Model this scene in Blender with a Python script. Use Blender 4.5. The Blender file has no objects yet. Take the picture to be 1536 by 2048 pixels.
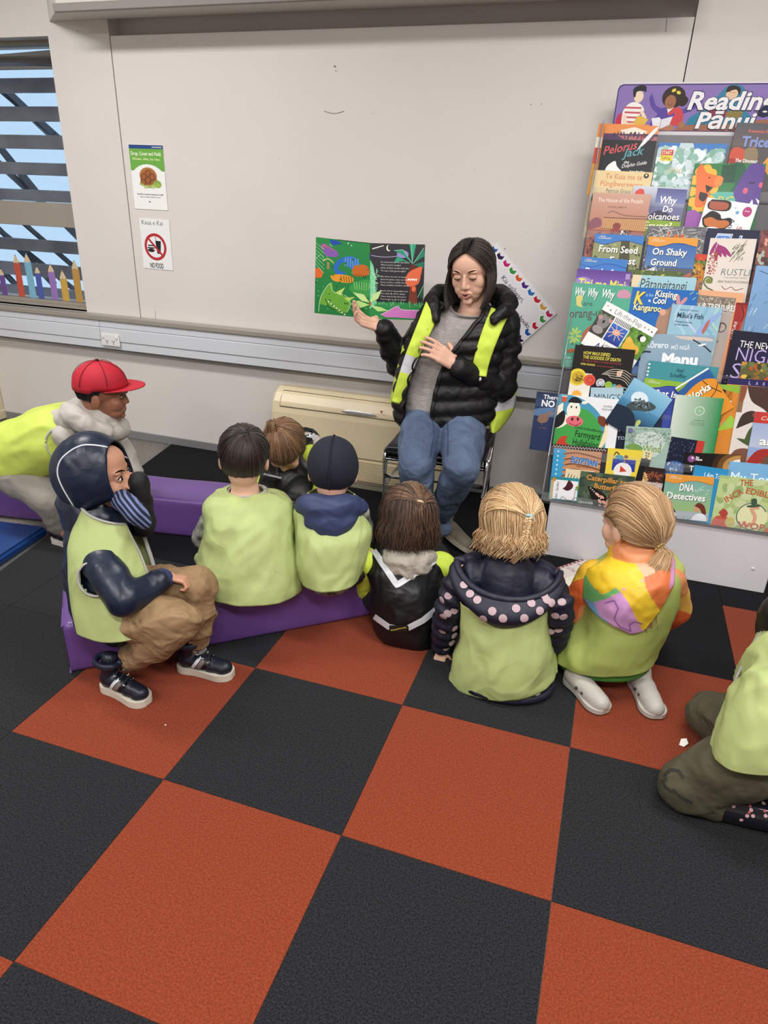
import bpy, bmesh, math, random
import numpy as np
from mathutils import Vector, Matrix, noise, geometry
from mathutils.bvhtree import BVHTree
SC = bpy.context.scene
COL = SC.collection
# ------------------------------------------------------------------ camera
F_PX, CAM = 1373.68, Vector((0.0, -3.3384, 1.4078))
YAW, PITCH, ROLL = 0.307794, 1.13853, 0.0383716
ROT = Matrix.Rotation(YAW, 3, 'Z') @ Matrix.Rotation(PITCH, 3, 'X') @ Matrix.Rotation(ROLL, 3, 'Z')
cam_data = bpy.data.cameras.new('camera')
cam = bpy.data.objects.new('camera', cam_data); COL.objects.link(cam)
cam.matrix_world = Matrix.Translation(CAM) @ ROT.to_4x4()
cam_data.sensor_fit = 'VERTICAL'; cam_data.sensor_height = 24.0
cam_data.lens = F_PX / 2048.0 * 24.0
cam_data.clip_start = 0.05; cam_data.clip_end = 100
SC.camera = cam
# ------------------------------------------------------------------ world, light, exposure
SC.view_settings.view_transform = 'Standard'; SC.view_settings.look = 'None'
SC.view_settings.gamma = 1.0; SC.view_settings.use_curve_mapping = False
SC.view_settings.exposure = 0.6
world = bpy.data.worlds.new('world'); SC.world = world; world.use_nodes = True
wn = world.node_tree
bgn = wn.nodes['Background']; bgn.inputs[0].default_value = (0.46, 0.66, 0.88, 1); bgn.inputs[1].default_value = 0.72
LAMPS = [(-2.6, -1.55, 1.25, 0.30, 30.0), (0.35, -1.7, 1.25, 0.30, 26.0), (-2.4, -3.9, 1.25, 0.30, 34.0),
         (0.3, -3.7, 1.25, 0.30, 40.0), (-0.9, -5.6, 1.25, 0.30, 26.0), (1.9, -2.8, 1.25, 0.30, 20.0)]
CEIL_Z = 2.75


def srgb(h):
    if isinstance(h, (tuple, list)):
        return tuple(h)[:3]
    h = h.lstrip('#')
    if len(h) == 3: h = ''.join(c * 2 for c in h)
    v = [int(h[i:i + 2], 16) / 255 for i in (0, 2, 4)]
    return tuple(c / 12.92 if c <= 0.04045 else ((c + 0.055) / 1.055) ** 2.4 for c in v)


def ray(u, v):
    return (ROT @ Vector(((u - 768) / F_PX, -(v - 1024) / F_PX, -1.0)))


def P(u, v, x=None, y=None, z=None):
    d = ray(u, v)
    if y is not None: t = (y - CAM.y) / d.y
    elif z is not None: t = (z - CAM.z) / d.z
    else: t = (x - CAM.x) / d.x
    return CAM + d * t


def on_plane(u, v, p0, n):
    d = ray(u, v)
    return CAM + d * ((p0 - CAM).dot(n) / d.dot(n))


# ------------------------------------------------------------------ materials
MATS = {}


def mat(name, color, rough=0.6, noise_amt=0.0, noise_scale=20.0, bump=0.0, bump_scale=60.0, metal=0.0, coat=0.0,
        sheen=0.0, trans=0.0, alpha=1.0, emit=None, emit_str=0.0, attr=None, color2=None, subsurf=0.0, stretch=None, wrinkle=0.0, wrinkle_scale=9.0, spec=0.5):
    if name in MATS: return MATS[name]
    m = bpy.data.materials.new(name); m.use_nodes = True; MATS[name] = m
    nt = m.node_tree; b = nt.nodes['Principled BSDF']; L = nt.links
    c = srgb(color)
    b.inputs['Base Color'].default_value = (*c, 1)
    b.inputs['Roughness'].default_value = rough; b.inputs['Metallic'].default_value = metal
    b.inputs['Coat Weight'].default_value = coat; b.inputs['Coat Roughness'].default_value = 0.15
    b.inputs['Sheen Weight'].default_value = sheen
    b.inputs['Transmission Weight'].default_value = trans; b.inputs['Alpha'].default_value = alpha
    b.inputs['Specular IOR Level'].default_value = spec
    if subsurf:
        b.inputs['Subsurface Weight'].default_value = subsurf
        b.inputs['Subsurface Radius'].default_value = (0.012, 0.005, 0.003); b.inputs['Subsurface Scale'].default_value = 1.0
    if emit:
        b.inputs['Emission Color'].default_value = (*srgb(emit), 1); b.inputs['Emission Strength'].default_value = emit_str
    tc = nt.nodes.new('ShaderNodeTexCoord'); co = tc.outputs['Object']
    if stretch:
        mp = nt.nodes.new('ShaderNodeMapping'); mp.inputs['Scale'].default_value = stretch
        L.new(co, mp.inputs[0]); co = mp.outputs[0]
    src = None
    if attr:
        a = nt.nodes.new('ShaderNodeAttribute'); a.attribute_name = attr; src = a.outputs['Color']
        L.new(src, b.inputs['Base Color'])
    if noise_amt or color2:
        n = nt.nodes.new('ShaderNodeTexNoise'); n.inputs['Scale'].default_value = noise_scale; n.inputs['Detail'].default_value = 5
        L.new(co, n.inputs['Vector'])
        r = nt.nodes.new('ShaderNodeValToRGB'); r.color_ramp.elements[0].position = 0.35; r.color_ramp.elements[1].position = 0.65
        L.new(n.outputs['Fac'], r.inputs[0])
        mx = nt.nodes.new('ShaderNodeMix'); mx.data_type = 'RGBA'
        if color2:
            L.new(r.outputs[0], mx.inputs['Factor'])
            mx.inputs[6].default_value = (*c, 1); mx.inputs[7].default_value = (*srgb(color2), 1)
        else:
            mx.blend_type = 'MULTIPLY'; mx.inputs['Factor'].default_value = 1.0
            r.color_ramp.elements[0].color = (1 - noise_amt,) * 3 + (1,); r.color_ramp.elements[1].color = (1, 1, 1, 1)
            if src: L.new(src, mx.inputs[6])
            else: mx.inputs[6].default_value = (*c, 1)
            L.new(r.outputs[0], mx.inputs[7])
        L.new(mx.outputs[2], b.inputs['Base Color'])
    last = None
    if bump:
        n2 = nt.nodes.new('ShaderNodeTexNoise'); n2.inputs['Scale'].default_value = bump_scale; n2.inputs['Detail'].default_value = 4
        L.new(co, n2.inputs['Vector'])
        bp = nt.nodes.new('ShaderNodeBump'); bp.inputs['Strength'].default_value = bump; bp.inputs['Distance'].default_value = 0.004
        L.new(n2.outputs['Fac'], bp.inputs['Height']); last = bp
    if wrinkle:
        n3 = nt.nodes.new('ShaderNodeTexNoise'); n3.inputs['Scale'].default_value = wrinkle_scale * .8; n3.inputs['Detail'].default_value = 1.5
        n3.inputs['Distortion'].default_value = 1.0; n3.inputs['Roughness'].default_value = 0.55
        L.new(co, n3.inputs['Vector'])
        ma = nt.nodes.new('ShaderNodeMath'); ma.operation = 'SUBTRACT'; ma.inputs[1].default_value = .5; L.new(n3.outputs['Fac'], ma.inputs[0])
        mb_ = nt.nodes.new('ShaderNodeMath'); mb_.operation = 'ABSOLUTE'; L.new(ma.outputs[0], mb_.inputs[0])
        n4 = nt.nodes.new('ShaderNodeTexNoise'); n4.inputs['Scale'].default_value = wrinkle_scale * 1.7; n4.inputs['Detail'].default_value = 1; n4.inputs['Distortion'].default_value = .8; L.new(co, n4.inputs['Vector'])
        mc = nt.nodes.new('ShaderNodeMath'); mc.operation = 'MULTIPLY_ADD'; mc.inputs[1].default_value = -1.6; L.new(mb_.outputs[0], mc.inputs[0]); L.new(n4.outputs['Fac'], mc.inputs[2])
        bp2 = nt.nodes.new('ShaderNodeBump'); bp2.inputs['Strength'].default_value = wrinkle * .62; bp2.inputs['Distance'].default_value = 0.02
        L.new(mc.outputs[0], bp2.inputs['Height'])
        if last: L.new(last.outputs[0], bp2.inputs['Normal'])
        last = bp2
    if last: L.new(last.outputs[0], b.inputs['Normal'])
    return m


# ------------------------------------------------------------------ object helpers
def link(name, me, material=None, parent=None, label=None):
    o = bpy.data.objects.new(name, me); COL.objects.link(o)
    if material:
        for mm in (material if isinstance(material, (list, tuple)) else [material]): me.materials.append(mm)
    if parent: o.parent = parent
    if label: o['label'] = label
    return o


def tag(o, label, cat, group=None):
    o['label'] = label; o['category'] = cat
    if group: o['group'] = group
    return o


def thing(name, label, cat, loc=(0, 0, 0), group=None):
    """An Empty at the thing's base; its parts are children given in world coordinates (see wobj)."""
    o = bpy.data.objects.new(name, None); COL.objects.link(o); o.empty_display_size = 0.05
    o.location = loc
    return tag(o, label, cat, group)


def wobj(name, me, material, root, parent=None, label=None):
    """Link a mesh whose vertices are in world space under root / parent (all at root's origin)."""
    me.transform(Matrix.Translation(-Vector(root.location)))
    return link(name, me, material, parent or root, label)


def struct(name, me, material, parent=None):
    o = link(name, me, material, parent)
    if not parent: o['kind'] = 'structure'
    return o


def bm_mesh(bm, name='m', smooth=False):
    me = bpy.data.meshes.new(name); bm.normal_update(); bm.to_mesh(me); bm.free()
    if smooth: me.polygons.foreach_set('use_smooth', [True] * len(me.polygons))
    return me


def box(bm, lo, hi, bev=0.0, seg=2, M=None):
    lo, hi = Vector(lo), Vector(hi)
    r = bmesh.ops.create_cube(bm, size=1.0)
    vs = r['verts']
    for v in vs:
        v.co = Vector((lo[i] + (v.co[i] + 0.5) * (hi[i] - lo[i]) for i in range(3)))
    if bev:
        es = list({e for v in vs for e in v.link_edges})
        r2 = bmesh.ops.bevel(bm, geom=es, offset=bev, segments=seg, affect='EDGES', profile=0.5)
        vs = list({v for f in r2['faces'] for v in f.verts} | {v for v in vs if v.is_valid})
    if M is not None:
        for v in vs: v.co = M @ v.co
    return vs


def box_mesh(lo, hi, bev=0.0, seg=2, M=None):
    bm = bmesh.new(); box(bm, lo, hi, bev, seg, M); return bm_mesh(bm)


def frame_from(d, up=Vector((0, 0, 1))):
    d = d.normalized()
    if abs(d.dot(up)) > 0.98: up = Vector((1, 0, 0))
    a = d.cross(up).normalized(); b = a.cross(d).normalized()
    return a, b


def tube(bm, pts, rads, n=8, caps=True, flat=None):
    """Tube along pts with a radius (or list). flat=(sx, sy) squashes the section."""
    pts = [Vector(p) for p in pts]
    if not isinstance(rads, (list, tuple)): rads = [rads] * len(pts)
    rings = []; a = None
    for i, p in enumerate(pts):
        d = (pts[min(i + 1, len(pts) - 1)] - pts[max(i - 1, 0)])
        if d.length < 1e-9: d = Vector((0, 0, 1))
        d.normalize()
        if a is None: a, b = frame_from(d)
        else:
            a = (a - d * a.dot(d)); a = a.normalized() if a.length > 1e-6 else frame_from(d)[0]
            b = d.cross(a)
        sx, sy = flat or (1, 1)
        rings.append([bm.verts.new(p + (a * math.cos(t) * sx + b * math.sin(t) * sy) * rads[i]) for t in [2 * math.pi * k / n for k in range(n)]])
    for r0, r1 in zip(rings, rings[1:]):
        for k in range(n):
            bm.faces.new((r0[k], r0[(k + 1) % n], r1[(k + 1) % n], r1[k]))
    if caps and n > 2:
        bm.faces.new(rings[0][::-1]); bm.faces.new(rings[-1])
    return rings


def tube_mesh(pts, rads, n=8, smooth=True, **k):
    bm = bmesh.new(); tube(bm, pts, rads, n, **k); return bm_mesh(bm, smooth=smooth)


def capsule(bm, a, b, ra, rb, n=14, hs=4, flat=None):
    """Tapered capsule with round ends."""
    a, b = Vector(a), Vector(b); d = b - a; L = d.length
    if L < 1e-6: d = Vector((0, 0, 1)); L = 1e-6
    d = d / L; pts, rr = [], []
    for i in range(hs + 1):
        t = math.pi / 2 * (1 - i / hs); pts.append(a - d * ra * math.sin(t)); rr.append(max(ra * math.cos(t), ra * 0.02))
    for i in range(hs + 1):
        t = math.pi / 2 * (i / hs); pts.append(b + d * rb * math.sin(t)); rr.append(max(rb * math.cos(t), rb * 0.02))
    tube(bm, pts, rr, n, flat=flat)


def ellipsoid(bm, c, r, R=None, nu=20, nv=12):
    res = bmesh.ops.create_uvsphere(bm, u_segments=nu, v_segments=nv, radius=1.0)
    M = Matrix.Translation(Vector(c)) @ (R.to_4x4() if R is not None else Matrix.Identity(4)) @ Matrix.Diagonal((r[0], r[1], r[2], 1))
    for v in res['verts']: v.co = M @ v.co
    return res['verts']


def catmull(pts, per=6):
    """Catmull-Rom through vectors (any dimension tuples)."""
    A = np.array([list(p) for p in pts], float); n = len(A); out = []
    if n < 3:
        for t in np.linspace(0, 1, per + 1): out.append(A[0] * (1 - t) + A[-1] * t)
        return out
    for i in range(n - 1):
        p0, p1, p2, p3 = A[max(i - 1, 0)], A[i], A[i + 1], A[min(i + 2, n - 1)]
        for k in range(per):
            t = k / per
            out.append(0.5 * (2 * p1 + (p2 - p0) * t + (2 * p0 - 5 * p1 + 4 * p2 - p3) * t * t + (3 * p1 - p0 - 3 * p2 + p3) * t ** 3))
    out.append(A[-1]); return out


def apply_mods(me, mods):
    """Run modifiers [(type, {props})] on a mesh and give the result."""
    o = bpy.data.objects.new('tmp', me); COL.objects.link(o)
    for ty, pr in mods:
        m = o.modifiers.new('m', ty)
        for k, v in pr.items(): setattr(m, k, v)
    dg = bpy.context.evaluated_depsgraph_get(); dg.update()
    res = bpy.data.meshes.new_from_object(o.evaluated_get(dg), depsgraph=dg)
    bpy.data.objects.remove(o)
    return res


def blend(bm, voxel, smooth=4, factor=0.5, deci=None):
    """Grow one continuous surface over all closed shapes in bm."""
    me = bm_mesh(bm)
    mods = [('REMESH', dict(mode='VOXEL', voxel_size=voxel, use_smooth_shade=True))]
    if smooth: mods.append(('SMOOTH', dict(factor=factor, iterations=smooth)))
    if deci: mods.append(('DECIMATE', dict(ratio=deci)))
    r = apply_mods(me, mods); bpy.data.meshes.remove(me)
    r.polygons.foreach_set('use_smooth', [True] * len(r.polygons))
    return r


def get_co(me):
    a = np.empty(len(me.vertices) * 3); me.vertices.foreach_get('co', a); return a.reshape(-1, 3)


def set_co(me, a):
    me.vertices.foreach_set('co', np.asarray(a, float).ravel()); me.update()


def get_no(me):
    a = np.empty(len(me.vertices) * 3); me.vertices.foreach_get('normal', a); return a.reshape(-1, 3)


def rumple(me, amp=0.004, scale=9.0, stretch=(1, 1, 1), seed=0.0, ridge=True):
    """Cloth folds: push vertices along their normals with ridged noise."""
    co, no = get_co(me), get_no(me); d = np.empty(len(co))
    s = Vector(stretch)
    for i, c in enumerate(co):
        p = Vector((c[0] * s.x, c[1] * s.y, c[2] * s.z)) * scale + Vector((seed, seed * 1.7, -seed))
        w = noise.noise(p * 0.6) * 0.9
        q = p + Vector((w, w, w))
        if ridge: d[i] = (1 - abs(noise.noise(q)) * 3.2) * 0.7 + noise.noise(q * 2.1) * 0.35
        else: d[i] = noise.noise(q)
    set_co(me, co + no * (d * amp)[:, None])
    return me


def color_attr(me, cols, name='Col'):
    """cols: per-vertex Nx3 linear."""
    at = me.color_attributes.new(name, 'FLOAT_COLOR', 'POINT')
    a = np.ones((len(me.vertices), 4)); a[:, :3] = cols
    at.data.foreach_set('color', a.ravel())


def loft(secs, per=5, n=48, cap0=True, cap1=True, expo=2.0, amp=0.0):
    """Sections (centre, side vector, front vector) interpolated into one skin. Points run side -> front."""
    flat = [list(c) + list(s) + list(f) for c, s, f in secs]
    rows = catmull(flat, per); bm = bmesh.new(); rings = []
    for r in rows:
        c, s, f = Vector(r[:3]), Vector(r[3:6]), Vector(r[6:9]); ring = []
        for k in range(n):
            t = 2 * math.pi * k / n; ct, st = math.cos(t), math.sin(t)
            e = 2.0 / expo
            x = math.copysign(abs(ct) ** e, ct); y = math.copysign(abs(st) ** e, st)
            ring.append(bm.verts.new(c + s * x + f * y))
        rings.append(ring)
    for r0, r1 in zip(rings, rings[1:]):
        for k in range(n): bm.faces.new((r0[k], r0[(k + 1) % n], r1[(k + 1) % n], r1[k]))
    if cap0: bm.faces.new(rings[0][::-1])
    if cap1: bm.faces.new(rings[-1])
    return bm


def fix_normals(bm):
    bmesh.ops.recalc_face_normals(bm, faces=bm.faces[:]); return bm


def stroke_on(target_bvh, pts, width, n, lift=0.0015, thick=0.001):
    """Ribbon draped on a surface: pts are world points, n the direction to cast along (towards the surface)."""
    bm = bmesh.new(); prev = None; n = Vector(n).normalized(); dense = []
    pts = [Vector(p) for p in pts]
    for a, b in zip(pts, pts[1:]):
        k = max(2, int((b - a).length / 0.006))
        for i in range(k): dense.append(a.lerp(b, i / k))
    dense.append(pts[-1])
    for i, p in enumerate(dense):
        d = (dense[min(i + 1, len(dense) - 1)] - dense[max(i - 1, 0)]).normalized()
        s = d.cross(n).normalized() * width / 2; row = []
        for t in (-1, -0.33, 0.33, 1):
            q = p + s * t; hit = target_bvh.ray_cast(q - n * 0.3, n)
            if hit[0] is None: hit = target_bvh.find_nearest(q)
            h = hit[0]; nn = hit[1]
            if nn.dot(n) > 0: nn = -nn
            row.append(bm.verts.new(h + nn * lift))
        if prev:
            for k in range(3): bm.faces.new((prev[k], prev[k + 1], row[k + 1], row[k]))
        prev = row
    return bm


def disc_on(bm, target_bvh, p, n, r, lift=0.0012, seg=14, sq=1.0):
    n = Vector(n).normalized(); hit = target_bvh.ray_cast(Vector(p) - n * 0.3, n)
    if hit[0] is None: return
    nn = hit[1] if hit[1].dot(n) < 0 else -hit[1]
    a, b = frame_from(nn); c = hit[0]
    cv = bm.verts.new(c + nn * lift); rings = []
    for f in (0.5, 1.0):
        ring = []
        for k in range(seg):
            t = 2 * math.pi * k / seg; q = c + (a * math.cos(t) + b * math.sin(t) * sq) * r * f
            h = target_bvh.find_nearest(q); m = h[1] if h[1].dot(nn) > 0 else -h[1]
            ring.append(bm.verts.new(h[0] + m * lift))
        rings.append(ring)
    for k in range(seg):
        bm.faces.new((cv, rings[0][k], rings[0][(k + 1) % seg]))
        bm.faces.new((rings[0][k], rings[1][k], rings[1][(k + 1) % seg], rings[0][(k + 1) % seg]))


def bvh_of(me):
    """BVH of a mesh that is still in world coordinates."""
    bm = bmesh.new(); bm.from_mesh(me); t = BVHTree.FromBMesh(bm); bm.free(); return t


# ------------------------------------------------------------------ flat print: 2D drawings as thin coloured faces
TXT = {}


def text_geo(s, bold=0.0):
    k = (s, bold)
    if k not in TXT:
        cu = bpy.data.curves.new('t', 'FONT'); cu.body = s; cu.resolution_u = 2; cu.offset = bold
        o = bpy.data.objects.new('t', cu); COL.objects.link(o)
        dg = bpy.context.evaluated_depsgraph_get(); dg.update()
        me = bpy.data.meshes.new_from_object(o.evaluated_get(dg), depsgraph=dg)
        bpy.data.objects.remove(o)
        co = get_co(me)[:, :2] if len(me.vertices) else np.zeros((1, 2))
        fs = [tuple(p.vertices) for p in me.polygons]; bpy.data.meshes.remove(me)
        lo, hi = co.min(0), co.max(0)
        TXT[k] = (co - [lo[0], 0.0], fs, hi[0] - lo[0], hi[1])
    return TXT[k]


def clip_rect(poly, w, h):
    for ax, val, sgn in ((0, 0, 1), (0, w, -1), (1, 0, 1), (1, h, -1)):
        out = []
        for i in range(len(poly)):
            a, b = poly[i - 1], poly[i]
            ia, ib = sgn * (a[ax] - val) >= 0, sgn * (b[ax] - val) >= 0
            if ia != ib:
                t = (val - a[ax]) / (b[ax] - a[ax]); out.append((a[0] + (b[0] - a[0]) * t, a[1] + (b[1] - a[1]) * t))
            if ib: out.append(b)
        poly = out
        if not poly: return []
    return poly


class Draw:
    """Coordinates: x right, y DOWN from the top left, in units of `unit` metres; w, h is the sheet size in those units."""
    def __init__(s, w, h): s.w, s.h, s.v, s.f, s.c, s.z, s.clip = w, h, [], [], [], 0, True

    def poly(s, col, pts, col2=None):
        pts = clip_rect([tuple(p) for p in pts], s.w, s.h) if s.clip else [tuple(p) for p in pts]
        if len(pts) < 3: return s
        b = len(s.v); c = srgb(col); s.z += 1
        tr = geometry.tessellate_polygon([[Vector((x, -y, 0)) for x, y in pts]]) if len(pts) > 3 else [(0, 1, 2)]
        s.v += [(x, y, s.z) for x, y in pts]
        ys = [p[1] for p in pts]; y0, y1 = min(ys), max(ys)
        cc = srgb(col2) if col2 else c
        vc = [tuple(c[i] + (cc[i] - c[i]) * ((p[1] - y0) / max(y1 - y0, 1e-6)) for i in range(3)) for p in pts]
        for t in tr: s.f.append(tuple(b + i for i in t)); s.c.append([vc[i] for i in t])
        return s

    def rect(s, col, x, y, w, h, col2=None): return s.poly(col, [(x, y), (x + w, y), (x + w, y + h), (x, y + h)], col2)

    def ell(s, col, cx, cy, rx, ry=None, rot=0, n=14, a0=0, a1=360):
        ry = rx if ry is None else ry; c, q = math.cos(rot), math.sin(rot); p = []
        for k in range(n + (a1 - a0 < 360)):
            t = math.radians(a0 + (a1 - a0) * k / n); x, y = rx * math.cos(t), ry * math.sin(t)
            p.append((cx + x * c - y * q, cy + x * q + y * c))
        return s.poly(col, p)

    def line(s, col, wd, pts, close=False):
        pts = list(pts) + ([pts[0]] if close else [])
        for (x0, y0), (x1, y1) in zip(pts, pts[1:]):
            dx, dy = x1 - x0, y1 - y0; L = math.hypot(dx, dy) or 1; nx, ny = -dy / L * wd / 2, dx / L * wd / 2; ex, ey = dx / L * wd * .3, dy / L * wd * .3
            s.poly(col, [(x0 + nx - ex, y0 + ny - ey), (x1 + nx + ex, y1 + ny + ey), (x1 - nx + ex, y1 - ny + ey), (x0 - nx - ex, y0 - ny - ey)])
        return s

    def curve(s, col, wd, pts, per=5, close=False):
        return s.line(col, wd, [tuple(q) for q in catmull(pts + ([pts[0]] if close else []), per)])

    def ring(s, col, wd, cx, cy, r, a0=0, a1=360, n=20):
        return s.line(col, wd, [(cx + r * math.cos(math.radians(a0 + (a1 - a0) * k / n)), cy + r * math.sin(math.radians(a0 + (a1 - a0) * k / n))) for k in range(n + 1)])

    def blob(s, col, pts, per=4): return s.poly(col, [tuple(q) for q in catmull(pts + [pts[0]], per)][:-1])

    def text(s, txt, x, y, w=None, hgt=None, col='#fff', bold=0.012, shear=0.0, rot=0.0, shadow=None, so=0.012, bend=0):
        """x, y baseline left; w total width, hgt cap height."""
        co, fs, tw, th = text_geo(txt, bold)
        if hgt is None: hgt = w / max(tw, 1e-6) * 0.7
        if w is None: w = tw * hgt / 0.7
        sx, sy = w / max(tw, 1e-6), hgt / 0.7
        cr, sr = math.cos(rot), math.sin(rot); cl = s.w
        for pas in ((shadow, so), (col, 0)):
            if pas[0] is None: continue
            s.z += 1; b = len(s.v); c = srgb(pas[0])
            for px, py in co:
                X = px * sx + py * sy * shear; Y = -py * sy + bend * math.sin(math.pi * min(max(px / max(tw, 1e-6), 0), 1))
                s.v.append((x + X * cr - Y * sr + pas[1], y + X * sr + Y * cr + pas[1], s.z))
            for f in fs:
                if s.clip and any(not (0 <= s.v[b + i][0] <= s.w and 0 <= s.v[b + i][1] <= s.h) for i in f): continue
                s.f.append(tuple(b + i for i in f)); s.c.append([c] * len(f))
        return s

    def speck(s, rng, cols, x, y, w, h, n, r0, r1, asp=1.6):
        for _ in range(n):
            a = rng.uniform(0, math.pi); r = rng.uniform(r0, r1); s.z -= 0.9
            s.ell(rng.choice(cols), x + rng.random() * w, y + rng.random() * h, r * asp, r, a, n=6)
        return s

    def hatch(s, rng, cols, x, y, w, h, n, L0, L1, wd, ang=None):
        for _ in range(n):
            a = rng.uniform(0, math.pi) if ang is None else ang + rng.uniform(-.35, .35); L = rng.uniform(L0, L1)
            px, py = x + rng.random() * w, y + rng.random() * h; s.z -= 0.9
            s.line(rng.choice(cols), wd, [(px, py), (px + L * math.cos(a), py + L * math.sin(a))])
        return s

    def mesh(s, M, unit, step=0.00005, name='print'):
        """M maps (x, -y, out) in metres to world."""
        step = min(step, 0.0014 / max(s.z, 1)); me = bpy.data.meshes.new(name)
        me.from_pydata([tuple(M @ Vector((x * unit, -y * unit, z * step))) for x, y, z in s.v], [], s.f); me.update()
        at = me.color_attributes.new('Col', 'FLOAT_COLOR', 'CORNER'); arr = []
        for p, cs in zip(me.polygons, s.c):
            if len(cs) != p.loop_total: cs = [cs[0]] * p.loop_total
            for c in cs: arr += [*c, 1.0]
        if len(arr) == len(at.data) * 4: at.data.foreach_set('color', arr)
        return me


PRINT = mat('printed_paper', '#fff', 0.42, attr='Col', coat=0.08, spec=.3)
PRINT_MATT = mat('printed_matt', '#fff', 0.6, attr='Col')
# ================================================================== the setting
WALL = mat('wall_paint', '#dcd6d1', 0.55, noise_amt=0.03, noise_scale=3, bump=0.05, bump_scale=150)
BOARD = mat('board_paint', '#ded8d3', 0.48, noise_amt=0.025, noise_scale=2.5, bump=0.04, bump_scale=90)
CEIL = mat('ceiling_paint', '#d6d1cb', 0.8, noise_amt=0.04, noise_scale=3)
BAND = mat('recess_paint', '#ded6d0', 0.7, noise_amt=0.05, noise_scale=2)
VINYL = mat('speckled_vinyl', '#8d8880', 0.45, bump=0.05, bump_scale=200, color2='#5f5a54', noise_scale=140)
CAR_D = mat('charcoal_carpet', '#101013', 0.95, bump=1.0, bump_scale=260, color2='#2c2d31', noise_scale=240, sheen=0.05, spec=0.15)
CAR_O = mat('orange_carpet', '#8f4127', 0.95, bump=0.9, bump_scale=260, color2='#752f1b', noise_scale=220, sheen=0.05, spec=0.15)
CAR_K = mat('black_carpet', '#131316', 0.95, bump=0.9, bump_scale=420, color2='#1f1f23', noise_scale=330, spec=0.15)
SKIRT = mat('grey_skirting', '#7f7f80', 0.5)
ALU = mat('aluminium_ledge', '#a8a096', 0.4, metal=0.3)
TRUNK = mat('trunking_white', '#d3d6dc', 0.35)
GROOVE = mat('shadow_gap', '#4a4744', 0.8)
CREAM = mat('cream_plastic', '#ddcdaa', 0.4, noise_amt=0.03, noise_scale=4)

# floor: one slab, carpet tiles laid on it as parts
bm = bmesh.new(); box(bm, (-5.0, -7.0, -0.06), (3.2, 0.0, -0.006))
floor = struct('floor', bm_mesh(bm), VINYL)
GX, GY = -0.9265, -2.237
EDGE = lambda y: -2.420 - 0.170 * y          # carpet's left edge
ORANGE = {(0, 0), (-1, -1), (1, -1), (2, 0), (2, -2), (0, -2), (3, -3), (-1, 1), (1, 1), (-3, 1), (4, 0), (0, 3), (2, 3), (3, 2)}
for i in range(-5, 9):
    for j in range(-5, 9):
        x0, x1 = GX + .5 * i + .0006, GX + .5 * i + .4994
        y1, y0 = min(GY - .5 * j - .0006, -.001), GY - .5 * j - .4994
        if y0 > -.01 or x0 > 3.15: continue
        pts = [(x0, y0), (x1, y0), (x1, y1), (x0, y1)]; out = []
        for k in range(4):
            a, b = pts[k - 1], pts[k]; ia, ib = a[0] - EDGE(a[1]) >= 0, b[0] - EDGE(b[1]) >= 0
            if ia != ib:
                t = (EDGE(a[1]) - a[0]) / ((b[0] - a[0]) - (EDGE(b[1]) - EDGE(a[1]))); out.append((a[0] + (b[0] - a[0]) * t, a[1] + (b[1] - a[1]) * t))
            if ib: out.append(b)
        if len(out) < 3: continue
        ar = abs(sum(out[k - 1][0] * out[k][1] - out[k][0] * out[k - 1][1] for k in range(len(out)))) / 2
        if ar < 0.0004: continue
        bm = bmesh.new(); lo = [bm.verts.new((x, y, -.006)) for x, y in out]; hi = [bm.verts.new((x, y, -.0005)) for x, y in out]
        cx = sum(q[0] for q in out) / len(out); cy = sum(q[1] for q in out) / len(out)
        top = [bm.verts.new((cx + (x - cx) * .9965, cy + (y - cy) * .9965, 0)) for x, y in out]
        n = len(out)
        for A, B in ((lo, hi), (hi, top)):
            for k in range(n): bm.faces.new((A[k], A[(k + 1) % n], B[(k + 1) % n], B[k]))
        bm.faces.new(top); bm.faces.new(lo[::-1]); fix_normals(bm)
        m_ = CAR_O if (i, j) in ORANGE else (CAR_K if j < -2 else CAR_D)
        o = link('carpet_tile', bm_mesh(bm), m_, floor)
        if m_ is CAR_O: o['label'] = 'rust orange carpet tile'
bm = bmesh.new()
a, b = Vector((EDGE(-.001), -.001, 0)), Vector((EDGE(-4), -4, 0)); d = (b - a).normalized(); nrm = Vector((-d.y, d.x, 0))
M = Matrix((( d.x, nrm.x, 0, a.x), (d.y, nrm.y, 0, a.y), (0, 0, 1, 0), (0, 0, 0, 1)))
box(bm, (0, -.028, -.006), ((b - a).length, -.0, .0015), .0012, 1, M)
link('edge_strip', bm_mesh(bm), mat('silver_strip', '#8f8c88', 0.35, metal=0.7, bump=.2, bump_scale=90), floor)

# back wall (front face y = 0); the board stands a little recessed between the two wall pieces
WX0, WX1, WZ0, WZ1 = -4.35, -2.908, 0.745, 2.066
bm = bmesh.new()
box(bm, (-5, 0, -.06), (3.2, .3, .70))                      # below the ledge
box(bm, (WX1, 0, .70), (-2.5465, .3, 2.75))              # column between window and board
box(bm, (-5, 0, WZ1), (WX1, .3, 2.75)); box(bm, (-5, 0, .70), (WX0, .3, WZ1)); box(bm, (WX0, 0, .70), (WX1, .3, WZ0))
box(bm, (-2.5465, .09, .70), (.0975, .3, 2.75))          # wall behind the board
box(bm, (.0975, 0, .70), (3.2, .3, 2.75))
wall_back = struct('wall_back', bm_mesh(bm), WALL)
bm = bmesh.new(); box(bm, (-2.5435, .003, .726), (.0935, .088, 2.0594), .002, 1)
bd = link('wall_panel', bm_mesh(bm), BOARD, wall_back, 'large cream pinboard panel')
bm = bmesh.new(); box(bm, (-2.5465, .0885, 2.0594), (.0975, .0899, 2.75)); link('recess_back', bm_mesh(bm), BAND, wall_back)
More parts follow.
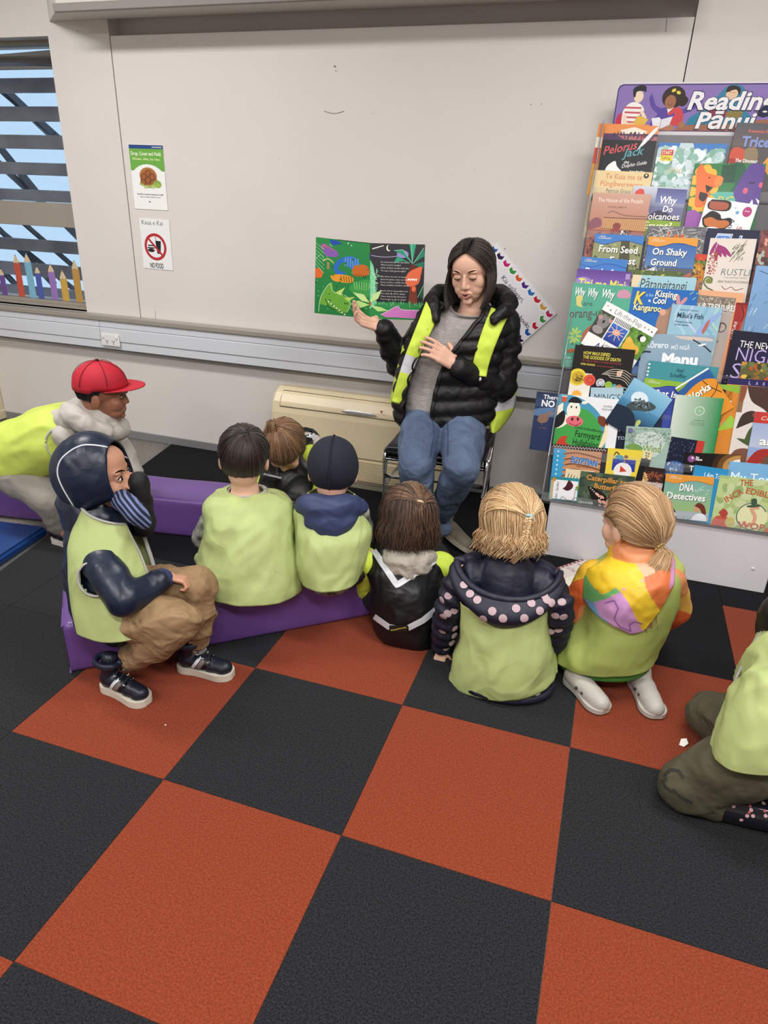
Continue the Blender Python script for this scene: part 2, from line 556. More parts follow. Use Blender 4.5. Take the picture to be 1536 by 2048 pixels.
# faint joints, scuffs and pin holes on the panel
bm = bmesh.new()
def slit(x0, z0, x1, z1, w=.0018, y=.0024):
    d = Vector((x1 - x0, 0, z1 - z0)); n = Vector((-d.z, 0, d.x)).normalized() * w / 2; a = Vector((x0, y, z0)); b = a + d
    bm.faces.new([bm.verts.new(q) for q in (a + n, b + n, b - n, a - n)])
for u0, v0, u1, v1 in ((283, 636, 311, 638), (311, 622, 311, 638), (1334, 35, 1331, 64)):
    A, B = P(u0, v0, y=.003), P(u1, v1, y=.003); slit(A.x, A.z, B.x, B.z)
link('panel_joint', bm_mesh(bm), GROOVE, wall_back)
bm = bmesh.new(); rng = random.Random(4)
for u, v, r in ((670, 133, 3.2), (672, 142, 1.6), (1062, 209, 1.5), (1083, 208, 1.5), (744, 227, 1.2), (1052, 464, 1), (1106, 505, 1), (558, 318, 1), (1010, 497, 2.2), (420, 90, 1), (950, 340, .8), (1035, 466, .9), (120, 340, 1), (155, 62, 1.6), (548, 655, 1.2), (430, 640, .8), (236, 492, 1)):
    A = P(u, v, y=.0022 if u > 220 else -.0006)
    vs = [bm.verts.new(A + Vector((math.cos(t) * r * .002 * rng.uniform(.6, 1.2), 0, math.sin(t) * r * .0016 * rng.uniform(.6, 1.2)))) for t in [2 * math.pi * k / 8 for k in range(8)]]
    bm.faces.new(vs)
pts = [P(648 + 40 * t, 222 + 5 * math.sin(t * 3.1), y=.0022) for t in [k / 8 for k in range(9)]]
for a, b in zip(pts, pts[1:]): slit(a.x, a.z, b.x, b.z, .003, .0022)
link('scuff_mark', bm_mesh(bm), mat('scuff', '#8f8378', .8), wall_back)['kind'] = 'stuff'
struct('wall_left', box_mesh((-5.1, -7, 0), (-5, .3, 2.75)), WALL)
struct('wall_right', box_mesh((3.2, -7, 0), (3.3, .3, 2.75)), WALL)
struct('wall_front', box_mesh((-5.1, -7.1, 0), (3.3, -7, 2.75)), WALL)
struct('ceiling', box_mesh((-5.1, -7.1, CEIL_Z), (3.3, .3, CEIL_Z + .1)), mat('ceiling_white', '#d9d6d0', .8))
# bulkhead over the board
sx0 = P(98, 37, y=-.001).x
A = P(62, 0, z=2.125)
bm = bmesh.new()
foot = [(sx0, -.001), (.0965, -.001), (.0965, -.22), (A.x, -.22), ]
lo = [bm.verts.new((x, y, 2.125)) for x, y in foot]; hi = [bm.verts.new((x, y, 2.74)) for x, y in foot]
for k in range(4): bm.faces.new((lo[k], lo[(k + 1) % 4], hi[(k + 1) % 4], hi[k]))
bm.faces.new(lo[::-1]); bm.faces.new(hi)
box(bm, (-2.545, .0, 2.16), (.0965, .088, 2.2))
fix_normals(bm); bulk = struct('trim_1', bm_mesh(bm), CEIL)
struct('trim_2', box_mesh((A.x, -.245, 2.108), (.0965, -.222, 2.14), .002, 1), mat('trim_grey', '#8d8681', .6))
# ledge, trunking, skirting
struct('trim_3', box_mesh((-5, -.062, .7045), (3.1, -.001, .7345), .006, 3), ALU)
bm = bmesh.new()
for x0, x1 in ((-5, -2.79), (-2.788, 3.1)):
    box(bm, (x0, -.052, .668), (x1, -.001, .7035), .003, 1); box(bm, (x0, -.058, .594), (x1, -.001, .6665), .003, 1); box(bm, (x0, -.052, .5465), (x1, -.001, .5925), .003, 1)
tr = struct('trim_4', bm_mesh(bm), TRUNK)
struct('trim_6', box_mesh((-5, -.05, .5405), (3.1, -.001, .546)), GROOVE)
for n_, (x0, x1) in enumerate(((-3.66, 3.1),)):
    struct('baseboard_back', box_mesh((x0, -.009, 0), (x1, -.0005, .047), .002, 1), SKIRT)
# boxed pipe at the far left
bm = bmesh.new(); box(bm, (-3.86, -.16, 0), (-3.672, -.001, .52), .01, 2); box(bm, (-3.865, -.165, 0), (-3.667, -.001, .06), .004, 1)
struct('trim_5', bm_mesh(bm), mat('pipe_box_cream', '#d8cba9', .5))
# double socket
so = thing('wall_socket', 'white double power socket with two switches on the trunking', 'socket', (-2.745, -.058, .625))
C0 = P(222, 680, y=-.06); sx, sz = C0.x, C0.z
wobj('face_plate', box_mesh((sx - .062, -.068, sz - .034), (sx + .062, -.0585, sz + .034), .004, 2), mat('socket_white', '#e6e4e2', .3), so)
for k in (-1, 1):
    wobj('switch', box_mesh((sx + k * .045 - .008, -.073, sz + .008), (sx + k * .045 + .008, -.068, sz + .024), .002, 1), MATS['socket_white'], so)
    bm = bmesh.new()
    for q in (-1, 1): box(bm, (-.0015, -.0004, -.006), (.0015, .0004, .006), M=Matrix.Translation((sx + k * .022 + q * .006, -.0685, sz - .006)) @ Matrix.Rotation(q * .5, 4, 'Y'))
    box(bm, (sx + k * .022 - .0015, -.069, sz - .024), (sx + k * .022 + .0015, -.068, sz - .014))
    wobj('socket_hole', bm_mesh(bm), GROOVE, so)
# ---------------------------------------------------------------- window
win = bpy.data.objects.new('window_1', None); COL.objects.link(win); win['kind'] = 'structure'
def wpart(name, me, m, parent=win): o = link(name, me, m, parent); return o
FRM = mat('window_frame_beige', '#9c9589', .5)
gy = .11
zr0, zr1 = P(75, 451, y=gy).z, P(75, 404, y=gy).z
for nm, lo, hi in (('frame', (WX0, gy - .03, WZ0), (WX1, gy + .03, WZ0 + .018)), ('frame', (WX0, gy - .03, WZ1 - .02), (WX1, gy + .03, WZ1)), ('frame', (WX1 - .012, gy - .03, WZ0 + .018), (WX1, gy + .03, WZ1 - .02)), ('mid_rail', (WX0, gy - .035, zr0), (WX1 - .012, gy + .03, zr1))):
    wpart(nm, box_mesh(lo, hi, .002, 1), FRM)
GL = mat('window_glass', '#ffffff', .02, trans=1.0, spec=.5); GL.node_tree.nodes['Principled BSDF'].inputs['IOR'].default_value = 1.1
for z0, z1 in ((WZ0 + .018, zr0), (zr1, WZ1 - .02)): wpart('pane', box_mesh((WX0, gy - .002, z0), (WX1 - .012, gy + .002, z1)), GL)
wpart('sill', box_mesh((WX0, -.0, .7355), (WX1, gy - .03, .7455)), mat('sill_beige', '#a89f92', .28))
# roller blind rolled up under the head
bl = thing('roller_blind', 'rolled-up grey roller blind at the top of the window', 'blind', (-3.4, .05, 2.0))
wobj('roll', tube_mesh([(WX0 + .02, .045, 1.985), (WX1 - .012, .045, 1.985)], .032, 16), mat('blind_grey', '#8b8984', .6, bump=.2, bump_scale=200), bl)
wobj('bottom_bar', box_mesh((WX0 + .02, .055, 1.935), (WX1 - .014, .063, 1.952), .002, 1), mat('blind_bar', '#6d6c6a', .5), bl)
# louvre slats and sloping rafters outside
LV = mat('louvre_slate', '#8b909c', .55, noise_amt=.35, noise_scale=6)
loc_ = thing('louvre_screen', 'slate grey horizontal louvre screen outside the window', 'louvre', (-3.4, .45, .8))
yl = .42
for v0, v1 in ((121, 139), (156, 186), (213, 243), (270, 298), (325, 350), (379, 402), (478, 502), (526, 552), (572, 590)):
    za, zb = P(60, v1, y=yl).z, P(60, v0, y=yl).z
    wobj('slat', box_mesh((-5.2, yl - .008, za), (-2.4, yl + .012, zb), .003, 1), LV, loc_)
rf = thing('pergola', 'dark pergola rafters sloping outside the window', 'pergola', (-3.8, 1.5, 2.5))
for (u0, v0, u1, v1) in ((-60, 130, 60, 232), (0, 170, 130, 290), (-60, 220, 40, 345), (-30, 300, 120, 440), (-60, 400, 60, 520), (-20, 445, 150, 580), (40, 440, 190, 570), (-80, 450, 60, 600)):
    a, b = P(u0, v0, y=1.1), P(u1, v1, y=1.1); a2, b2 = a + (a - b) * .4, b + (b - a) * .4
    wobj('rafter', tube_mesh([a2, b2], .035, 4, smooth=False), mat('rafter_grey', '#5d5c60', .6), rf)
# coloured pencils printed on film stuck along the bottom of the pane
pl = [(-18, 596, '#5c3f86', 548, .030), (8, 600, '#6c4a93', 535, .030), (37, 596, '#c3533d', 508, .034), (59, 597, '#7db4cf', 505, .036), (80, 601, '#4a5aa8', 531, .030), (107, 603, '#9673b8', 526, .034), (131, 606, '#c9a24a', 539, .036), (155, 608, '#bf9447', 519, .036)]
for u, v, c, vt, wd in pl:
    wd *= 1.4
    a, t = P(u, v - 2, y=gy - .006), P(u - 8 if u > 0 else u, vt, y=gy - .006); a.z = WZ0 + .02
    H = t.z - a.z; lean = (t.x - a.x) * .0
    D = Draw(1.2, H / wd + 1); D.clip = False; h = H / wd
    D.poly(c, [(.0, h), (1, h), (1, .95), (.5, 1.1), (0, .95)]); D.poly('#d8c39e', [(0, 1.0), (.2, 1.12), (.4, .98), (.6, 1.12), (.8, .98), (1, 1.0), (.62, .25), (.38, .25)]); D.poly(c, [(.38, .27), (.62, .27), (.5, 0)])
    D.rect('#ffffff', .3, 1.3, .06, h - 1.5) if False else None
    M = Matrix(((1, 0, 0, t.x - wd / 2), (0, 0, -1, gy - .004), (0, 1, 0, t.z), (0, 0, 0, 1)))
    o = link('pencil_sticker', D.mesh(M, wd), PRINT_MATT)
    o.location = (0, 0, 0)
    nm = {'#5c3f86': 'dark violet', '#6c4a93': 'plum purple', '#c3533d': 'red', '#7db4cf': 'light blue', '#4a5aa8': 'royal blue', '#9673b8': 'lilac', '#c9a24a': 'shorter yellow', '#bf9447': 'tall ochre'}[c]
    tag(o, nm + ' pencil sticker on the bottom of the window pane', 'sticker', 'pencil stickers on the window')
# ---------------------------------------------------------------- ceiling lamps
for k, (lx, ly, lw, lh, pw) in enumerate(LAMPS):
    ld = bpy.data.lights.new('tube_light', 'AREA'); ld.shape = 'RECTANGLE'; ld.size = lw; ld.size_y = lh; ld.energy = pw; ld.color = (1.0, .985, .965)
    cl = thing('ceiling_light', ['ceiling light panel above the red cap boy', 'ceiling light panel above the book display', 'ceiling light panel behind the camera to the left', 'ceiling light panel right above the camera', 'ceiling light panel far behind the camera', 'ceiling light panel on the right side'][k], 'lamp', (lx, ly, CEIL_Z - .03), 'ceiling light panels')
    lo_ = bpy.data.objects.new('tube_light', ld); COL.objects.link(lo_); lo_.parent = cl; lo_.location = (0, 0, -.012)
    wobj('frame', box_mesh((lx - lw / 2 - .03, ly - lh / 2 - .03, CEIL_Z - .03), (lx + lw / 2 + .03, ly + lh / 2 + .03, CEIL_Z - .001), .004, 1), TRUNK, cl)
# ---------------------------------------------------------------- posters on the wall
def wall_frame(tl, tr, bl, y):
    """4x4 mapping sheet metres (x right, y up, z out) onto a wall plane from pixel corners."""
    a, b, c = P(*tl, y=y), P(*tr, y=y), P(*bl, y=y)
    X = (b - a); w = X.length; X.normalize(); n = Vector((0, -1, 0)); Y = n.cross(X); h = (c - a).length
    return Matrix(((X.x, Y.x, n.x, a.x), (X.y, Y.y, n.y, a.y), (X.z, Y.z, n.z, a.z), (0, 0, 0, 1))), w, h
def sheet(name, M, w, h, D, unit, label, cat, paper='#efeeec', th=.0015, gloss=True, group=None):
    t = thing(name, label, cat, M.translation, group)
    wobj('sheet', box_mesh((0, -h, -th), (w, 0, 0), M=M), mat('paper_' + paper.strip('#'), paper, .3 if gloss else .6, coat=.3 if gloss else 0), t)
    M2 = M @ Matrix.Translation((0, 0, .0002)); wobj('print', D.mesh(M2, unit), PRINT, t)
    return t
M, w, h = wall_frame((257, 289), (325, 291), (267, 417), -.0)
D = Draw(1, h / w); k = h / w
D.rect('#f3f3f1', 0, 0, 1, k); D.rect('#2c4a86', 0, 0, 1, .085); D.rect('#6fae4a', 0, .085, 1, .5)
D.ell('#f3f3f1', .5, .93, .58, .5, n=28); D.rect('#f3f3f1', 0, .75, 1, k - .75)
D.rect('#6fae4a', 0, .5, .0, .1)
D.text('Drop, Cover and Hold.', .04, .235, .9, .085, '#fdfde8', .012); D.text('Rūnaki, ūhia, ka mau.', .08, .34, .82, .055, '#e8f2b0')
D.text('NATIONWIDE', .68, .06, .28, .03, '#fff')
D.ell('#b5793f', .5, .70, .26, .2, n=18); D.blob('#a3633a', [(.25, .86), (.3, .66), (.5, .54), (.68, .62), (.76, .8), (.66, .9), (.4, .92)])
for q in ((.36, .72), (.5, .64), (.62, .72), (.48, .8), (.34, .85), (.62, .85)): D.ring('#5d3620', .012, q[0], q[1], .075, n=6)
D.blob('#a9b765', [(.22, .9), (.5, .98), (.75, .92), (.72, .86), (.45, .93), (.26, .86)]); D.ell('#9dbb58', .76, .88, .12, .09); D.curve('#4d6a2a', .012, [(.68, .86), (.76, .82), (.84, .88)]); D.ell('#b9d27a', .62, .95, .05, .035); D.ell('#b9d27a', .4, .96, .05, .03)
D.text('Just like a tortoise tucked up in hūā', .12, 1.14, .78, .035, '#444', .008); D.text('Stay in there till it is over', .2, 1.2, .62, .028, '#777'); D.ell('#555', .48, 1.3, .03, .012)
sheet('poster', M, w, h, D, w, 'green and white earthquake poster with a brown tortoise, on the wall panel', 'poster')
M, w, h = wall_frame((278, 436), (338, 440), (288, 536), -.0)
D = Draw(1, h / w); k = h / w
D.rect('#eeeeee', 0, 0, 1, k); D.text('Kaua e Kai', .08, .16, .7, .12, '#555', .0)
D.ell('#b8303a', .47, .75, .37, n=32); D.ell('#eeeeee', .47, .75, .29, n=32)
D.rect('#222', .22, .7, .22, .035); D.rect('#222', .2, .765, .24, .035); D.rect('#222', .2, .83, .24, .03); D.ell('#222', .32, .85, .11, .05); D.poly('#222', [(.48, .58), (.67, .58), (.63, .93), (.52, .93)]); D.line('#222', .015, [(.52, .6), (.49, .47)])
D.line('#b8303a', .06, [(.22, .5), (.72, 1.0)]); D.text('NO FOOD', .24, 1.33, .45, .14, '#2a2a2a', .02)
sheet('poster', M, w, h, D, w, 'white no food sign with a red crossed circle, below the tortoise poster', 'sign')
# tilted laminated sign behind the reader: its long edge runs down to the right
c1, c2 = P(1113, 627, y=-.004), P(1043, 688, y=-.004)
dwn = (c2 - c1).normalized(); n = Vector((0, -1, 0)); X = Vector((0, -1, 0)).cross(dwn) * 1
X = -dwn.cross(n) if False else n.cross(dwn)
if X.x < 0: X = -X
Y = -dwn; w, h = .42, .297
o0 = c1 - X * w
M = Matrix(((X.x, Y.x, n.x, o0.x), (X.y, Y.y, n.y, o0.y), (X.z, Y.z, n.z, o0.z), (0, 0, 0, 1)))
D = Draw(w / .297, 1.0); W_ = w / .297
D.rect('#e9e5ea', 0, 0, W_, 1); cs = ['#c2246b', '#3c8f3f', '#d85b33', '#4b2a80', '#2b6db3', '#c62630', '#d2a245', '#b8245f', '#3a8d43', '#c01f2e', '#2556a0', '#2c1a4a']
def book_mark(D, x, y, c, rot=0):
    cc, ss = math.cos(rot), math.sin(rot); p = [(-.05, -.02), (0, .005), (.05, -.035), (.055, .03), (.005, .06), (-.055, .035)]
    D.poly('#f7f7f7', [(x + (a * cc - b * ss) * 1.3, y + (a * ss + b * cc) * 1.3) for a, b in p]); D.poly(c, [(x + a * cc - b * ss, y + a * ss + b * cc) for a, b in p])
for k in range(10): book_mark(D, W_ - .07 - k * .145, .075, cs[(7 - k) % 12])
for k in range(6): book_mark(D, W_ - .07, .2 + k * .15, cs[(8 + k) % 12], .4)
for k in range(9): book_mark(D, W_ - .07 - k * .145, .93, cs[(k * 5 + 3) % 12])
D.text('Kia ngāwari,', W_ - .98, .29, .50, .075, '#5a555c', -.004); D.text('Be gentle with our books', W_ - 1.05, .48, .93, .075, '#3a363c', -.002)
sheet('poster', M, w, h, D, .297, 'tilted white laminated sign with a border of coloured books, behind the reader', 'sign', '#e9e5ea')
# ================================================================== book display rack
RX0, RX1 = -.178, .748
TZ0, TDZ, TY0, TDY, LEAN = .262, .187, -.585, .052, math.radians(9.5)
rack = thing('book_rack', 'tall tiered book display rack with white base and clear ledges by the wall', 'book display', (.33, -.4, 0))
RWHITE = mat('rack_white', '#dcd9dd', .28, noise_amt=.02, noise_scale=3)
RGREY = mat('rack_grey', '#57545a', .35)
CLEAR = mat('clear_acrylic', '#dfe6ea', .05, alpha=.07, spec=.5)
bA, bB = P(1085, 1110, z=0), P(1525, 1180, z=0)
bm = bmesh.new(); box(bm, (bA.x - .002, -.578, .0), (bB.x, -.562, .262), .003, 1); box(bm, (bA.x, -.5615, .0), (bA.x + .016, -.10, .262)); box(bm, (bB.x - .016, -.5615, 0), (bB.x, -.10, .262)); box(bm, (bA.x + .017, -.5615, .245), (bB.x - .017, -.30, .261))
wobj('base_box', bm_mesh(bm), RWHITE, rack)
for u, v in ((1096, 1074), (1506, 1137)):
    q = P(u, v, y=-.578); bm = bmesh.new(); ellipsoid(bm, (q.x, -.579, q.z), (.006, .004, .006)); wobj('screw_cap', bm_mesh(bm, smooth=True), RWHITE, rack)
def tier_y(i): return TY0 + TDY * i
TZL = [.262, .449, .622, .790, .956, 1.116, 1.274, 1.432, 1.60]
def tier_z(i): return TZL[i]
for sx in (RX0, RX1):
    bm = bmesh.new()
    pr = [(TY0 - .004, TZ0)]
    for i in range(8): pr += [(tier_y(i) - .004, tier_z(i) + .05), (tier_y(i) + .028, tier_z(i + 1))]
    pr += [(tier_y(7) + .05, tier_z(8) + .10), (tier_y(7) + .09, tier_z(8) + .10), (TY0 + .06, TZ0)]
    A = [bm.verts.new((sx, y, z)) for y, z in pr]; B = [bm.verts.new((sx + .005, y, z)) for y, z in pr]
    n = len(pr)
    for k in range(n): bm.faces.new((A[k], A[(k + 1) % n], B[(k + 1) % n], B[k]))
    bm.faces.new(A[::-1]); bm.faces.new(B); fix_normals(bm)
    wobj('side_panel', bm_mesh(bm), mat('rack_side_smoked', '#8f9298', .12, alpha=.75), rack, label='smoked acrylic side panel')
tl = math.tan(LEAN)
for i in range(8):
    y, z = tier_y(i), tier_z(i)
    wobj('ledge', box_mesh((RX0 + .006, y - .002, z - .004), (RX1 - .001, y + TDY - .003, z)), RGREY, rack)
    wobj('ledge_lip', box_mesh((RX0 + .006, y - .005, z - .004), (RX1 - .001, y - .0025, z + .034)), CLEAR, rack, label='clear acrylic lip')
    h = tier_z(i + 1) - z - .005; M = Matrix.Translation((0, y + .030, z)) @ Matrix.Rotation(-LEAN, 4, 'X')
    wobj('back_panel', box_mesh((RX0 + .006, 0, 0.001), (RX1 - .001, .004, (h if i < 7 else .222) / math.cos(LEAN)), M=M), RGREY, rack)
for x in (RX0 + .10, RX1 - .12): wobj('back_brace', tube_mesh([(x, tier_y(0) + .10, .263), (x, tier_y(7) + .085, tier_z(7) + .1)], .008, 6), RGREY, rack)
# header sign
hy = tier_y(7) + .088
a, b, c = P(1236, 165, y=hy), P(1228, 272, y=hy), P(1700, 165, y=hy)
HW, HH = RX1 - .03 - a.x, a.z - b.z
hn = Vector((0, -1, 0)); M = Matrix(((1, 0, 0, a.x), (0, 0, -1, hy), (0, 1, 0, a.z), (0, 0, 0, 1)))
bm = bmesh.new(); ps = []
for cx, cy, a0 in ((.03, -.03, 90), (.03, -HH + .006, 180), (HW - .03, -HH + .006, 270), (HW - .03, -.03, 0)):
    r_ = .03 if cy > -.1 else .006
    for k in range(5): t = math.radians(a0 + 22.5 * k); ps.append((cx + r_ * math.cos(t), cy + r_ * math.sin(t)))
A = [bm.verts.new(M @ Vector((x, y, -.003))) for x, y in ps]; B = [bm.verts.new(M @ Vector((x, y, 0))) for x, y in ps]
for k in range(len(ps)): bm.faces.new((A[k], A[(k + 1) % len(ps)], B[(k + 1) % len(ps)], B[k]))
bm.faces.new(A[::-1]); bm.faces.new(B); fix_normals(bm)
wobj('header_board', bm_mesh(bm), RWHITE, rack)
D = Draw(HW / HH, 1.0); W_ = HW / HH
pp = lambda r, x0, y0, x1, y1: [(cx + r * math.cos(math.radians(a)), cy + r * math.sin(math.radians(a))) for cx, cy, a0 in ((x0 + r, y0 + r, 180), (x1 - r, y0 + r, 270), (x1 - r, y1 - r, 0), (x0 + r, y1 - r, 90)) for a in (a0, a0 + 45, a0 + 90)]
D.poly('#4a3372', pp(.1, .02, .03, W_ - .02, .90)); D.poly('#8a74b4', pp(.09, .045, .055, W_ - .045, .885))
D.poly('#a06a52', [(1.3, .885), (1.35, .80), (1.9, .72), (2.1, .70), (3.6, .66), (3.6, .885)]); D.blob('#b67a5e', [(.98, .88), (1.05, .76), (1.2, .74), (1.28, .88)])
# boy with striped shirt
D.blob('#c22f4f', [(.06, .88), (.08, .66), (.16, .56), (.26, .62), (.24, .88)]); D.rect('#2a7f93', .2, .83, .3, .055)
D.blob('#f3efe9', [(.2, .82), (.19, .55), (.28, .40), (.42, .36), (.56, .42), (.62, .52), (.55, .60), (.5, .82)])
for q in range(4): D.line('#c8586a', .035, [(.22 + .02 * q, .46 + .09 * q), (.55, .47 + .09 * q)])
D.blob('#f0d9c0', [(.19, .60), (.28, .60), (.30, .72), (.42, .78), (.38, .84), (.24, .78)]); D.blob('#f0d9c0', [(.53, .52), (.60, .52), (.70, .66), (.66, .70)])
D.poly('#e2b94e', [(.40, .82), (.52, .60), (.74, .68), (.62, .88)]); D.ell('#f0d9c0', .41, .78, .05, .035)
D.ell('#f0d9c0', .47, .26, .095, .11, n=18); D.blob('#1d1a20', [(.36, .26), (.34, .12), (.44, .06), (.58, .07), (.60, .18), (.56, .16), (.42, .17), (.40, .27)])
# octopus arms and girl with afro
D.blob('#5b46a0', [(.72, .20), (.78, .30), (.84, .42), (.96, .5), (.98, .76), (.78, .8), (.84, .66), (.9, .58), (.76, .46), (.69, .3)]); D.blob('#5b46a0', [(1.7, .12), (1.66, .3), (1.5, .44), (1.3, .52), (1.28, .62), (1.5, .54), (1.74, .38)])
D.ell('#2f201b', 1.17, .27, .23, .2, n=20); D.blob('#2f201b', [(1.3, .2), (1.46, .3), (1.42, .42), (1.32, .42)])
D.blob('#d0454a', [(1.02, .5), (1.32, .46), (1.42, .6), (1.38, .78), (1.2, .76)]); D.blob('#5b46a0', [(.9, .5), (1.06, .46), (1.12, .6), (1.24, .56), (1.2, .66), (.94, .74)]); D.poly('#f0ede8', [(1.06, .44), (1.11, .56), (1.2, .46)])
D.ell('#a06a4c', 1.12, .36, .11, .13, n=18); D.ring('#4b2c1e', .008, 1.12, .37, .05, 20, 160, 8)
for sg in (-1, 1): D.ell('#e8cf4e', 1.2 + sg * .05, .17 + sg * .02, .045, .03, .4 * sg)
D.poly('#eceaf0', [(.80, .66), (.95, .64), (1.0, .68), (1.0, .86), (.86, .84)]); D.poly('#e3e1ea', [(1.0, .68), (1.22, .62), (1.18, .78), (1.0, .86)]); D.line('#666', .008, [(1.0, .67), (1.0, .86)])
D.ell('#a87652', 1.42, .78, .06, .07)
# child under the blue cloak
D.blob('#2e7f9e', [(1.5, .78), (1.58, .62), (1.86, .46), (2.14, .10), (2.36, .06), (2.5, .14), (2.5, .42), (2.66, .56), (2.8, .72), (2.5, .74)]); D.blob('#8e2f4a', [(1.9, .62), (1.9, .48), (2.24, .5), (2.2, .66)])
D.ell('#e6c3a2', 2.28, .20, .115, .12, n=18); D.blob('#2a1c1a', [(2.16, .2), (2.18, .09), (2.3, .07), (2.42, .12), (2.42, .24), (2.34, .14)]); D.ring('#5a3a2a', .006, 2.24, .17, .02, 20, 160, 6); D.ring('#5a3a2a', .006, 2.32, .18, .02, 20, 160, 6)
D.blob('#8a7b45', [(2.24, .56), (2.4, .48), (2.56, .54), (2.5, .66), (2.28, .66)])
D.text('Reading', 1.46, .50, 1.66, .33, '#1f2540', .05, .22, 0, None); D.text('Reading', 1.475, .49, 1.63, .315, '#efedf0', .03, .22)
D.text('Pānui', 1.68, .845, 1.12, .30, '#1f2540', .05, .22); D.text('Pānui', 1.695, .835, 1.09, .29, '#efedf0', .03, .22)
wobj('header_print', D.mesh(M @ Matrix.Translation((0, 0, .0002)), HH), PRINT, rack)

# ================================================================== books
def book_on_rack(tl, tr, tier, layer, label, art, bg, th=.005, over=.0, h=None, bottom=None, name='picture_book', cover_h=None, group='books on the display rack', sy=1.0):
    """Place a book leaning in a tier: tl, tr = photo pixels of its top corners, on the leaning plane of that tier and layer."""
    p0 = Vector((0, tier_y(tier) + .0285 - .0065 * (layer + 1) , tier_z(tier) + .0005)); n = Vector((0, -math.cos(LEAN), math.sin(LEAN)))
    a, b = on_plane(*tl, p0, n), on_plane(*tr, p0, n)
    X = (b - a); w = X.length; X.normalize(); Y = n.cross(X).normalized()
    # height down to the ledge
    up = Vector((0, math.sin(LEAN), math.cos(LEAN)))
    if h is None:
        za = (a - p0).dot(up); zb = (b - p0).dot(up); s = abs(Y.dot(up)); sx = X.dot(up)
        h = (min(za, zb)) / s - .0006
    else: h = h * w
    M = Matrix(((X.x, Y.x, n.x, a.x), (X.y, Y.y, n.y, a.y), (X.z, Y.z, n.z, a.z), (0, 0, 0, 1)))
    k = h / w; D = Draw(1, k); D.rect(bg, 0, 0, 1, k)
    n0 = len(D.v); art(D, k)
    if sy != 1.0: D.v[n0:] = [(x_, y_ * sy, z_) for x_, y_, z_ in D.v[n0:]]
    t = thing(name, label, 'book', M @ Vector((w / 2, -h, 0)), group)
    wobj('cover', box_mesh((0, -h, -.0008), (w, 0, 0), M=M), mat('cover_' + str(bg).strip('#'), bg, .35), t)
    wobj('pages', box_mesh((.0015, -h + .002, -th + .0009), (w - .002, -.0012, -.0009), M=M), mat('paper_edge', '#e4dfd4', .8), t)
    wobj('back_cover', box_mesh((0, -h, -th), (w, 0, -th + .0008), M=M), mat('cover_' + str(bg).strip('#'), bg, .35), t)
    wobj('cover_print', D.mesh(M @ Matrix.Translation((0, 0, .00015)), w), PRINT, t)
    return t, w, h
R = random.Random
def A_sunset(D, k):
    D.rect('#e88a3c', 0, 0, 1, .25); D.rect('#e9dfd0', 0, .25, .12, .2); D.rect('#c84b33', 0, .45, .12, .3); D.rect('#d9973f', 0, .75, .12, k)
def A_pelorus(D, k):
    D.rect('#e28b45', 0, 0, 1, .2); D.poly('#efe3d2', [(.3, .1), (.55, .03), (.8, .12), (.75, .2), (.35, .2)])
    D.rect('#4d2d59', 0, .17, 1, .13); D.poly('#b06a72', [(.25, .2), (1, .22), (1, .31), (.4, .29)]); r = R(2)
    for i in range(26): x = .12 + r.random() * .8; y = .12 + r.random() * .1; c = r.choice(['#1c1620', '#2a1d33', '#7a2c36', '#30405a']); D.ell(c, x, y, .012, .014, n=6); D.rect(c, x - .01, y + .01, .022, .07)
    D.rect('#15151a', 0, .30, 1, k); D.poly('#e9e9ec', [(.66, .52), (.76, .28), (.92, .06), (1, 0), (.97, .1), (.8, .36)])
    D.text('Pelorus', .05, .62, .62, .17, '#d9555c', .01, .35, -.24); D.text('Jack', .42, .66, .38, .17, '#5aa0a8', .01, .35, -.2); D.text('the', .46, .79, .1, .06, '#eee', .01, .3, -.15)
    D.text('Dolphin Guide', .44, .88, .46, .075, '#e9e9ea', .005, .3, -.22); D.text('Susan Brocker', .6, .96, .28, .04, '#eee', .02); D.text('Raymond McGrath', .5, 1.02, .38, .04, '#eee', .02)
    D.blob('#eceded', [(.12, 1.1), (.14, .9), (.2, .8), (.3, .74), (.35, .85), (.5, 1.0), (.52, 1.1)])
def A_kuia(D, k):
    D.text('Te Kuia me te', .22, .13, .62, .085, '#cf8553'); D.text('Pūngāwerewere', .15, .25, .72, .085, '#cf8553'); D.text('Patricia Grace', .27, .355, .42, .065, '#1d1a18', 0)
    D.ell('#1a1a1a', .9, .06, .045, .04); D.ell('#e6cfa0', .9, .05, .018); D.rect('#6e6a5c', .03, .39, .2, .12); D.rect('#b0543f', .25, .39, .35, .12); D.rect('#7a4a3a', .6, .39, .08, .12); D.ell('#ddd', .18, .42, .03); D.line('#eee', .01, [(.36, .39), (.38, .5)])
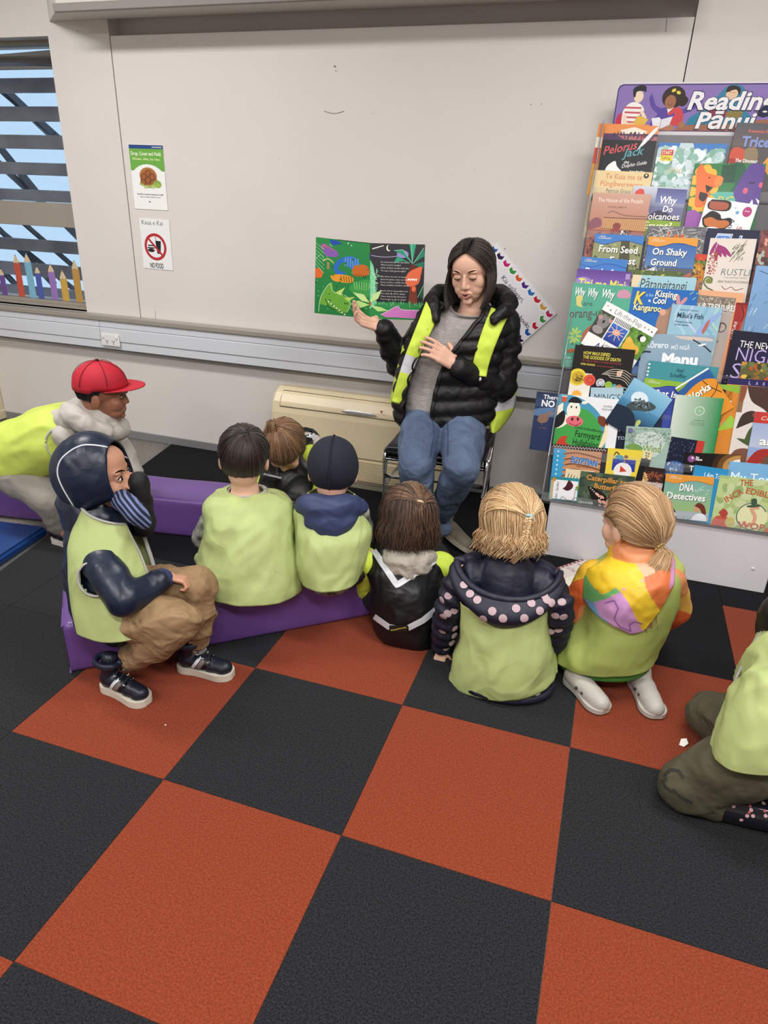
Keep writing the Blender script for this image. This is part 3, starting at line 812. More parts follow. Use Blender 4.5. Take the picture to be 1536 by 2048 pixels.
def A_house(D, k):
    D.rect('#c79a86', 0, 0, 1, .75, '#b5735c'); D.text('The House of the People', .1, .15, .78, .07, '#f0ddd2', .0); D.text('RAUHIA JAMESON', .3, .245, .32, .03, '#7b5146')
    D.rect('#cf9d6d', .25, .42, .75, .25); r = R(3)
    for i in range(22): D.line('#7b4d35', .006, [(.28 + i * .033, .42), (.26 + i * .033, .60)])
    D.curve('#6b4236', .008, [(.3, .34), (.4, .3), (.6, .36), (.98, .37)]); D.line('#5b3a30', .008, [(.25, .41), (1, .41)]); D.line('#5b3a30', .008, [(.25, .6), (1, .62)])
    D.blob('#8a5562', [(.0, .5), (.1, .42), (.2, .44), (.22, .55), (.1, .6), (0, .62)]); D.rect('#a05c4e', 0, .62, 1, k); D.ell('#8c3f3c', .5, .55, .07, .06); D.blob('#93453f', [(.38, .9), (.4, .62), (.55, .6), (.62, .72), (.6, .95)])
    D.speck(r, ['#2a2322', '#f0ede8', '#3b302e'], .58, .62, .18, .22, 70, .006, .016); D.speck(r, ['#7d3e3b', '#b77b5e', '#5c3540'], 0, .66, .9, .5, 90, .01, .03); D.rect('#6b3a57', 0, 1.15, 1, .3)
def A_volcano(D, k):
    D.rect('#c9ced6', 0, 0, 1, .35, '#7d83a6'); D.rect('#4a4a86', .45, .02, .55, .26, '#6f7bb0'); D.blob('#d6362e', [(.05, .1), (.14, .05), (.22, .12), (.24, .5), (.18, .8), (.02, .7)])
    D.blob('#3b3550', [(.1, .9), (.3, .6), (.55, .42), (.8, .5), (1, .62), (1, .95)]); D.rect('#8aa83c', 0, .82, 1, k)
    D.rect('#8aa83c', .24, .60, .76, .6); D.text('Why', .52, .29, .32, .13, '#f4f2ee', .02, .1); D.text('Do', .62, .44, .18, .11, '#f4f2ee', .02, .1); D.text('Volcanoes', .27, .60, .68, .12, '#f4f2ee', .012, .1, -.04); D.text('Erupt?', .32, .77, .52, .13, '#f0edc8', .015, .1, -.03)
def A_falls(D, k):
    D.rect('#3e7bc0', 0, 0, 1, .3); D.poly('#3d7a52', [(.5, .2), (1, .16), (1, .9), (.4, .9)]); D.rect('#6fa08c', 0, .25, .5, .5); D.blob('#c4d6dc', [(.32, 0), (.50, 0), (.55, .2), (.68, .5), (.8, k), (.1, k), (.12, .5), (.25, .3)])
    r = R(5); D.speck(r, ['#e4edf1', '#cfdfe2', '#a9c6bd', '#7fae9a', '#b8cfd2', '#8db8a8'], 0, .1, .95, k - .1, 260, .02, .06); D.rect('#c83a3f', .06, .1, .18, .08); D.text('START', .07, .165, .15, .05, '#f5e9c0', .02); D.rect('#e2d64a', .06, .18, .18, .08); D.text('Talking', .07, .24, .14, .045, '#a05a20', .01); D.text('Caring', .2, .42, .2, .08, '#d9c47a', -.005)
def A_trice(D, k):
    D.rect('#4a4a52', 0, 0, 1, .4, '#6a5a56'); D.blob('#c85038', [(-.1, .9), (0, .5), (.12, .42), (.3, .5), (.34, .62), (.1, .7)]); D.blob('#8c7a5c', [(.25, .45), (.4, .4), (.5, .55), (.45, .9), (.3, .9)]); D.blob('#e0a040', [(.6, .7), (.75, .5), (.9, .6), (.8, .9)])
    D.text('Francesca Smith', .24, .16, .45, .05, '#e0685a', .02); D.text('Triceratops', .16, .40, 1.1, .17, '#8492c8', .04, 0, 0, '#2a2c48'); D.rect('#a3312c', 0, .62, .12, .3); D.text('The Dinosaur', .12, .68, .4, .06, '#eee', .02); D.text('Built to Do', .1, .78, .36, .06, '#eee', .02)
def A_abc(D, k):
    D.rect('#2f7a45', 0, 0, 1, k); D.poly('#1f5c3a', [(.5, 0), (.62, .3), (.55, .42), (.8, .28), (.7, 0)]); D.rect('#5fb0a0', .3, .4, .4, .8); D.rect('#1d4d33', .4, .02, .2, .25)
    for a in range(11): t = a * .6; D.ell('#f0b53a', .17 + .15 * math.cos(t), .36 + .28 * math.sin(t), .075, .07)
    D.blob('#e9702f', [(.04, .1), (.1, 0), (.18, .12), (.3, .16), (.44, .2), (.4, .32), (.3, .36), (.28, .5), (.2, .62), (.1, .6), (.08, .4)]); D.ell('#f08a3c', .38, .25, .06, .08); D.poly('#1a1416', [(.2, .3), (.32, .34), (.24, .42)]); D.blob('#2a1213', [(.14, .4), (.26, .44), (.22, .54), (.14, .5)]); D.ell('#1b1514', .24, .2, .012)
    D.blob('#5b3f8e', [(.68, .2), (.78, .02), (.9, .0), (1.0, .1), (1.0, .62), (.8, .7), (.72, .66), (.66, .5), (.62, .4)]); D.ell('#14101c', .83, .27, .014); D.ell('#14101c', .87, .27, .014); D.ell('#d9607a', .78, .38, .035, .045); D.ell('#d9607a', .98, .3, .03, .04); D.poly('#eee', [(.85, .6), (.9, .5), (.92, .56)]); D.poly('#eee', [(.94, .48), (1, .52), (1, .58)])
    D.text('BC', .42, .6, .22, .14, '#d9c964', .0); D.blob('#9a58a8', [(.0, .7), (.1, .66), (.2, .72), (.26, .7), (.24, .95), (0, 1.0)])
def A_bear(D, k):
    D.rect('#f0eeee', 0, 0, 1, k); D.blob('#1c1512', [(.1, .02), (.4, .0), (.5, .06), (.46, .2), (.12, .22), (.04, .12)]); D.blob('#a9533a', [(.08, .06), (.42, .05), (.42, .18), (.12, .2)])
    D.blob('#1c1512', [(.02, .4), (.16, .24), (.34, .28), (.4, .36), (.55, .32), (.62, .42), (.5, .56), (.4, .6), (.1, .56)]); D.blob('#c4703a', [(.06, .42), (.18, .36), (.34, .4), (.5, .38), (.58, .44), (.46, .54), (.14, .54)]); D.ell('#efeeee', .3, .62, .18, .08); D.ell('#c4703a', .3, .7, .16, .08)
    D.ell('#b23a78', .84, .16, .09, .1); D.text('See', .79, .16, .1, .03, '#f4d9e6'); D.ell('#6fa4d4', .66, .2, .035); D.ell('#8fb4d8', .6, .12, .015); D.text('An', .56, .32, .2, .1, '#3a3f6a', -.0, 0, 1.5); D.text('So', .74, .46, .2, .1, '#a83a4a', 0, 0, 1.5)
def wavy(col1, col2, ttl, art2=None, num=None, **kw):
    def f(D, k):
        if art2: art2(D, k)
        D.poly(col1, [(0, 0), (1, 0), (1, .17), (.85, .14), (.7, .11), (.5, .12), (.35, .17), (.2, .2), (0, .16)])
        D.curve(col2, .012, [(0, .165), (.2, .205), (.35, .175), (.5, .125), (.7, .115), (.85, .145), (1, .175)], 4)
        D.text('Connected', .07, .10, .26, .045, '#f2ecd8', .0, .2); D.text('Series', .12, .06, .1, .03, '#f2ecd8')
        y = .36
        for s in ttl:
            wd = min(.80, len(s) * .088); D.text(s, .12 if len(ttl) < 3 else .1, y, wd, .135, '#f6f5f0', .02, .05, 0, '#222b33', .008); y += .22
    return f
def forest(D, k): r = R(7); D.rect('#8f9468', 0, 0, 1, k); D.poly('#4e4b3a', [(.55, .1), (.72, .1), (.78, .5), (.86, k), (.6, k)]); D.speck(r, ['#5b6136', '#7d8452', '#a6a878', '#3d3f2a'], 0, .1, 1, k, 90, .01, .04)
def blueb(D, k): D.rect('#3f76c4', 0, 0, 1, k, '#5b97d6')
def quake(D, k): D.rect('#3a66ac', 0, .1, 1, .5, '#5a7fb0'); r = R(8); D.rect('#5a5f68', 0, .62, 1, k); D.poly('#b06a56', [(.4, 1.0), (.98, .68), (1, .9), (.6, 1.1)]); D.poly('#d8dde4', [(.0, .72), (.24, .6), (.3, .7), (.12, .78)]); D.rect('#e4e6e8', .2, .66, .03, .3); D.rect('#e4e6e8', .34, .7, .03, .26); D.speck(r, ['#3b3f46', '#8a8d90', '#c9ccd0'], 0, .6, .5, .4, 50, .008, .02)
def A_twigs(D, k): r = R(9); D.rect('#6e6c70', 0, 0, 1, k); D.hatch(r, ['#d3d0cc', '#3a3840', '#9b98a0', '#e6e3de'], 0, 0, .95, min(k, .9), 260, .06, .2, .008); D.text('Lea', .36, .23, .3, .15, '#d9702c', .01)
def A_tale(D, k): D.rect('#1d1f3e', 0, 0, 1, k); D.poly('#3f78c8', [(.16, .3), (.22, .1), (.5, .1), (.48, .3)]); D.line('#e9f0f8', .015, [(.16, .3), (.22, .1), (.5, .1), (.48, .18)]); D.text('Tale', .2, .32, .66, .2, '#dfe9f5', .03, .15); D.text('Tale', .21, .31, .63, .18, '#3f78c8', .0, .15)
def A_rustle(D, k):
    D.rect('#dfd5cb', 0, 0, 1, k)
    for i, (x, y, a) in enumerate(((.08, .02, 1.9), (.14, .06, 1.2), (.2, .08, 1.0), (.26, .1, .8), (.12, .12, 1.5))): D.ell('#9b2f72', x + .12 * math.cos(a) + .06, y + .12 + .1 * math.sin(a), .16, .04, a)
    r = R(11); D.speck(r, ['#a8473d', '#c98378', '#8a3a30'], .04, .3, .2, .5, 70, .01, .018); D.line('#a8473d', .01, [(.12, .2), (.2, .75)]); D.hatch(r, ['#5d6148', '#7a7b5c'], .55, .1, .26, .34, 60, .05, .1, .01, 2.2); D.line('#5d5040', .01, [(.8, .02), (.5, .52)])
    D.text('RUSTLE', .36, .82, .68, .15, '#6f7876', -.006, .12); D.text('THE HIDDEN SERIES', .44, .89, .5, .035, '#8a857c', -.002); D.text('GREAT PLANTS OF AOTEAROA', .32, .99, .66, .05, '#4b4a44', .006, .1)
    D.curve('#5f6b48', .03, [(.3, 1.45), (.26, 1.2), (.12, 1.12), (.02, 1.0), (.06, .88), (.18, .9), (.18, 1.0), (.1, .98)]); D.curve('#8a7f5c', .02, [(.2, 1.46), (.3, 1.25), (.46, 1.22), (.5, 1.3)]); D.ell('#7b8a3c', .12, .96, .07, .06); D.curve('#8a5560', .012, [(.42, 1.06), (.52, 1.14), (.64, 1.08), (.74, 1.15), (.9, 1.1)]); D.blob('#6c6f58', [(.45, 1.42), (.6, 1.32), (.8, 1.32), (.95, 1.4), (.9, 1.46), (.5, 1.48)])
def A_flower(D, k): r = R(12); D.rect('#8a4f4a', 0, 0, 1, k); D.speck(r, ['#c8564a', '#6a3a3c', '#d9a08c', '#47403c', '#a9b5a8'], 0, 0, 1, k, 160, .03, .08)
def A_water(D, k): r = R(13); D.rect('#7fa6d2', 0, 0, 1, k, '#6a8fae'); D.hatch(r, ['#33506e', '#c6d6e4', '#55749a'], 0, .2, 1, k - .2, 70, .05, .2, .012, 2.2); D.curve('#27384e', .012, [(.1, .12), (.4, .2), (.7, .1)])
def A_tini(D, k): D.rect('#5c3a8c', 0, 0, 1, .3, '#7f5fb4'); D.blob('#9c84c2', [(0, .4), (0, .2), (.15, .14), (.3, .2), (.36, .34), (.7, .3), (.9, .22), (1, .3), (1, .6), (0, .6)]); D.text('Tini me Mini', .06, .34, .86, .17, '#e6dd62', .02); D.rect('#a98cc8', .9, .04, .08, .1)
def A_greenstrip(D, k): r = R(14); D.rect('#55653a', 0, 0, 1, k); D.speck(r, ['#6d8048', '#3d4a2c', '#c9b04a'], 0, 0, 1, .4, 50, .01, .03)
def A_patangi(D, k): D.rect('#a3cbd6', 0, 0, 1, .5, '#86b8c8'); D.blob('#e2cfae', [(0, 0), (.14, .0), (.1, .2), (.06, .5), (0, .6)]); D.text('Pātangitangi', .14, .22, .72, .17, '#4a4644', .002, .05)
def A_leaves(D, k): r = R(15); D.rect('#c98a34', 0, 0, 1, k); D.rect('#d0452f', 0, 0, 1, .3); D.rect('#6e8a3a', 0, .3, 1, .2); D.speck(r, ['#e0a23a', '#7a5a24', '#3a2c20', '#d8602c', '#4b5a2c'], 0, .2, 1, k, 150, .02, .06)
def A_why(D, k):
    D.rect('#55a78c', 0, 0, 1, k)
    for i, x in enumerate((.04, .26, .5)): D.text('Why', x, .21, .18 if i < 2 else .22, .14, '#dfeae6', .03, .05, .06, '#3b7a66')
    D.blob('#c98fa8', [(.76, .17), (.78, .09), (.88, .06), (.97, .1), (.99, .15), (.95, .2), (.8, .2)]); D.blob('#d8c77a', [(.08, .24), (.14, .2), (.2, .25), (.18, .34), (.22, .4), (.12, .38), (.1, .32)])
    D.text('are', .22, .37, .16, .08, '#3f6259', .01); D.text('orang-utans', .02, .60, .8, .16, '#5f5356', .01, 0, -.1); D.blob('#b06a50', [(.5, .62), (.36, .74), (.28, .86), (.3, 1.0), (.44, .98), (.5, .8)]); r = R(16)
    for q in range(9): a = q * .7; D.ell('#a8c468', .16 + .07 * math.cos(a), .9 + .1 * math.sin(a), .06, .022, a)
    D.text('so', .12, 1.06, .08, .07, '#47776a'); D.ell('#a9613c', .14, 1.16, .08, .035, -.3); D.text('and other', .04, 1.3, .12, .035, '#dfe')
def A_kiss(D, k):
    D.rect('#2167b4', 0, 0, 1, k); D.text('K', .05, .25, .15, .19, '#f0cf45', .03, .1, .05, '#15396a', .012); D.text('is for', .22, .13, .12, .05, '#9cc0e6'); D.text('Kissing', .36, .12, .33, .1, '#f2ecd8', .02, .05, .04, '#15396a'); D.text('a', .27, .21, .04, .05, '#fff'); D.text('Cool', .34, .235, .2, .1, '#f4f2ea', .025, .05, -.04, '#15396a'); D.text('Kangaroo', .06, .35, .43, .1, '#f2e9a8', .02, .05, .02, '#15396a')
    D.blob('#a9836e', [(.45, .5), (.5, .34), (.6, .3), (.66, .2), (.7, .3), (.72, .55), (.6, .75), (.46, .7)]); D.ell('#c58f94', .72, .16, .03, .09, -.2); D.ell('#c58f94', .80, .17, .03, .08, .6); D.ell('#d9a48a', .52, .36, .05); D.ell('#b5442e', .13, .56, .07, .05); D.blob('#c23f2c', [(.3, .85), (.5, .7), (.6, .85), (.5, 1.0)])
    for x, y in ((.88, .06), (.93, .14), (.97, .05)): D.line('#9ac8a8', .012, [(x, y), (x + .04, y - .04)])
def A_treas(D, k): r = R(17); D.rect('#e3a980', 0, 0, 1, k); D.rect('#8a7d70', .0, .12, .84, k); D.hatch(r, ['#cfc4b4', '#4d453d'], .05, .14, .75, .28, 90, .03, .08, .012); D.rect('#b5a79e', 0, .44, .84, k); D.text('OUR TREASURES', -.02, .42, .9, .13, '#f2efe8', .015); D.text('D', .62, .92, .16, .24, '#55403c', .0); D.text('the', .52, 1.16, .16, .09, '#6a5650', 0)
def A_red(D, k): D.rect('#9c2c28', 0, 0, 1, k); D.rect('#7d201f', 0, 0, 1, .04); D.blob('#b33a30', [(.14, .1), (.9, .08), (1, .5), (.2, .7)]); D.blob('#7c8583', [(.16, .45), (.2, .26), (.28, .2), (.33, .3), (.3, .5), (.28, .8), (.15, .8)]); D.curve('#4a1714', .016, [(.1, .05), (.16, .2), (.14, .34)]); D.curve('#4a1714', .016, [(.5, .05), (.56, .16), (.66, .26)]); D.text('TREASURE', .03, .75, .4, .05, '#e9d9d2', .01, 0, -1.45)
def A_fish(D, k): r = R(18); D.rect('#94bcd2', 0, 0, 1, k, '#8fc0c0'); [D.curve(c, .05, [(x, -.1), (x - .1, .3), (x + .15, .6), (x, 1.0)]) for x, c in ((.2, '#a9c9dc'), (.45, '#b6c8e2'), (.75, '#7fb0c8'), (.95, '#a8cfc6'))]; D.blob('#8fa9d8', [(.5, .7), (.65, .4), (.85, .16), (1, .1), (.8, .4), (.6, .8)]); D.blob('#b06a5c', [(.68, .5), (.74, .32), (.8, .26), (.78, .42), (.72, .56)]); D.text("Māui's Fish", .14, .26, .52, .1, '#1d3350', .012); D.text('Retold by Rosemary', .18, .11, .36, .03, '#5d7c9a'); D.text('Illustrated by the artist', .12, .36, .34, .03, '#2f4a66'); D.text('of the islands', .12, .42, .28, .03, '#2f4a66')
def A_night(D, k): r = R(19); D.rect('#17162c', 0, 0, 1, k); D.rect('#241d44', .2, .3, .8, .5); D.text('THE NEW', .14, .26, .5, .11, '#f1eff4', .0); D.text('NIGHT', .13, .48, .82, .22, '#b9a6dc', -.008); D.text('SKY', .11, .78, .7, .26, '#b9a6dc', -.008); D.blob('#4a86c8', [(-.3, 1.5), (-.2, 1.0), (.1, .92), (.3, 1.1), (.3, 1.5)]); D.speck(r, ['#dfe4f4'], 0, .6, .9, .5, 24, .003, .007)
def A_animals(D, k):
    D.rect('#f2f0ee', 0, 0, 1, k); r = R(20); D.text('Lift-the-Flap', .22, .12, .52, .085, '#6a6f76', -.004); [D.ell(c, x, y, .014) for x, y, c in ((.06, .06, '#c98aa0'), (.14, .1, '#4f5560'), (.8, .08, '#c8646a'), (.87, .08, '#7b8a9a'), (.94, .09, '#3c4450'))]
    D.rect('#3d3a34', .0, .16, .27, .42); D.blob('#86807e', [(.03, .3), (.08, .2), (.2, .22), (.25, .3), (.2, .42), (.07, .42)]); D.ell('#b98d92', .05, .27, .04, .05); D.ell('#b98d92', .24, .24, .04, .05); D.ell('#15120f', .14, .32, .02, .03); D.ell('#9a9490', .12, .48, .1, .07); D.speck(r, ['#5a7a4a', '#4b463f'], 0, .17, .26, .08, 16, .01, .02)
    D.rect('#f4f4f4', .28, .16, .32, .08); [D.line('#15151a', .013, [(.30 + .028 * q, .16), (.31 + .028 * q, .24)]) for q in range(11)]; D.rect('#3a6fc4', .29, .26, .3, .32, '#1d3488'); D.ell('#e3a898', .43, .38, .07, .05); [D.line('#e8b8a6', .012, [(.43, .38), (.43 + .14 * math.cos(a), .39 + .13 * math.sin(a))]) for a in (0, .6, 1.3, 2.2, 2.8, 3.6, 4.3, 5.2, 5.8)]
    D.rect('#5e8a34', .61, .16, .39, .45); D.speck(r, ['#78a344', '#49702a'], .62, .17, .37, .42, 40, .01, .03); D.blob('#dfae3c', [(.64, .4), (.7, .34), (.8, .4), (.9, .42), (.92, .54), (.66, .56)]); D.ell('#e4b84c', .68, .38, .05); D.ell('#1c1c1e', .83, .26, .05, .06); D.ell('#efeeea', .88, .26, .05, .05)
    D.text('Learn About', .35, .66, .4, .055, '#8a8f98', -.004); D.text('ANIMALS', .22, .80, .66, .14, '#2d3a7c', -.002); D.rect('#35512c', 0, .82, 1, k - .8); D.speck(r, ['#5f8a3e', '#2d4a66', '#1f2d1c'], 0, .83, .9, .2, 60, .01, .03)
def A_maui(D, k):
    D.rect('#141110', 0, 0, 1, k); D.text('HOW MAUI DEFIED', .16, .15, .45, .055, '#ecdc52', .012); D.text('THE GODDESS OF DEATH', .16, .22, .63, .055, '#ecdc52', .012); D.text('TE TAKI A MAUI I A HINE-NUI-TE-PO', .15, .275, .66, .04, '#a03a34', .0); D.text('PETER GOSSAGE', .14, .33, .24, .03, '#e4d24a', .02); D.text('AND HIS GREAT JOURNEY', .4, .335, .3, .022, '#a03a34')
    D.rect('#e9e4da', 0, .47, .36, k); D.ell('#e6cc3c', .12, .55, .15, n=20); D.ell('#c9a62e', .13, .56, .11, n=16); D.hatch(R(21), ['#3a2f14'], .06, .5, .12, .12, 26, .03, .05, .008, .5); D.ell('#d9533c', .33, .58, .10, n=18); D.ring('#a83228', .012, .34, .58, .05); D.ell('#c8ccd2', .52, .61, .075, n=16); D.ring('#55606c', .01, .52, .61, .045, 0, 300); D.ell('#8fb43c', .66, .63, .065, n=14); D.ell('#4f98a4', .76, .64, .04); D.ell('#b56a4c', .84, .65, .05); D.poly('#d8b09c', [(.76, .38), (.86, .36), (.84, .46), (.77, .48)])
    for q in range(5): D.curve('#cfc6b4', .009, [(.52 + q * .03, .46 - q * .0), (.68, .36 + q * .035), (.88, .36 + q * .04), (1, .42 + q * .05)])
    for q in range(5): D.ring('#d4cbb9', .010, .86, 1.0, .14 + q * .055, 180, 330, 14)
    D.ell('#c26e58', .86, 1.0, .1); D.blob('#1b1212', [(.42, .95), (.42, .72), (.56, .66), (.68, .74), (.7, .95)]); D.blob('#8d4f3c', [(.44, .96), (.45, .82), (.56, .76), (.66, .82), (.67, .96)]); D.ell('#fff', .5, .84, .02, .014); D.ell('#fff', .62, .85, .02, .014); D.curve('#1b1212', .014, [(.45, .8), (.52, .81), (.56, .85), (.6, .81), (.66, .81)])
    D.ell('#e9a83a', .15, .86, .075, n=16); [D.poly('#e9a83a', [(.15 + .07 * math.cos(a - .15), .86 + .07 * math.sin(a - .15)), (.15 + .11 * math.cos(a), .86 + .11 * math.sin(a)), (.15 + .07 * math.cos(a + .15), .86 + .07 * math.sin(a + .15))]) for a in [q * .524 for q in range(12)]]
def A_manu(D, k): D.rect('#8fa9bd', 0, 0, 1, k, '#8098ac'); D.blob('#cfc0b4', [(.45, .03), (.9, .05), (.98, .12), (.6, .1)]); D.text('HE', -.06, .26, .09, .07, '#a9c0d0', .02); D.text('Kōrero', .06, .29, .33, .13, '#dfe7ee', .025); D.text('MŌ NGĀ', .43, .31, .26, .08, '#dfe7ee', .02); D.text('Manu', .32, .62, .50, .22, '#f0f3f5', .045); D.line('#20262e', .022, [(.72, .1), (.82, .18), (.9, .24), (.98, .34)]); D.ell('#e9ecee', .85, .2, .06, .02, -.4); D.curve('#1c2026', .03, [(.0, .56), (.0, .44), (.06, .38), (.14, .38)])
def A_teal(D, k): D.rect('#3f8f98', 0, 0, 1, k); [D.rect('#e6ebec', .0, .04 + q * .055, .03, .025) for q in range(12)]; D.text('Axel', .42, .13, .1, .06, '#1d4a58'); D.text('Scheffler', .34, .21, .24, .06, '#1d4a58'); D.blob('#cf5a34', [(.0, .5), (.15, .38), (.3, .28), (.42, .28), (.48, .42), (.2, .55)]); D.ell('#1d1c22', .45, .36, .05, .07); D.ell('#f0ece4', .36, .3, .02)
def A_ball(D, k): D.rect('#2b5a9a', 0, 0, 1, k); D.poly('#e9ece8', [(0, 0), (1, 0), (1, .05), (0, .05)]); D.poly('#7fa63c', [(0, .05), (.4, .05), (.2, .12), (0, .14)]); D.blob('#e0912c', [(-.1, 1.4), (-.1, .5), (.2, .3), (.6, .22), (.9, .3), (1.1, .6), (1.1, 1.4)]); D.curve('#3d2814', .02, [(0, .75), (.4, .82), (.8, .7), (1, .5)]); D.curve('#3d2814', .02, [(.7, .24), (.78, .5), (.95, .8)]); D.text('Works', .06, .56, .72, .19, '#f8f4ea', .03, .05, 0, '#3a2a1a')
def A_whatis(D, k): D.rect('#3a4aa0', 0, 0, 1, k)
def A_ings(D, k): D.rect('#17171c', 0, 0, 1, k); D.poly('#8bb43c', [(0, 0), (1, .0), (1, .25), (.7, .2), (.3, .1), (0, .08)]); D.text('Things', -.25, .66, 1.06, .24, '#f5f5f2', .03, .05, 0, '#000'); D.poly('#9cc63e', [(.5, 1.5), (.85, .95), (1, 1.1), (1, 1.35), (.7, 1.45)]); D.blob('#3f6aa8', [(0, 1.7), (.2, 1.35), (.5, 1.6), (.3, 1.8)])
def A_autumn(D, k): r = R(22); D.rect('#5d5a35', 0, 0, 1, k); D.speck(r, ['#c98a3a', '#8a6a2c', '#b5562c', '#3c4426', '#d9b44a', '#6d7a48'], 0, 0, 1, k, 220, .02, .05); D.text('S', .8, .3, .2, .2, '#f2efe8', .02)
def A_band(D, k): D.rect('#d98a34', 0, 0, 1, k); D.rect('#2a2458', 0, 0, 1, .1); [D.text(c, .3 + q * .1, .08, .03, .05, '#c8c0e0') for q, c in enumerate('LAKELAND')]; D.curve('#a04a24', .02, [(.2, .25), (.5, .18), (.8, .3)])
def A_birds(D, k):
    D.rect('#ded6d0', 0, 0, 1, k); D.rect('#8a6a4c', 0, 0, .1, .55); D.blob('#8c5036', [(.0, .0), (.12, .0), (.1, .3), (.02, .3)]); D.blob('#4b352c', [(.12, .0), (.6, .0), (.95, .05), (.9, .4), (.82, .55), (.86, .7), (.7, .62), (.5, .45), (.25, .3)]); D.blob('#3f332c', [(.05, .9), (.12, .6), (.3, .5), (.45, .58), (.42, .68), (.25, .78)]); D.ell('#8e4a3c', .36, .58, .05)
    D.blob('#4d5a34', [(.25, 1.1), (.3, .9), (.4, .78), (.42, 1.0), (.5, 1.12), (.4, 1.25), (.1, 1.1)]); D.blob('#7d5140', [(.0, 1.6), (.1, 1.35), (.35, 1.3), (.55, 1.5), (.5, 1.9), (0, 1.9)]); D.text('So', .46, .92, .3, .1, '#b0453a', .0)
def A_and(D, k): D.rect('#8fa9d4', 0, 0, 1, .9, '#b9c2d6'); D.rect('#c23a34', 0, 0, 1, .28); D.text('Connected', .15, .2, .8, .1, '#f4e6d0', .0, .2); D.text('So', .62, .6, .3, .2, '#f5f5f2', .03, 0, 0, '#333'); D.text('and', .22, .82, .55, .2, '#f5f5f2', .03, 0, 0, '#333'); D.rect('#b5978a', 0, 1.15, 1, k); D.blob('#a3302c', [(0, 1.3), (.2, .98), (.5, .92), (.6, 1.1), (.3, 1.3)]); D.blob('#6a4f40', [(.3, 1.9), (.36, 1.2), (.6, 1.05), (.8, 1.2), (.8, 1.9)]); D.rect('#b53a34', 0, 1.8, 1, .2)
def A_whale(D, k): r = R(23); D.rect('#8fc3dc', 0, 0, 1, .5, '#5f9cc4'); D.rect('#4d8db4', 0, .5, 1, .4, '#1f3e5c'); D.ell('#dbeaf2', .38, .36, .2, .17, n=20); D.blob('#3d4d50', [(.2, .62), (.3, .46), (.5, .36), (.62, .3), (.8, .34), (.7, .5), (.5, .6), (.3, .7)]); D.speck(r, ['#55646a', '#2a3538', '#7d8c8a'], .3, .34, .4, .22, 60, .01, .025); D.blob('#16283e', [(0, .7), (.3, .66), (.55, .8), (.7, 1.2), (0, 1.2)]); D.ell('#b9c86a', .66, .84, .05, .08)
def A_ik(D, k): D.rect('#1c2b48', 0, 0, 1, k, '#16202f'); D.text('IKA', -.03, .78, .4, .2, '#e4e9ee', .03, .1, -.3); D.text('TORU', .02, .98, .34, .08, '#c2ccd6', .01, 0, -.1)
def A_ming(D, k): D.rect('#a9c6d4', 0, 0, 1, k); D.text("MING'S", .12, .42, .8, .22, '#2a3540', -.004)
def A_nokiwi(D, k): r = R(24); D.rect('#232f52', 0, 0, 1, .6, '#3b4d72'); D.blob('#5a7aa4', [(0, .75), (.3, .66), (1.2, .6), (1.2, .95), (0, 1.0)]); D.text('There', .30, .26, .66, .17, '#f2f2f4', .02); D.text('NO', .26, .58, .55, .26, '#f4f4f6', .035); D.blob('#8a6a58', [(.16, 1.2), (.24, .98), (.5, .88), (.62, .86), (.64, 1.05), (.55, 1.25), (.3, 1.3)]); D.ell('#8f6f5c', .66, .84, .09, .08); D.line('#c2b09c', .015, [(.74, .85), (1.0, .84)]); D.line('#8a6a58', .02, [(.4, 1.28), (.38, 1.4)]); D.text('R. Colin', .3, 1.52, .3, .04, '#b56a6a')
def A_cow(D, k):
    D.rect('#e9ebee', 0, 0, 1, k); D.blob('#4b97b8', [(0, 0), (.2, 0), (.45, .08), (.68, .26), (.8, .5), (.86, .9), (.86, k), (0, k)]); D.blob('#43a04a', [(0, .45), (.1, .4), (.2, .3), (.4, .2), (.6, .3), (.74, .5), (.82, .8), (.82, k), (0, k)])
    D.blob('#f2e9d8', [(.0, .2), (.08, .14), (.1, .3), (.22, .36), (.16, .5), (0, .55)]); D.blob('#18161a', [(0, .36), (.1, .26), (.14, .34), (.12, .48), (0, .56)]); D.ell('#f4ecdc', .26, .24, .11, .15, n=18); D.blob('#18161a', [(.15, .12), (.2, .04), (.3, .03), (.38, .1), (.3, .12), (.22, .12)]); D.ell('#1a1416', .22, .19, .012, .02); D.ell('#1a1416', .3, .19, .012, .02); D.ell('#f4ecdc', .42, .1, .05, .025, -.2)
    D.ell('#df6b76', .3, .42, .14, .09, n=18); D.ell('#3a1318', .26, .39, .018, .03, .2); D.ell('#3a1318', .35, .38, .018, .03, -.2); D.curve('#7a2430', .01, [(.22, .46), (.32, .49), (.4, .44)]); D.blob('#7a3a24', [(.66, .3), (.76, .3), (.84, .42), (.76, .46), (.68, .4)]); D.blob('#f2e0b8', [(.8, .42), (.84, .48), (.84, .7), (.78, .85), (.8, .95), (.66, .95), (.74, .8), (.78, .6)])
    D.blob('#c8402c', [(.06, .8), (.12, .7), (.22, .68), (.2, .78), (.34, .86), (.36, k), (.1, k)]); D.rect('#8a3a2c', 0, .84, .1, .2); D.ell('#d87a6c', .52, .96, .1, .06); D.rect('#cf5a3c', .05, .03, .08, .09); D.rect('#f0e4cc', .045, .02, .09, .015)
    D.text('Cock-a-doodle-moo!', .32, .53, .48, .05, '#16321a', .0, .1, .08); D.text('Farmyard', .34, .67, .4, .11, '#16321a', .004, 0, .05); D.text('Hullabaloo', .32, .81, .42, .11, '#16321a', .004, 0, .04); D.text('SOUNDS', .72, .14, .14, .03, '#999'); D.text('TOUCH & FEEL', .70, .19, .18, .03, '#888')
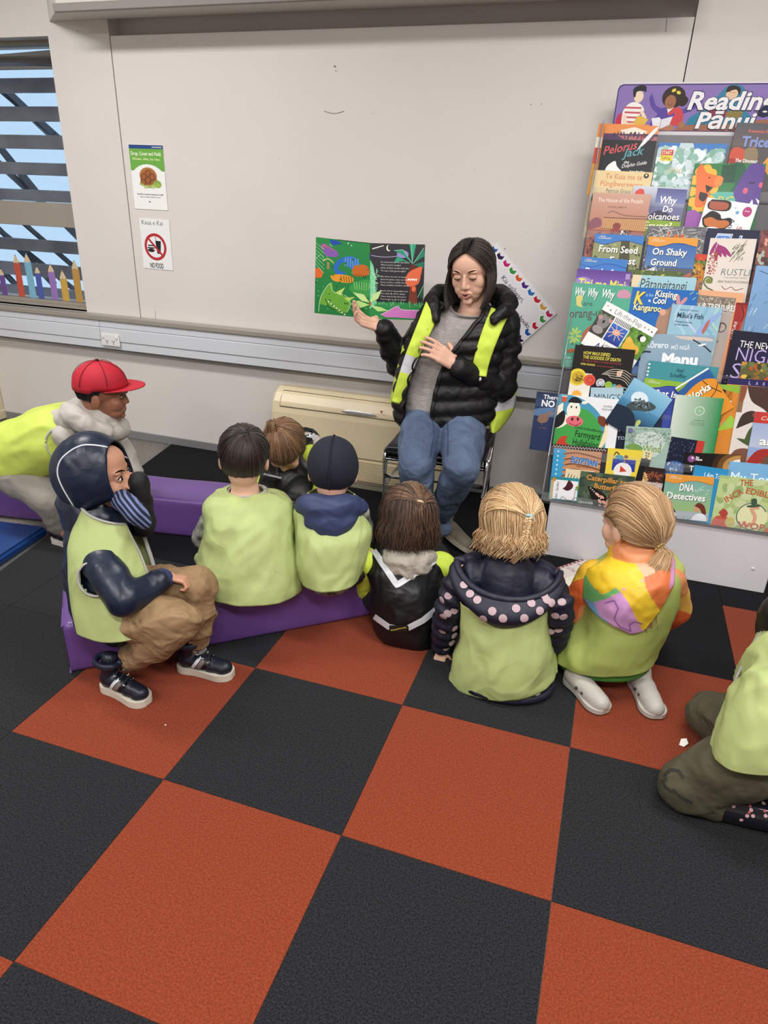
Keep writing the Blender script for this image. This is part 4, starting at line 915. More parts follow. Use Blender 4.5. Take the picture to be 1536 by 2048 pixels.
def A_green(D, k):
    for q in range(24): t = q / 23; c = tuple(a + (b - a) * t for a, b in zip(srgb('#cdd9cb'), srgb('#2c8a50'))); D.rect(c, q / 24, 0, 1 / 24 + .002, k)
    D.ring('#cfe3cf', .018, .55, .32, .095, n=28); D.ell('#8dbb92', .55, .32, .075, n=20); D.ell('#b5d6b4', .55, .32, .02); D.text('AOTEAROA NZ', .46, .54, .22, .018, '#5c7a62'); [D.text('printed for schools readers', .4, .58 + q * .03, .3, .012, '#6c8a72') for q in range(3)]
def A_wind(D, k): r = R(25); D.rect('#9db8ac', 0, 0, 1, k); D.blob('#c6d4ca', [(.2, .2), (.6, .1), (.9, .3), (.7, .7), (.3, .6)]); D.hatch(r, ['#33413a', '#56665c', '#7a8c7e'], .0, .02, 1, .35, 110, .04, .12, .008); D.curve('#5a6a60', .03, [(.1, .5), (.4, .75), (.6, .95), (.5, 1.2)]); D.blob('#6f9a58', [(.0, .5), (.2, .4), (.42, .5), (.3, .62)]); D.text('The Wind', .08, .62, .74, .17, '#7d9c34', .004, .1, -.06); D.ell('#6f6a94', .1, .1, .06); D.ell('#4d8f8a', .4, 1.2, .3, .1)
def A_earth(D, k): r = R(26); D.rect('#131a33', 0, 0, 1, k); D.speck(r, ['#6d82b4', '#9fb0d4'], 0, 0, .7, .7, 50, .004, .01); D.ell('#3a5d96', .3, 1.05, .35, .3, n=20); D.speck(r, ['#c6d2de', '#5d84b0'], .05, .8, .4, .3, 30, .02, .04); D.rect('#c23a30', .78, 0, .22, k); D.text('C', .84, .5, .1, .1, '#eee'); D.curve('#8a8fa8', .01, [(.6, .6), (.66, .3), (.7, .1)])
def A_black(D, k): D.rect('#141012', 0, 0, 1, k); [D.ell(c, 1.0, .25, r_, r_ * .8, n=22) for c, r_ in (('#3a2416', .5), ('#6e4a28', .4), ('#b98a4e', .3), ('#efe8da', .2))]; D.ell('#8a4f8c', .12, .12, .07); D.ell('#d9c4dc', .14, .1, .025); D.text('Big', .2, .1, .06, .035, '#fff', .01); D.text('Planet', .2, .15, .12, .045, '#fff', .02); D.text('T', .1, .36, .08, .1, '#fff', .02)
def A_iam(D, k): D.rect('#2f8fc4', 0, 0, 1, k, '#3a9ace'); D.text('I Am Too', .3, .3, .5, .14, '#f0f4f6', .01)
def A_toro(D, k): D.rect('#7cb2dc', 0, 0, 1, k, '#6aa4d2'); D.text('My Toro So', .05, .34, 1.0, .17, '#eaf2f6', .0)
def A_cocoon(D, k): r = R(27); D.rect('#3a2420', 0, 0, 1, k); D.rect('#2a1c1a', 0, 0, 1, .2); [D.ell('#8c4a34', .5 + .3 * math.cos(q), .4 + .1 * math.sin(q * 2), .16, .04, q) for q in range(9)]; D.speck(r, ['#e0bd84', '#c99a5c'], 0, .3, .24, .5, 26, .03, .05); D.rect('#c8b8b4', 0, .75, 1, k); D.speck(r, ['#c98a80', '#a89a98'], 0, .75, 1, .6, 30, .03, .06)
def A_nga(D, k): D.rect('#e2d8a8', 0, 0, 1, .85); D.rect('#16161e', 0, .85, 1, k); D.text('NGA', .25, .1, .7, .5, '#2c2346', .02, 0, 1.57) if False else [D.text(c, .3, .3 + q * .28, .4, .2, '#2c2346', .02) for q, c in enumerate('NGA')]
def A_play(D, k): D.rect('#e8d144', 0, 0, 1, k); D.rect('#2c3f9c', .18, .3, .66, .36); D.ell('#eee9e6', .5, .66, .26, .26, n=22); D.poly('#cf3f34', [(.42, .5), (.42, .7), (.62, .66)]); D.blob('#3f9ab8', [(.22, .26), (.3, .18), (.44, .2), (.5, .3), (.4, .32)]); D.ell('#8a4a2c', .55, .22, .06, .05); D.line('#c98a5c', .025, [(.5, .3), (.54, .42)]); D.curve('#3a2418', .03, [(.2, .2), (.26, .1), (.34, .16)]); D.rect('#f0ece4', 0, .7, .02, k)
def A_knit(D, k): r = R(28); D.rect('#2e2a30', 0, 0, 1, k); [D.rect('#d9c9c2', .01 + q * .027, .01 + (q % 2) * .02, .014, .03) for q in range(36)]; D.line('#a0403c', .01, [(0, .08), (1, .08)])
def A_egypt(D, k): D.rect('#c98f66', 0, 0, 1, k); [D.curve('#7a4a34', .03, [(.2, .12 + q * .12), (.5, .06 + q * .12), (1.0, .14 + q * .12)]) for q in range(5)]; D.rect('#3f9fd0', 0, 0, .2, k); [D.poly('#3f9fd0', [(.2, q * .1), (.28, .05 + q * .1), (.2, .1 + q * .1)]) for q in range(8)]; [D.ell('#cfe8f4', .1, .06 + q * .1, .02) for q in range(7)]; D.text('EGYPTIAN', .38, .27, .55, .13, '#3a6cae', .03, 0, .07, '#9cc8ea'); D.text('GENIUS', .5, .36, .3, .06, '#8a5a3a', .004); D.rect('#e6d6b0', .3, .42, .6, k); [D.line('#3a2c24', .014, [(.38 + q * .06, .52 + .02 * q), (.34 + q * .06, .7)]) for q in range(5)]
def A_spider(D, k): D.rect('#2f8a94', 0, 0, 1, k); D.rect('#efeef0', .12, .1, .84, k - .14); D.rect('#c9ad84', .04, .12, .1, k); D.text('Spider, Spider', .30, .92, .76, .09, '#26242a', .004, 0, -1.55); D.ell('#c98a3c', .14, .1, .07); D.blob('#4a1d28', [(.45, .4), (.55, .3), (.62, .1), (.7, .12), (.8, .25), (.74, .4), (.6, .46)]); D.ell('#2a1c20', .72, .86, .1, .08); [D.curve('#2a2428', .014, [(.72, .86), (.72 + .25 * math.cos(a), .74 + .15 * math.sin(a)), (.72 + .36 * math.cos(a), .95 + .2 * math.sin(a))]) for a in (.4, 1.0, 2.0, 2.8, 3.5, 5.8)]; D.speck(R(29), ['#7a9a3c'], .9, .2, .08, .2, 10, .01, .03); D.line('#8a8a8c', .02, [(.9, .3), (.84, 1.1)])
def A_cater(D, k): r = R(30); D.rect('#455444', 0, 0, 1, k); D.speck(r, ['#55664e', '#38463a'], 0, 0, 1, k, 60, .03, .08); D.text('Caterpillar to', .12, .15, .74, .1, '#d99a4a', .02, 0, .04, '#5a3a1c'); D.text('Butterfly', .28, .30, .46, .1, '#d99a4a', .02, 0, .04, '#5a3a1c'); D.blob('#1c1613', [(.16, .28), (.3, .3), (.55, .45), (.62, .6), (.5, .8), (.36, .72), (.25, .5)]); [D.ell('#e0a08c', x, y, .05, .025, a) for x, y, a in ((.36, .42, .6), (.45, .46, .5), (.42, .55, .9), (.5, .56, .6), (.44, .66, 1.1), (.54, .66, .8))]; [D.ell('#efe6dc', .22 + q * .035, .31 + q * .03, .012) for q in range(7)]; D.text('Deborah Smith', .04, .62, .26, .035, '#ddd'); D.text('Bobbie Kalman', .04, .68, .26, .035, '#ddd'); D.ell('#c85a6a', .55, .86, .12, .05)
def A_dna(D, k): D.rect('#6fa9ae', 0, 0, 1, k, '#a3bf6a'); D.rect('#a8b4b8', 0, .82, 1, .3); D.rect('#d98a3c', 0, 1.12, 1, .2) ; D.text('DNA', .32, .36, .3, .16, '#f4f4f2', .03, .05, 0, '#3a5a5c'); D.hatch(R(31), ['#c2d8d8'], .62, .2, .3, .16, 12, .04, .08, .012); D.text('Detectives', .08, .56, .80, .15, '#f4f4f2', .025, .03, 0, '#3a5a5c'); D.ell('#7a4a34', .14, .66, .065, .07); D.blob('#28304a', [(.02, .9), (.06, .76), (.2, .74), (.3, .84), (.3, .95)]); D.ell('#c99a7c', .74, .74, .07, .08); D.blob('#6e3424', [(.68, .68), (.76, .6), (.88, .66), (.94, .84), (.86, .84), (.8, .74)]); D.blob('#e4e8f0', [(.62, 1.1), (.7, .9), (.86, .84), (.96, .95), (.94, 1.16)]); D.speck(R(32), ['#55606c', '#cfd6da'], .1, .9, .5, .2, 30, .01, .025)
def A_worm(D, k):
    r = R(33); D.rect('#a9bd7c', 0, 0, 1, k); D.speck(r, ['#b9cc8c', '#94b070', '#c6d2a0'], 0, 0, 1, k, 60, .05, .1); [D.text(s, x, y, w, .11, '#b5583a', .02, 0, ro) for s, x, y, w, ro in (('THE', .36, .15, .22, -.1), ('INCR', .20, .50, .34, -.70), ('EDIBLE', .48, .28, .46, .10))]
    D.ell('#dfe0b0', .66, .70, .27, n=24); D.ring('#5f7a6c', .022, .66, .70, .25, 60, 330, 22); D.curve('#d8a284', .06, [(.74, .52), (.64, .56), (.72, .7), (.7, .84), (.6, .88), (.56, .82)]); D.ell('#3f5a44', .66, .50, .12, .025, -.2); D.blob('#3f5a44', [(.62, .48), (.6, .38), (.68, .36), (.7, .46)]); D.text('WOP', .46, k - .03, .46, .11, '#b5583a', .02); D.blob('#c25a44', [(.0, 1.0), (.05, .8), (.2, .76), (.36, .84), (.3, 1.02), (.1, 1.1)]); D.blob('#b0463c', [(.1, .7), (.18, .62), (.26, .7), (.2, .8)]); D.ell('#c2b66c', .32, k - .1, .08, .1); D.blob('#5a7080', [(.84, 1.2), (.9, 1.05), (1.1, 1.0), (1.1, 1.25)]); D.rect('#eee', .9, .06, .1, .06); D.blob('#c2623e', [(.9, .95), (.96, .86), (1.05, .95)])
BOOKS = [  # tl, tr, tier, layer, label, art, bg, extra
    ((1198, 247), (1300, 250), 7, 0, 'picture book with orange sunset cover, mostly behind the black dolphin book', A_sunset, '#dd8a42', {}),
    ((1211, 250), (1319, 252), 7, 1, 'black dolphin picture book with red and teal title, top left of the rack', A_pelorus, '#17161b', {'sy': .86}),
    ((1318, 285), (1456, 288), 7, 0, 'picture book with a misty waterfall cover in the top tier', A_falls, '#8fb0a8', {}),
    ((1474, 245), (1590, 249), 7, 1, 'dark dinosaur book in the top right corner of the rack', A_trice, '#55504f', {}),
    ((1188, 340), (1306, 345), 6, 0, 'cream book with an orange title just below the black dolphin book', A_kuia, '#e2c996', {}),
    ((1268, 371), (1376, 377), 6, 1, 'book asking why volcanoes erupt, with red lava on its cover', A_volcano, '#6f6f98', {}),
    ((1390, 327), (1533, 327), 6, 1, 'alphabet book with an orange lion and a purple elephant', A_abc, '#2f7a45', {'th': .008}),
    ((1187, 385), (1303, 389), 5, 0, 'brown book titled The House of the People', A_house, '#b98672', {}),
    ((1415, 395), (1516, 410), 5, 1, 'white board book with a brown bear, tilted below the lion book', A_bear, '#efedec', {}),
    ((1296, 452), (1414, 454), 4, 0, 'grey book covered in tangled twigs behind the earthquake book', A_twigs, '#77757a', {}),
    ((1415, 456), (1521, 461), 4, 0, 'dark blue book behind the white plants book', A_tale, '#1d1f3e', {}),
    ((1191, 467), (1289, 472), 4, 0, 'reader titled From Seed to Forest with a wavy blue top', wavy('#3f7cc4', '#2c5aa0', ['From Seed', 'to Forest'], forest), '#8f9468', {}),
    ((1298, 473), (1397, 477), 4, 1, 'reader titled On Shaky Ground with a wavy orange top', wavy('#e39a3c', '#2b4f90', ['On Shaky', 'Ground'], quake), '#3a66ac', {}),
    ((1421, 476), (1514, 478), 4, 1, 'white plants book titled Rustle with fern curls', A_rustle, '#dfd5cb', {'th': .008}),
    ((1392, 508), (1436, 510), 4, 0, 'autumn leaf covered book between the earthquake and plants books', A_leaves, '#c98a34', {}),
    ((1524, 460), (1620, 464), 4, 0, 'red flower covered book at the right edge of the rack', A_flower, '#8a4f4a', {}),
    ((1513, 531), (1600, 535), 3, 2, 'pale blue water covered book at the right edge of the rack', A_water, '#7fa6d2', {}),
    ((1164, 513), (1256, 520), 3, 0, 'blue reader whose title starts Battle for, behind the purple book', wavy('#3f7cc4', '#2c5aa0', ['Battle for'], blueb), '#4a84cc', {}),
    ((1155, 537), (1264, 544), 3, 1, 'purple picture book with yellow lettering above the green book', A_tini, '#6a489c', {}),
    ((1256, 539), (1367, 544), 3, 0, 'dark green book showing only its top edge', A_greenstrip, '#55653a', {}),
    ((1266, 549), (1394, 556), 3, 1, 'light blue book titled Patangitangi', A_patangi, '#a3cbd6', {}),
    ((1398, 579), (1490, 587), 3, 0, 'book titled Our Treasures with a peach border', A_treas, '#d8a07c', {}),
    ((1473, 605), (1590, 610), 3, 1, 'dark red book with a grey footprint shape', A_red, '#9c2c28', {'th': .008}),
    ((1147, 565), (1266, 573), 3, 2, 'green picture book titled Why Why Why, on the left side', A_why, '#55a78c', {}),
    ((1266, 574), (1398, 582), 3, 2, 'blue picture book titled K is for Kissing a Cool Kangaroo', A_kiss, '#2167b4', {}),
    ((1345, 608), (1446, 616), 2, 0, 'pale blue picture book of swirling water overlapping the kangaroo book', A_fish, '#94bcd2', {}),
    ((1468, 660), (1600, 674), 2, 1, 'dark book titled The New Night Sky', A_night, '#17162c', {'th': .008}),
    ((1285, 667), (1429, 671), 2, 1, 'grey blue picture book titled Korero mo nga Manu', A_manu, '#8fa9bd', {'sy': .70}),
    ((1214, 602), (1316, 658), 2, 2, 'white lift-the-flap animal board book, leaning askew', A_animals, '#f2f0ee', {'h': .92, 'th': .007}),
    ((1484, 723), (1600, 730), 2, 2, 'book with autumn trees below the night sky book', A_autumn, '#6a6638', {}),
    ((1298, 721), (1438, 735), 1, 0, 'teal spiral bound book with an orange bird', A_teal, '#3f8f98', {}),
    ((1151, 689), (1271, 700), 1, 0, 'black book with a yellow capital title and spiral rings', A_maui, '#141110', {}),
    ((1457, 755), (1600, 766), 1, 1, 'orange book with a purple strip along its top', A_band, '#d98a34', {}),
    ((1290, 755), (1384, 767), 1, 1, 'reader titled What Is with a wavy green top', wavy('#8bb43c', '#2c3a80', ['What Is'], A_whatis), '#3a4aa0', {}),
    ((1350, 776), (1416, 735), 1, 2, 'reader with a basketball cover, tilted to the left', A_ball, '#2b5a9a', {'h': 1.35}),
    ((1414, 767), (1482, 771), 1, 1, 'black and green reader whose title ends in things', A_ings, '#17171c', {}),
    ((1482, 771), (1590, 778), 1, 2, 'white book of brown birds of prey at the right side', A_birds, '#ded6d0', {}),
    ((1182, 775), (1247, 776), 1, 1, 'pale blue book peeping out between the farmyard and black books', A_ming, '#a9c6d4', {}),
    ((1243, 800), (1330, 806), 1, 1, 'dark navy book below the tilted sea mountain book', A_ik, '#1c2b48', {}),
    ((1269, 755), (1345, 799), 1, 3, 'blue sea and mountain book leaning askew', A_whale, '#8fc3dc', {'h': 1.2}),
    ((1074, 783), (1122, 788), 1, 1, 'navy kiwi bird book sticking out past the left side of the rack', A_nokiwi, '#26345a', {}),
    ((1119, 788), (1245, 800), 1, 2, 'farmyard sound book with a cow on a green hill', A_cow, '#e9ebee', {'th': .009}),
    ((1352, 789), (1448, 797), 1, 3, 'plain green fading book with a pale ring in the middle', A_green, '#7fb48a', {}),
    ((1511, 823), (1600, 830), 1, 3, 'reader with a red top and a person in a desert, right side', A_and, '#8fa9d4', {}),
    ((1253, 852), (1343, 857), 0, 0, 'grey green book titled The Wind with bare branches', A_wind, '#9db8ac', {}),
    ((1343, 873), (1410, 883), 0, 0, 'night sky book with the earth and a red strip', A_earth, '#131a33', {}),
    ((1106, 888), (1216, 897), 0, 0, 'book with a black and white zigzag edge under the farmyard book', A_knit, '#2e2a30', {}),
    ((1108, 896), (1204, 905), 0, 1, 'blue and sandy book titled Egyptian Genius', A_egypt, '#c98f66', {}),
    ((1216, 896), (1286, 902), 0, 1, 'yellow book with a red play triangle', A_play, '#e8d144', {}),
    ((1287, 901), (1306, 905), 0, 1, 'narrow cream book lettered Nga', A_nga, '#e2d8a8', {}),
    ((1371, 905), (1482, 910), 0, 1, 'black space book with a glowing sun edge', A_black, '#141012', {}),
    ((1289, 933), (1331, 938), 0, 2, 'dark book of brown cocoons beside the detectives book', A_cocoon, '#3a2420', {}),
    ((1390, 930), (1466, 941), 0, 2, 'bright blue book whose title starts I Am', A_iam, '#2f8fc4', {}),
    ((1460, 923), (1590, 934), 0, 2, 'sky blue book titled My Toro So', A_toro, '#7cb2dc', {}),
    ((1101, 952), (1160, 958), 0, 2, 'teal edged book titled Spider, Spider', A_spider, '#2f8a94', {}),
    ((1162, 942), (1271, 954), 0, 2, 'dark green book titled Caterpillar to Butterfly', A_cater, '#455444', {}),
    ((1332, 947), (1429, 955), 0, 3, 'reader titled DNA Detectives with an orange wave', wavy('#e39a3c', '#c9782c', [], A_dna), '#6fa9ae', {}),
    ((1440, 950), (1560, 964), 0, 3, 'green picture book about an incredible worm', A_worm, '#a9bd7c', {'th': .008}),
]
for tl_, tr_, ti, la, lb, art, bg, ex in BOOKS:
    t_, w_, h_ = book_on_rack(tl_, tr_, ti, la, lb, art, bg, **ex)
    print('BK', lb[:30], round(w_, 3), round(h_ / w_, 2))
# ================================================================== figures
def HM(c, yaw=0, pitch=0, roll=0, s=1.0):
    """Head frame: x right, y out of the face, z up; pitch > 0 looks up."""
    return Matrix.Translation(Vector(c)) @ Matrix.Rotation(math.radians(yaw), 4, 'Z') @ Matrix.Rotation(math.radians(pitch), 4, 'X') @ Matrix.Rotation(math.radians(roll), 4, 'Y') @ Matrix.Diagonal((s, s, s, 1))
def xf(vs, M):
    for v in vs: v.co = M @ v.co
def head_shapes(bm, H, neck_to=None, face=True, ears=True, nr=.05, kid=True):
    s0 = len(bm.verts); bm.verts.ensure_lookup_table()
    def E(c, r, **k): ellipsoid(bm, c, r, nu=24, nv=16, **k)
    E((0, -.006, .030), (.076, .094, .086)); E((0, .028, -.030), (.060, .060, .078)); E((0, .036, -.074), (.044, .044, .034))
    E((0, .040, .030), (.064, .050, .060)); E((0, -.03, -.04), (.055, .055, .06))
    if face:
        if kid:
            E((0, .066, -.090), (.019, .016, .015)); capsule(bm, (0, .084, .0), (0, .092, -.024), .0075, .0095, 12); E((0, .0955, -.031), (.0105, .0085, .0078)); E((0, .04, .05), (.062, .052, .05)); E((-.034, .058, -.036), (.027, .026, .028)); E((.034, .058, -.036), (.027, .026, .028))
        else:
            E((0, .072, -.096), (.019, .015, .014)); capsule(bm, (0, .088, .006), (0, .100, -.026), .0068, .0100, 12); E((0, .1015, -.033), (.0105, .0100, .0085))
        for q in (-1, 1):
            E((q * .0105, (.089 if kid else .0935), (-.034 if kid else -.037)), (.0072, .008, .0062)); E((q * .036, .060 if kid else .054, -.028 if kid else -.024), (.026, .024, .026) if kid else (.028, .026, .032)); E((q * .031, .0775, .001), (.0155, .0115, .0115))
            E((q * .030, .080, .020), (.022, .010, .007)); E((q * (.03 if kid else .024), .05, -.07), (.022, .028, .022))
        E((0, .074 if kid else .082, -.064), (.024, .014, .014))
        if not kid:
            for q in (-1, 1): E((q * .028, .052, -.050), (.028, .030, .030))
    if ears:
        for q in (-1, 1):
            E((q * .080, -.004, -.012), (.009, .018, .030)); E((q * .074, .0, -.014), (.010, .012, .02))
    bm.verts.ensure_lookup_table(); vs = bm.verts[s0:]; xf(vs, H)
    if neck_to is not None:
        sc = H.to_scale().x; capsule(bm, H @ Vector((0, -.028, -.07)), Vector(neck_to), nr * sc, nr * sc * 1.15, 18)
def hand(bm, w, d, nrm, size=1.0, curls=(.3, .35, .4, .45), thumb=.5, side=1, spread=.06):
    """w wrist, d towards the fingers, nrm out of the palm; side = +1/-1 puts the thumb on that side of d x nrm."""
    w, d, nrm = Vector(w), Vector(d).normalized(), Vector(nrm); nrm = (nrm - d * nrm.dot(d)).normalized(); sd = d.cross(nrm).normalized() * side
    S = size
    M = Matrix((( sd.x, d.x, nrm.x, 0), (sd.y, d.y, nrm.y, 0), (sd.z, d.z, nrm.z, 0), (0, 0, 0, 1)))
    capsule(bm, w - d * .03 * S, w + d * .02 * S, .024 * S, .026 * S, 12, flat=None)
    for k in range(4):
        x = (.030 - .0205 * k) * S; capsule(bm, w + d * .015 * S + sd * x * .6, w + d * .082 * S + sd * x, .0135 * S, .0115 * S, 10)
    capsule(bm, w + sd * .018 * S + d * .01 * S - nrm * 0, w + sd * .03 * S + d * .05 * S + nrm * .008 * S, .016 * S, .013 * S, 10)
    L = (.040, .045, .042, .033)
    for k in range(4):
        x = (.031 - .0205 * k) * S; p = w + d * .085 * S + sd * x; a = curls[k]; fan = (1.5 - k) * spread; cur = (d * math.cos(fan) + sd * math.sin(fan)); r = .0092 * S
        ang = a * .7
        for j, f in enumerate((1.0, .68, .52)):
            dr = cur * math.cos(ang) + nrm * math.sin(ang); q = p + dr * L[k] * f * S; capsule(bm, p, q, r, r * .93, 10); p = q; r *= .92; ang += a
    p = w + sd * .026 * S + d * .025 * S; dr = (sd * .8 + d * .6 + nrm * thumb).normalized()
    for j, f in enumerate((.042, .034, .026)):
        q = p + dr * f * S; capsule(bm, p, q, .0115 * S * (1 - .07 * j), .0105 * S * (1 - .07 * j), 10); p = q; dr = (dr + d * .35 + nrm * thumb * .3).normalized()
def limb(bm, pts, rads, n=16):
    for a, b, ra, rb in zip(pts, pts[1:], rads, rads[1:]): capsule(bm, a, b, ra, rb, n)
def chain(bm, pts, rads, step=.03, squash=1.0, n=14):
    """A quilted limb: one puffed ring after another."""
    A = catmull([list(p) + [r] for p, r in zip(pts, rads)], 10); acc = 0; last = Vector(A[0][:3])
    for i in range(1, len(A)):
        p = Vector(A[i][:3]); acc += (p - last).length
        if acc >= step or i == 1:
            d = (p - last).normalized() if (p - last).length > 1e-6 else Vector((0, 0, 1)); a, b = frame_from(d)
            M = Matrix((( a.x, b.x, d.x), (a.y, b.y, d.y), (a.z, b.z, d.z)))
            ellipsoid(bm, p, (A[i][3], A[i][3], step * .72), M, n, 8); acc = 0
        last = p
    limb(bm, pts, [r * .86 for r in rads])
SK = dict(subsurf=.12, bump=.06, bump_scale=500, spec=.35)
def skin(name, c): return mat(name, c, .5, noise_amt=.08, noise_scale=14, **SK)
def sec(uL, vL, uR, vR, y, hd, tilt=0.0, yaw=0.0):
    """A body section whose silhouette spans two photo pixels; it lies at depth y and squarely across the line of sight (turned by yaw)."""
    c = P((uL + uR) / 2, (vL + vR) / 2, y=y); n = Vector((c.x - CAM.x, c.y - CAM.y, 0)).normalized()
    if yaw: n = Matrix.Rotation(math.radians(yaw), 3, 'Z') @ n
    a, b = on_plane(uL, vL, c, n), on_plane(uR, vR, c, n); s = (b - a) / 2; c = (a + b) / 2; h = Vector((-s.y, s.x, 0)).normalized()
    return (c, s, (h + Vector((0, 0, tilt))).normalized() * hd)
def vest(secs, root, m, seed=1.0, n=110, per=9, amp=.006, sc=8, stretch=(1, 1, .6), expo=2.2, name='vest', label='lime high-visibility vest', thick=.0025):
    bm = loft(secs, per, n, False, False, expo); fix_normals(bm); me = bm_mesh(bm, smooth=True)
    rumple(me, amp * 1.6, sc, stretch, seed); rumple(me, amp * .45, sc * 2.6, stretch, seed + 3)
    me2 = apply_mods(me, [('SOLIDIFY', dict(thickness=thick, offset=-1))]); bpy.data.meshes.remove(me)
    me2.polygons.foreach_set('use_smooth', [True] * len(me2.polygons))
    bv = bvh_of(me2); o = wobj(name, me2, m, root, label=label); return o, bv
def ring_pts(s, n=40, expo=2.2, k=1.0, a0=0, a1=360):
    c, sv, fv = [Vector(q) for q in s]; out = []
    for i in range(n + 1):
        t = math.radians(a0 + (a1 - a0) * i / n); ct, st = math.cos(t), math.sin(t); e = 2 / expo
        out.append(c + sv * math.copysign(abs(ct) ** e, ct) * k + fv * math.copysign(abs(st) ** e, st) * k)
    return out
def arm_ring(p, d, r, tube_r=.006, n=24, sq=1.0):
    d = Vector(d).normalized(); a, b = frame_from(d); return [Vector(p) + (a * math.cos(t) + b * math.sin(t) * sq) * r for t in [2 * math.pi * i / n for i in range(n + 1)]]
# ---- hair
def onhead(H, d, lift=1.0, c=(0, -.004, .022), r=(.081, .099, .093)):
    d = Vector(d).normalized(); return H @ (Vector(c) + Vector((d.x * r[0], d.y * r[1], d.z * r[2])) * lift)
def slerp_path(H, d0, d1, k=8, lift0=1.0, lift1=1.0, bulge=.0, **kw):
    d0, d1 = Vector(d0).normalized(), Vector(d1).normalized(); out = []
    om = d0.angle(d1) if d0.angle(d1) > 1e-3 else 1e-3
    for i in range(k + 1):
        t = i / k; d = (d0 * math.sin((1 - t) * om) + d1 * math.sin(t * om)) / math.sin(om)
        out.append(onhead(H, d, lift0 + (lift1 - lift0) * t + bulge * math.sin(math.pi * t), **kw))
    return out
def over_path(H, d0, d1, k=9, lift0=1.04, lift1=1.1, bulge=.05, up=.9, **kw):
    """Hair combed over the skull (never round under it) from the hairline d0 to a tie d1."""
    d0, d1 = Vector(d0).normalized(), Vector(d1).normalized(); fr = max(0, d0.y + .2)
    m = Vector((d0.x * .9 + d1.x * .35, (d0.y + d1.y) * .35, max(d0.z, d1.z) * .6 + up * fr + .12)); out = []
    for i in range(k + 1):
        t = i / k; d = d0 * (1 - t) ** 2 + m * 2 * t * (1 - t) * (.55 + .45 * min(1, fr * 2)) + d1 * t * t
        if d.length < .05: d = Vector((0, 0, 1))
        out.append(onhead(H, d, lift0 + (lift1 - lift0) * t + bulge * math.sin(math.pi * t), **kw))
    return out
def hair_mesh(guides, nstr, r, rng, cols, jit=.004, sheet=True, closed=False, seg=4, thin_end=.3, clump=0.0, wav=0.0, extra_len=.12):
    """guides: list of equal-length polylines side by side. A sheet through them carries single strands laid over it."""
    G = np.array([[list(p) for p in g] for g in guides]); n, K = G.shape[:2]
    bm = bmesh.new(); ccol = []; cl = bm.loops.layers.float_color.new('Col')
    cs = [srgb(c) for c in cols]
    def paint(fs, c):
        for f in fs:
            for l in f.loops: l[cl] = (*c, 1)
    if sheet:
        V = [[bm.verts.new(G[i, j]) for j in range(K)] for i in range(n)]; fs = []
        for i in range(n if closed else n - 1):
            for j in range(K - 1): fs.append(bm.faces.new((V[i][j], V[(i + 1) % n][j], V[(i + 1) % n][j + 1], V[i][j + 1])))
        paint(fs, tuple(x * .7 for x in cs[0]))
    cen = G.reshape(-1, 3).mean(0)
    for _ in range(nstr):
        t = rng.random() * (n if closed else n - 1.001); i = int(t) % n; f = t - int(t)
        if clump: f = f + (round(f * 4) / 4 - f) * clump
        g = G[i] * (1 - f) + G[(i + 1) % n] * f
        off = np.array([rng.gauss(0, 1) for _ in range(3)]) * jit; j0 = 0 if rng.random() < .7 else rng.randint(0, max(1, K // 3)); K1 = K if rng.random() < .75 else rng.randint(max(K - 3, 3), K)
        pts = []; ph = rng.random() * 6
        for j in range(j0, K1):
            d = g[j] - cen; d = d / (np.linalg.norm(d) + 1e-9); w = math.sin(ph + j * .9) * wav * j / K
            pts.append(Vector(g[j] + off * (.35 + .65 * j / K) + d * (abs(off[0]) * .5 + .0008) + np.array([w, w * .6, 0])))
        if len(pts) < 3: continue
        if extra_len and K1 == K:
            e = pts[-1] - pts[-2]; pts.append(pts[-1] + e * rng.random() * extra_len * 8)
        rr = [r * (.55 + .45 * min(1, 2.5 * q / len(pts))) * (1 if q < len(pts) * .6 else 1 - (1 - thin_end) * (q - len(pts) * .6) / (len(pts) * .4)) for q in range(len(pts))]
        n0 = len(bm.faces); tube(bm, pts, rr, 3, caps=False); bm.faces.ensure_lookup_table()
        a = rng.choice(cs); b = rng.choice(cs); t = rng.random(); paint(bm.faces[n0:], tuple(a[q] * t + b[q] * (1 - t) for q in range(3)))
    return bm_mesh(bm, smooth=True)
HAIR = mat('hair', '#fff', .42, attr='Col', spec=.45, sheen=.1)
BOWS = {}
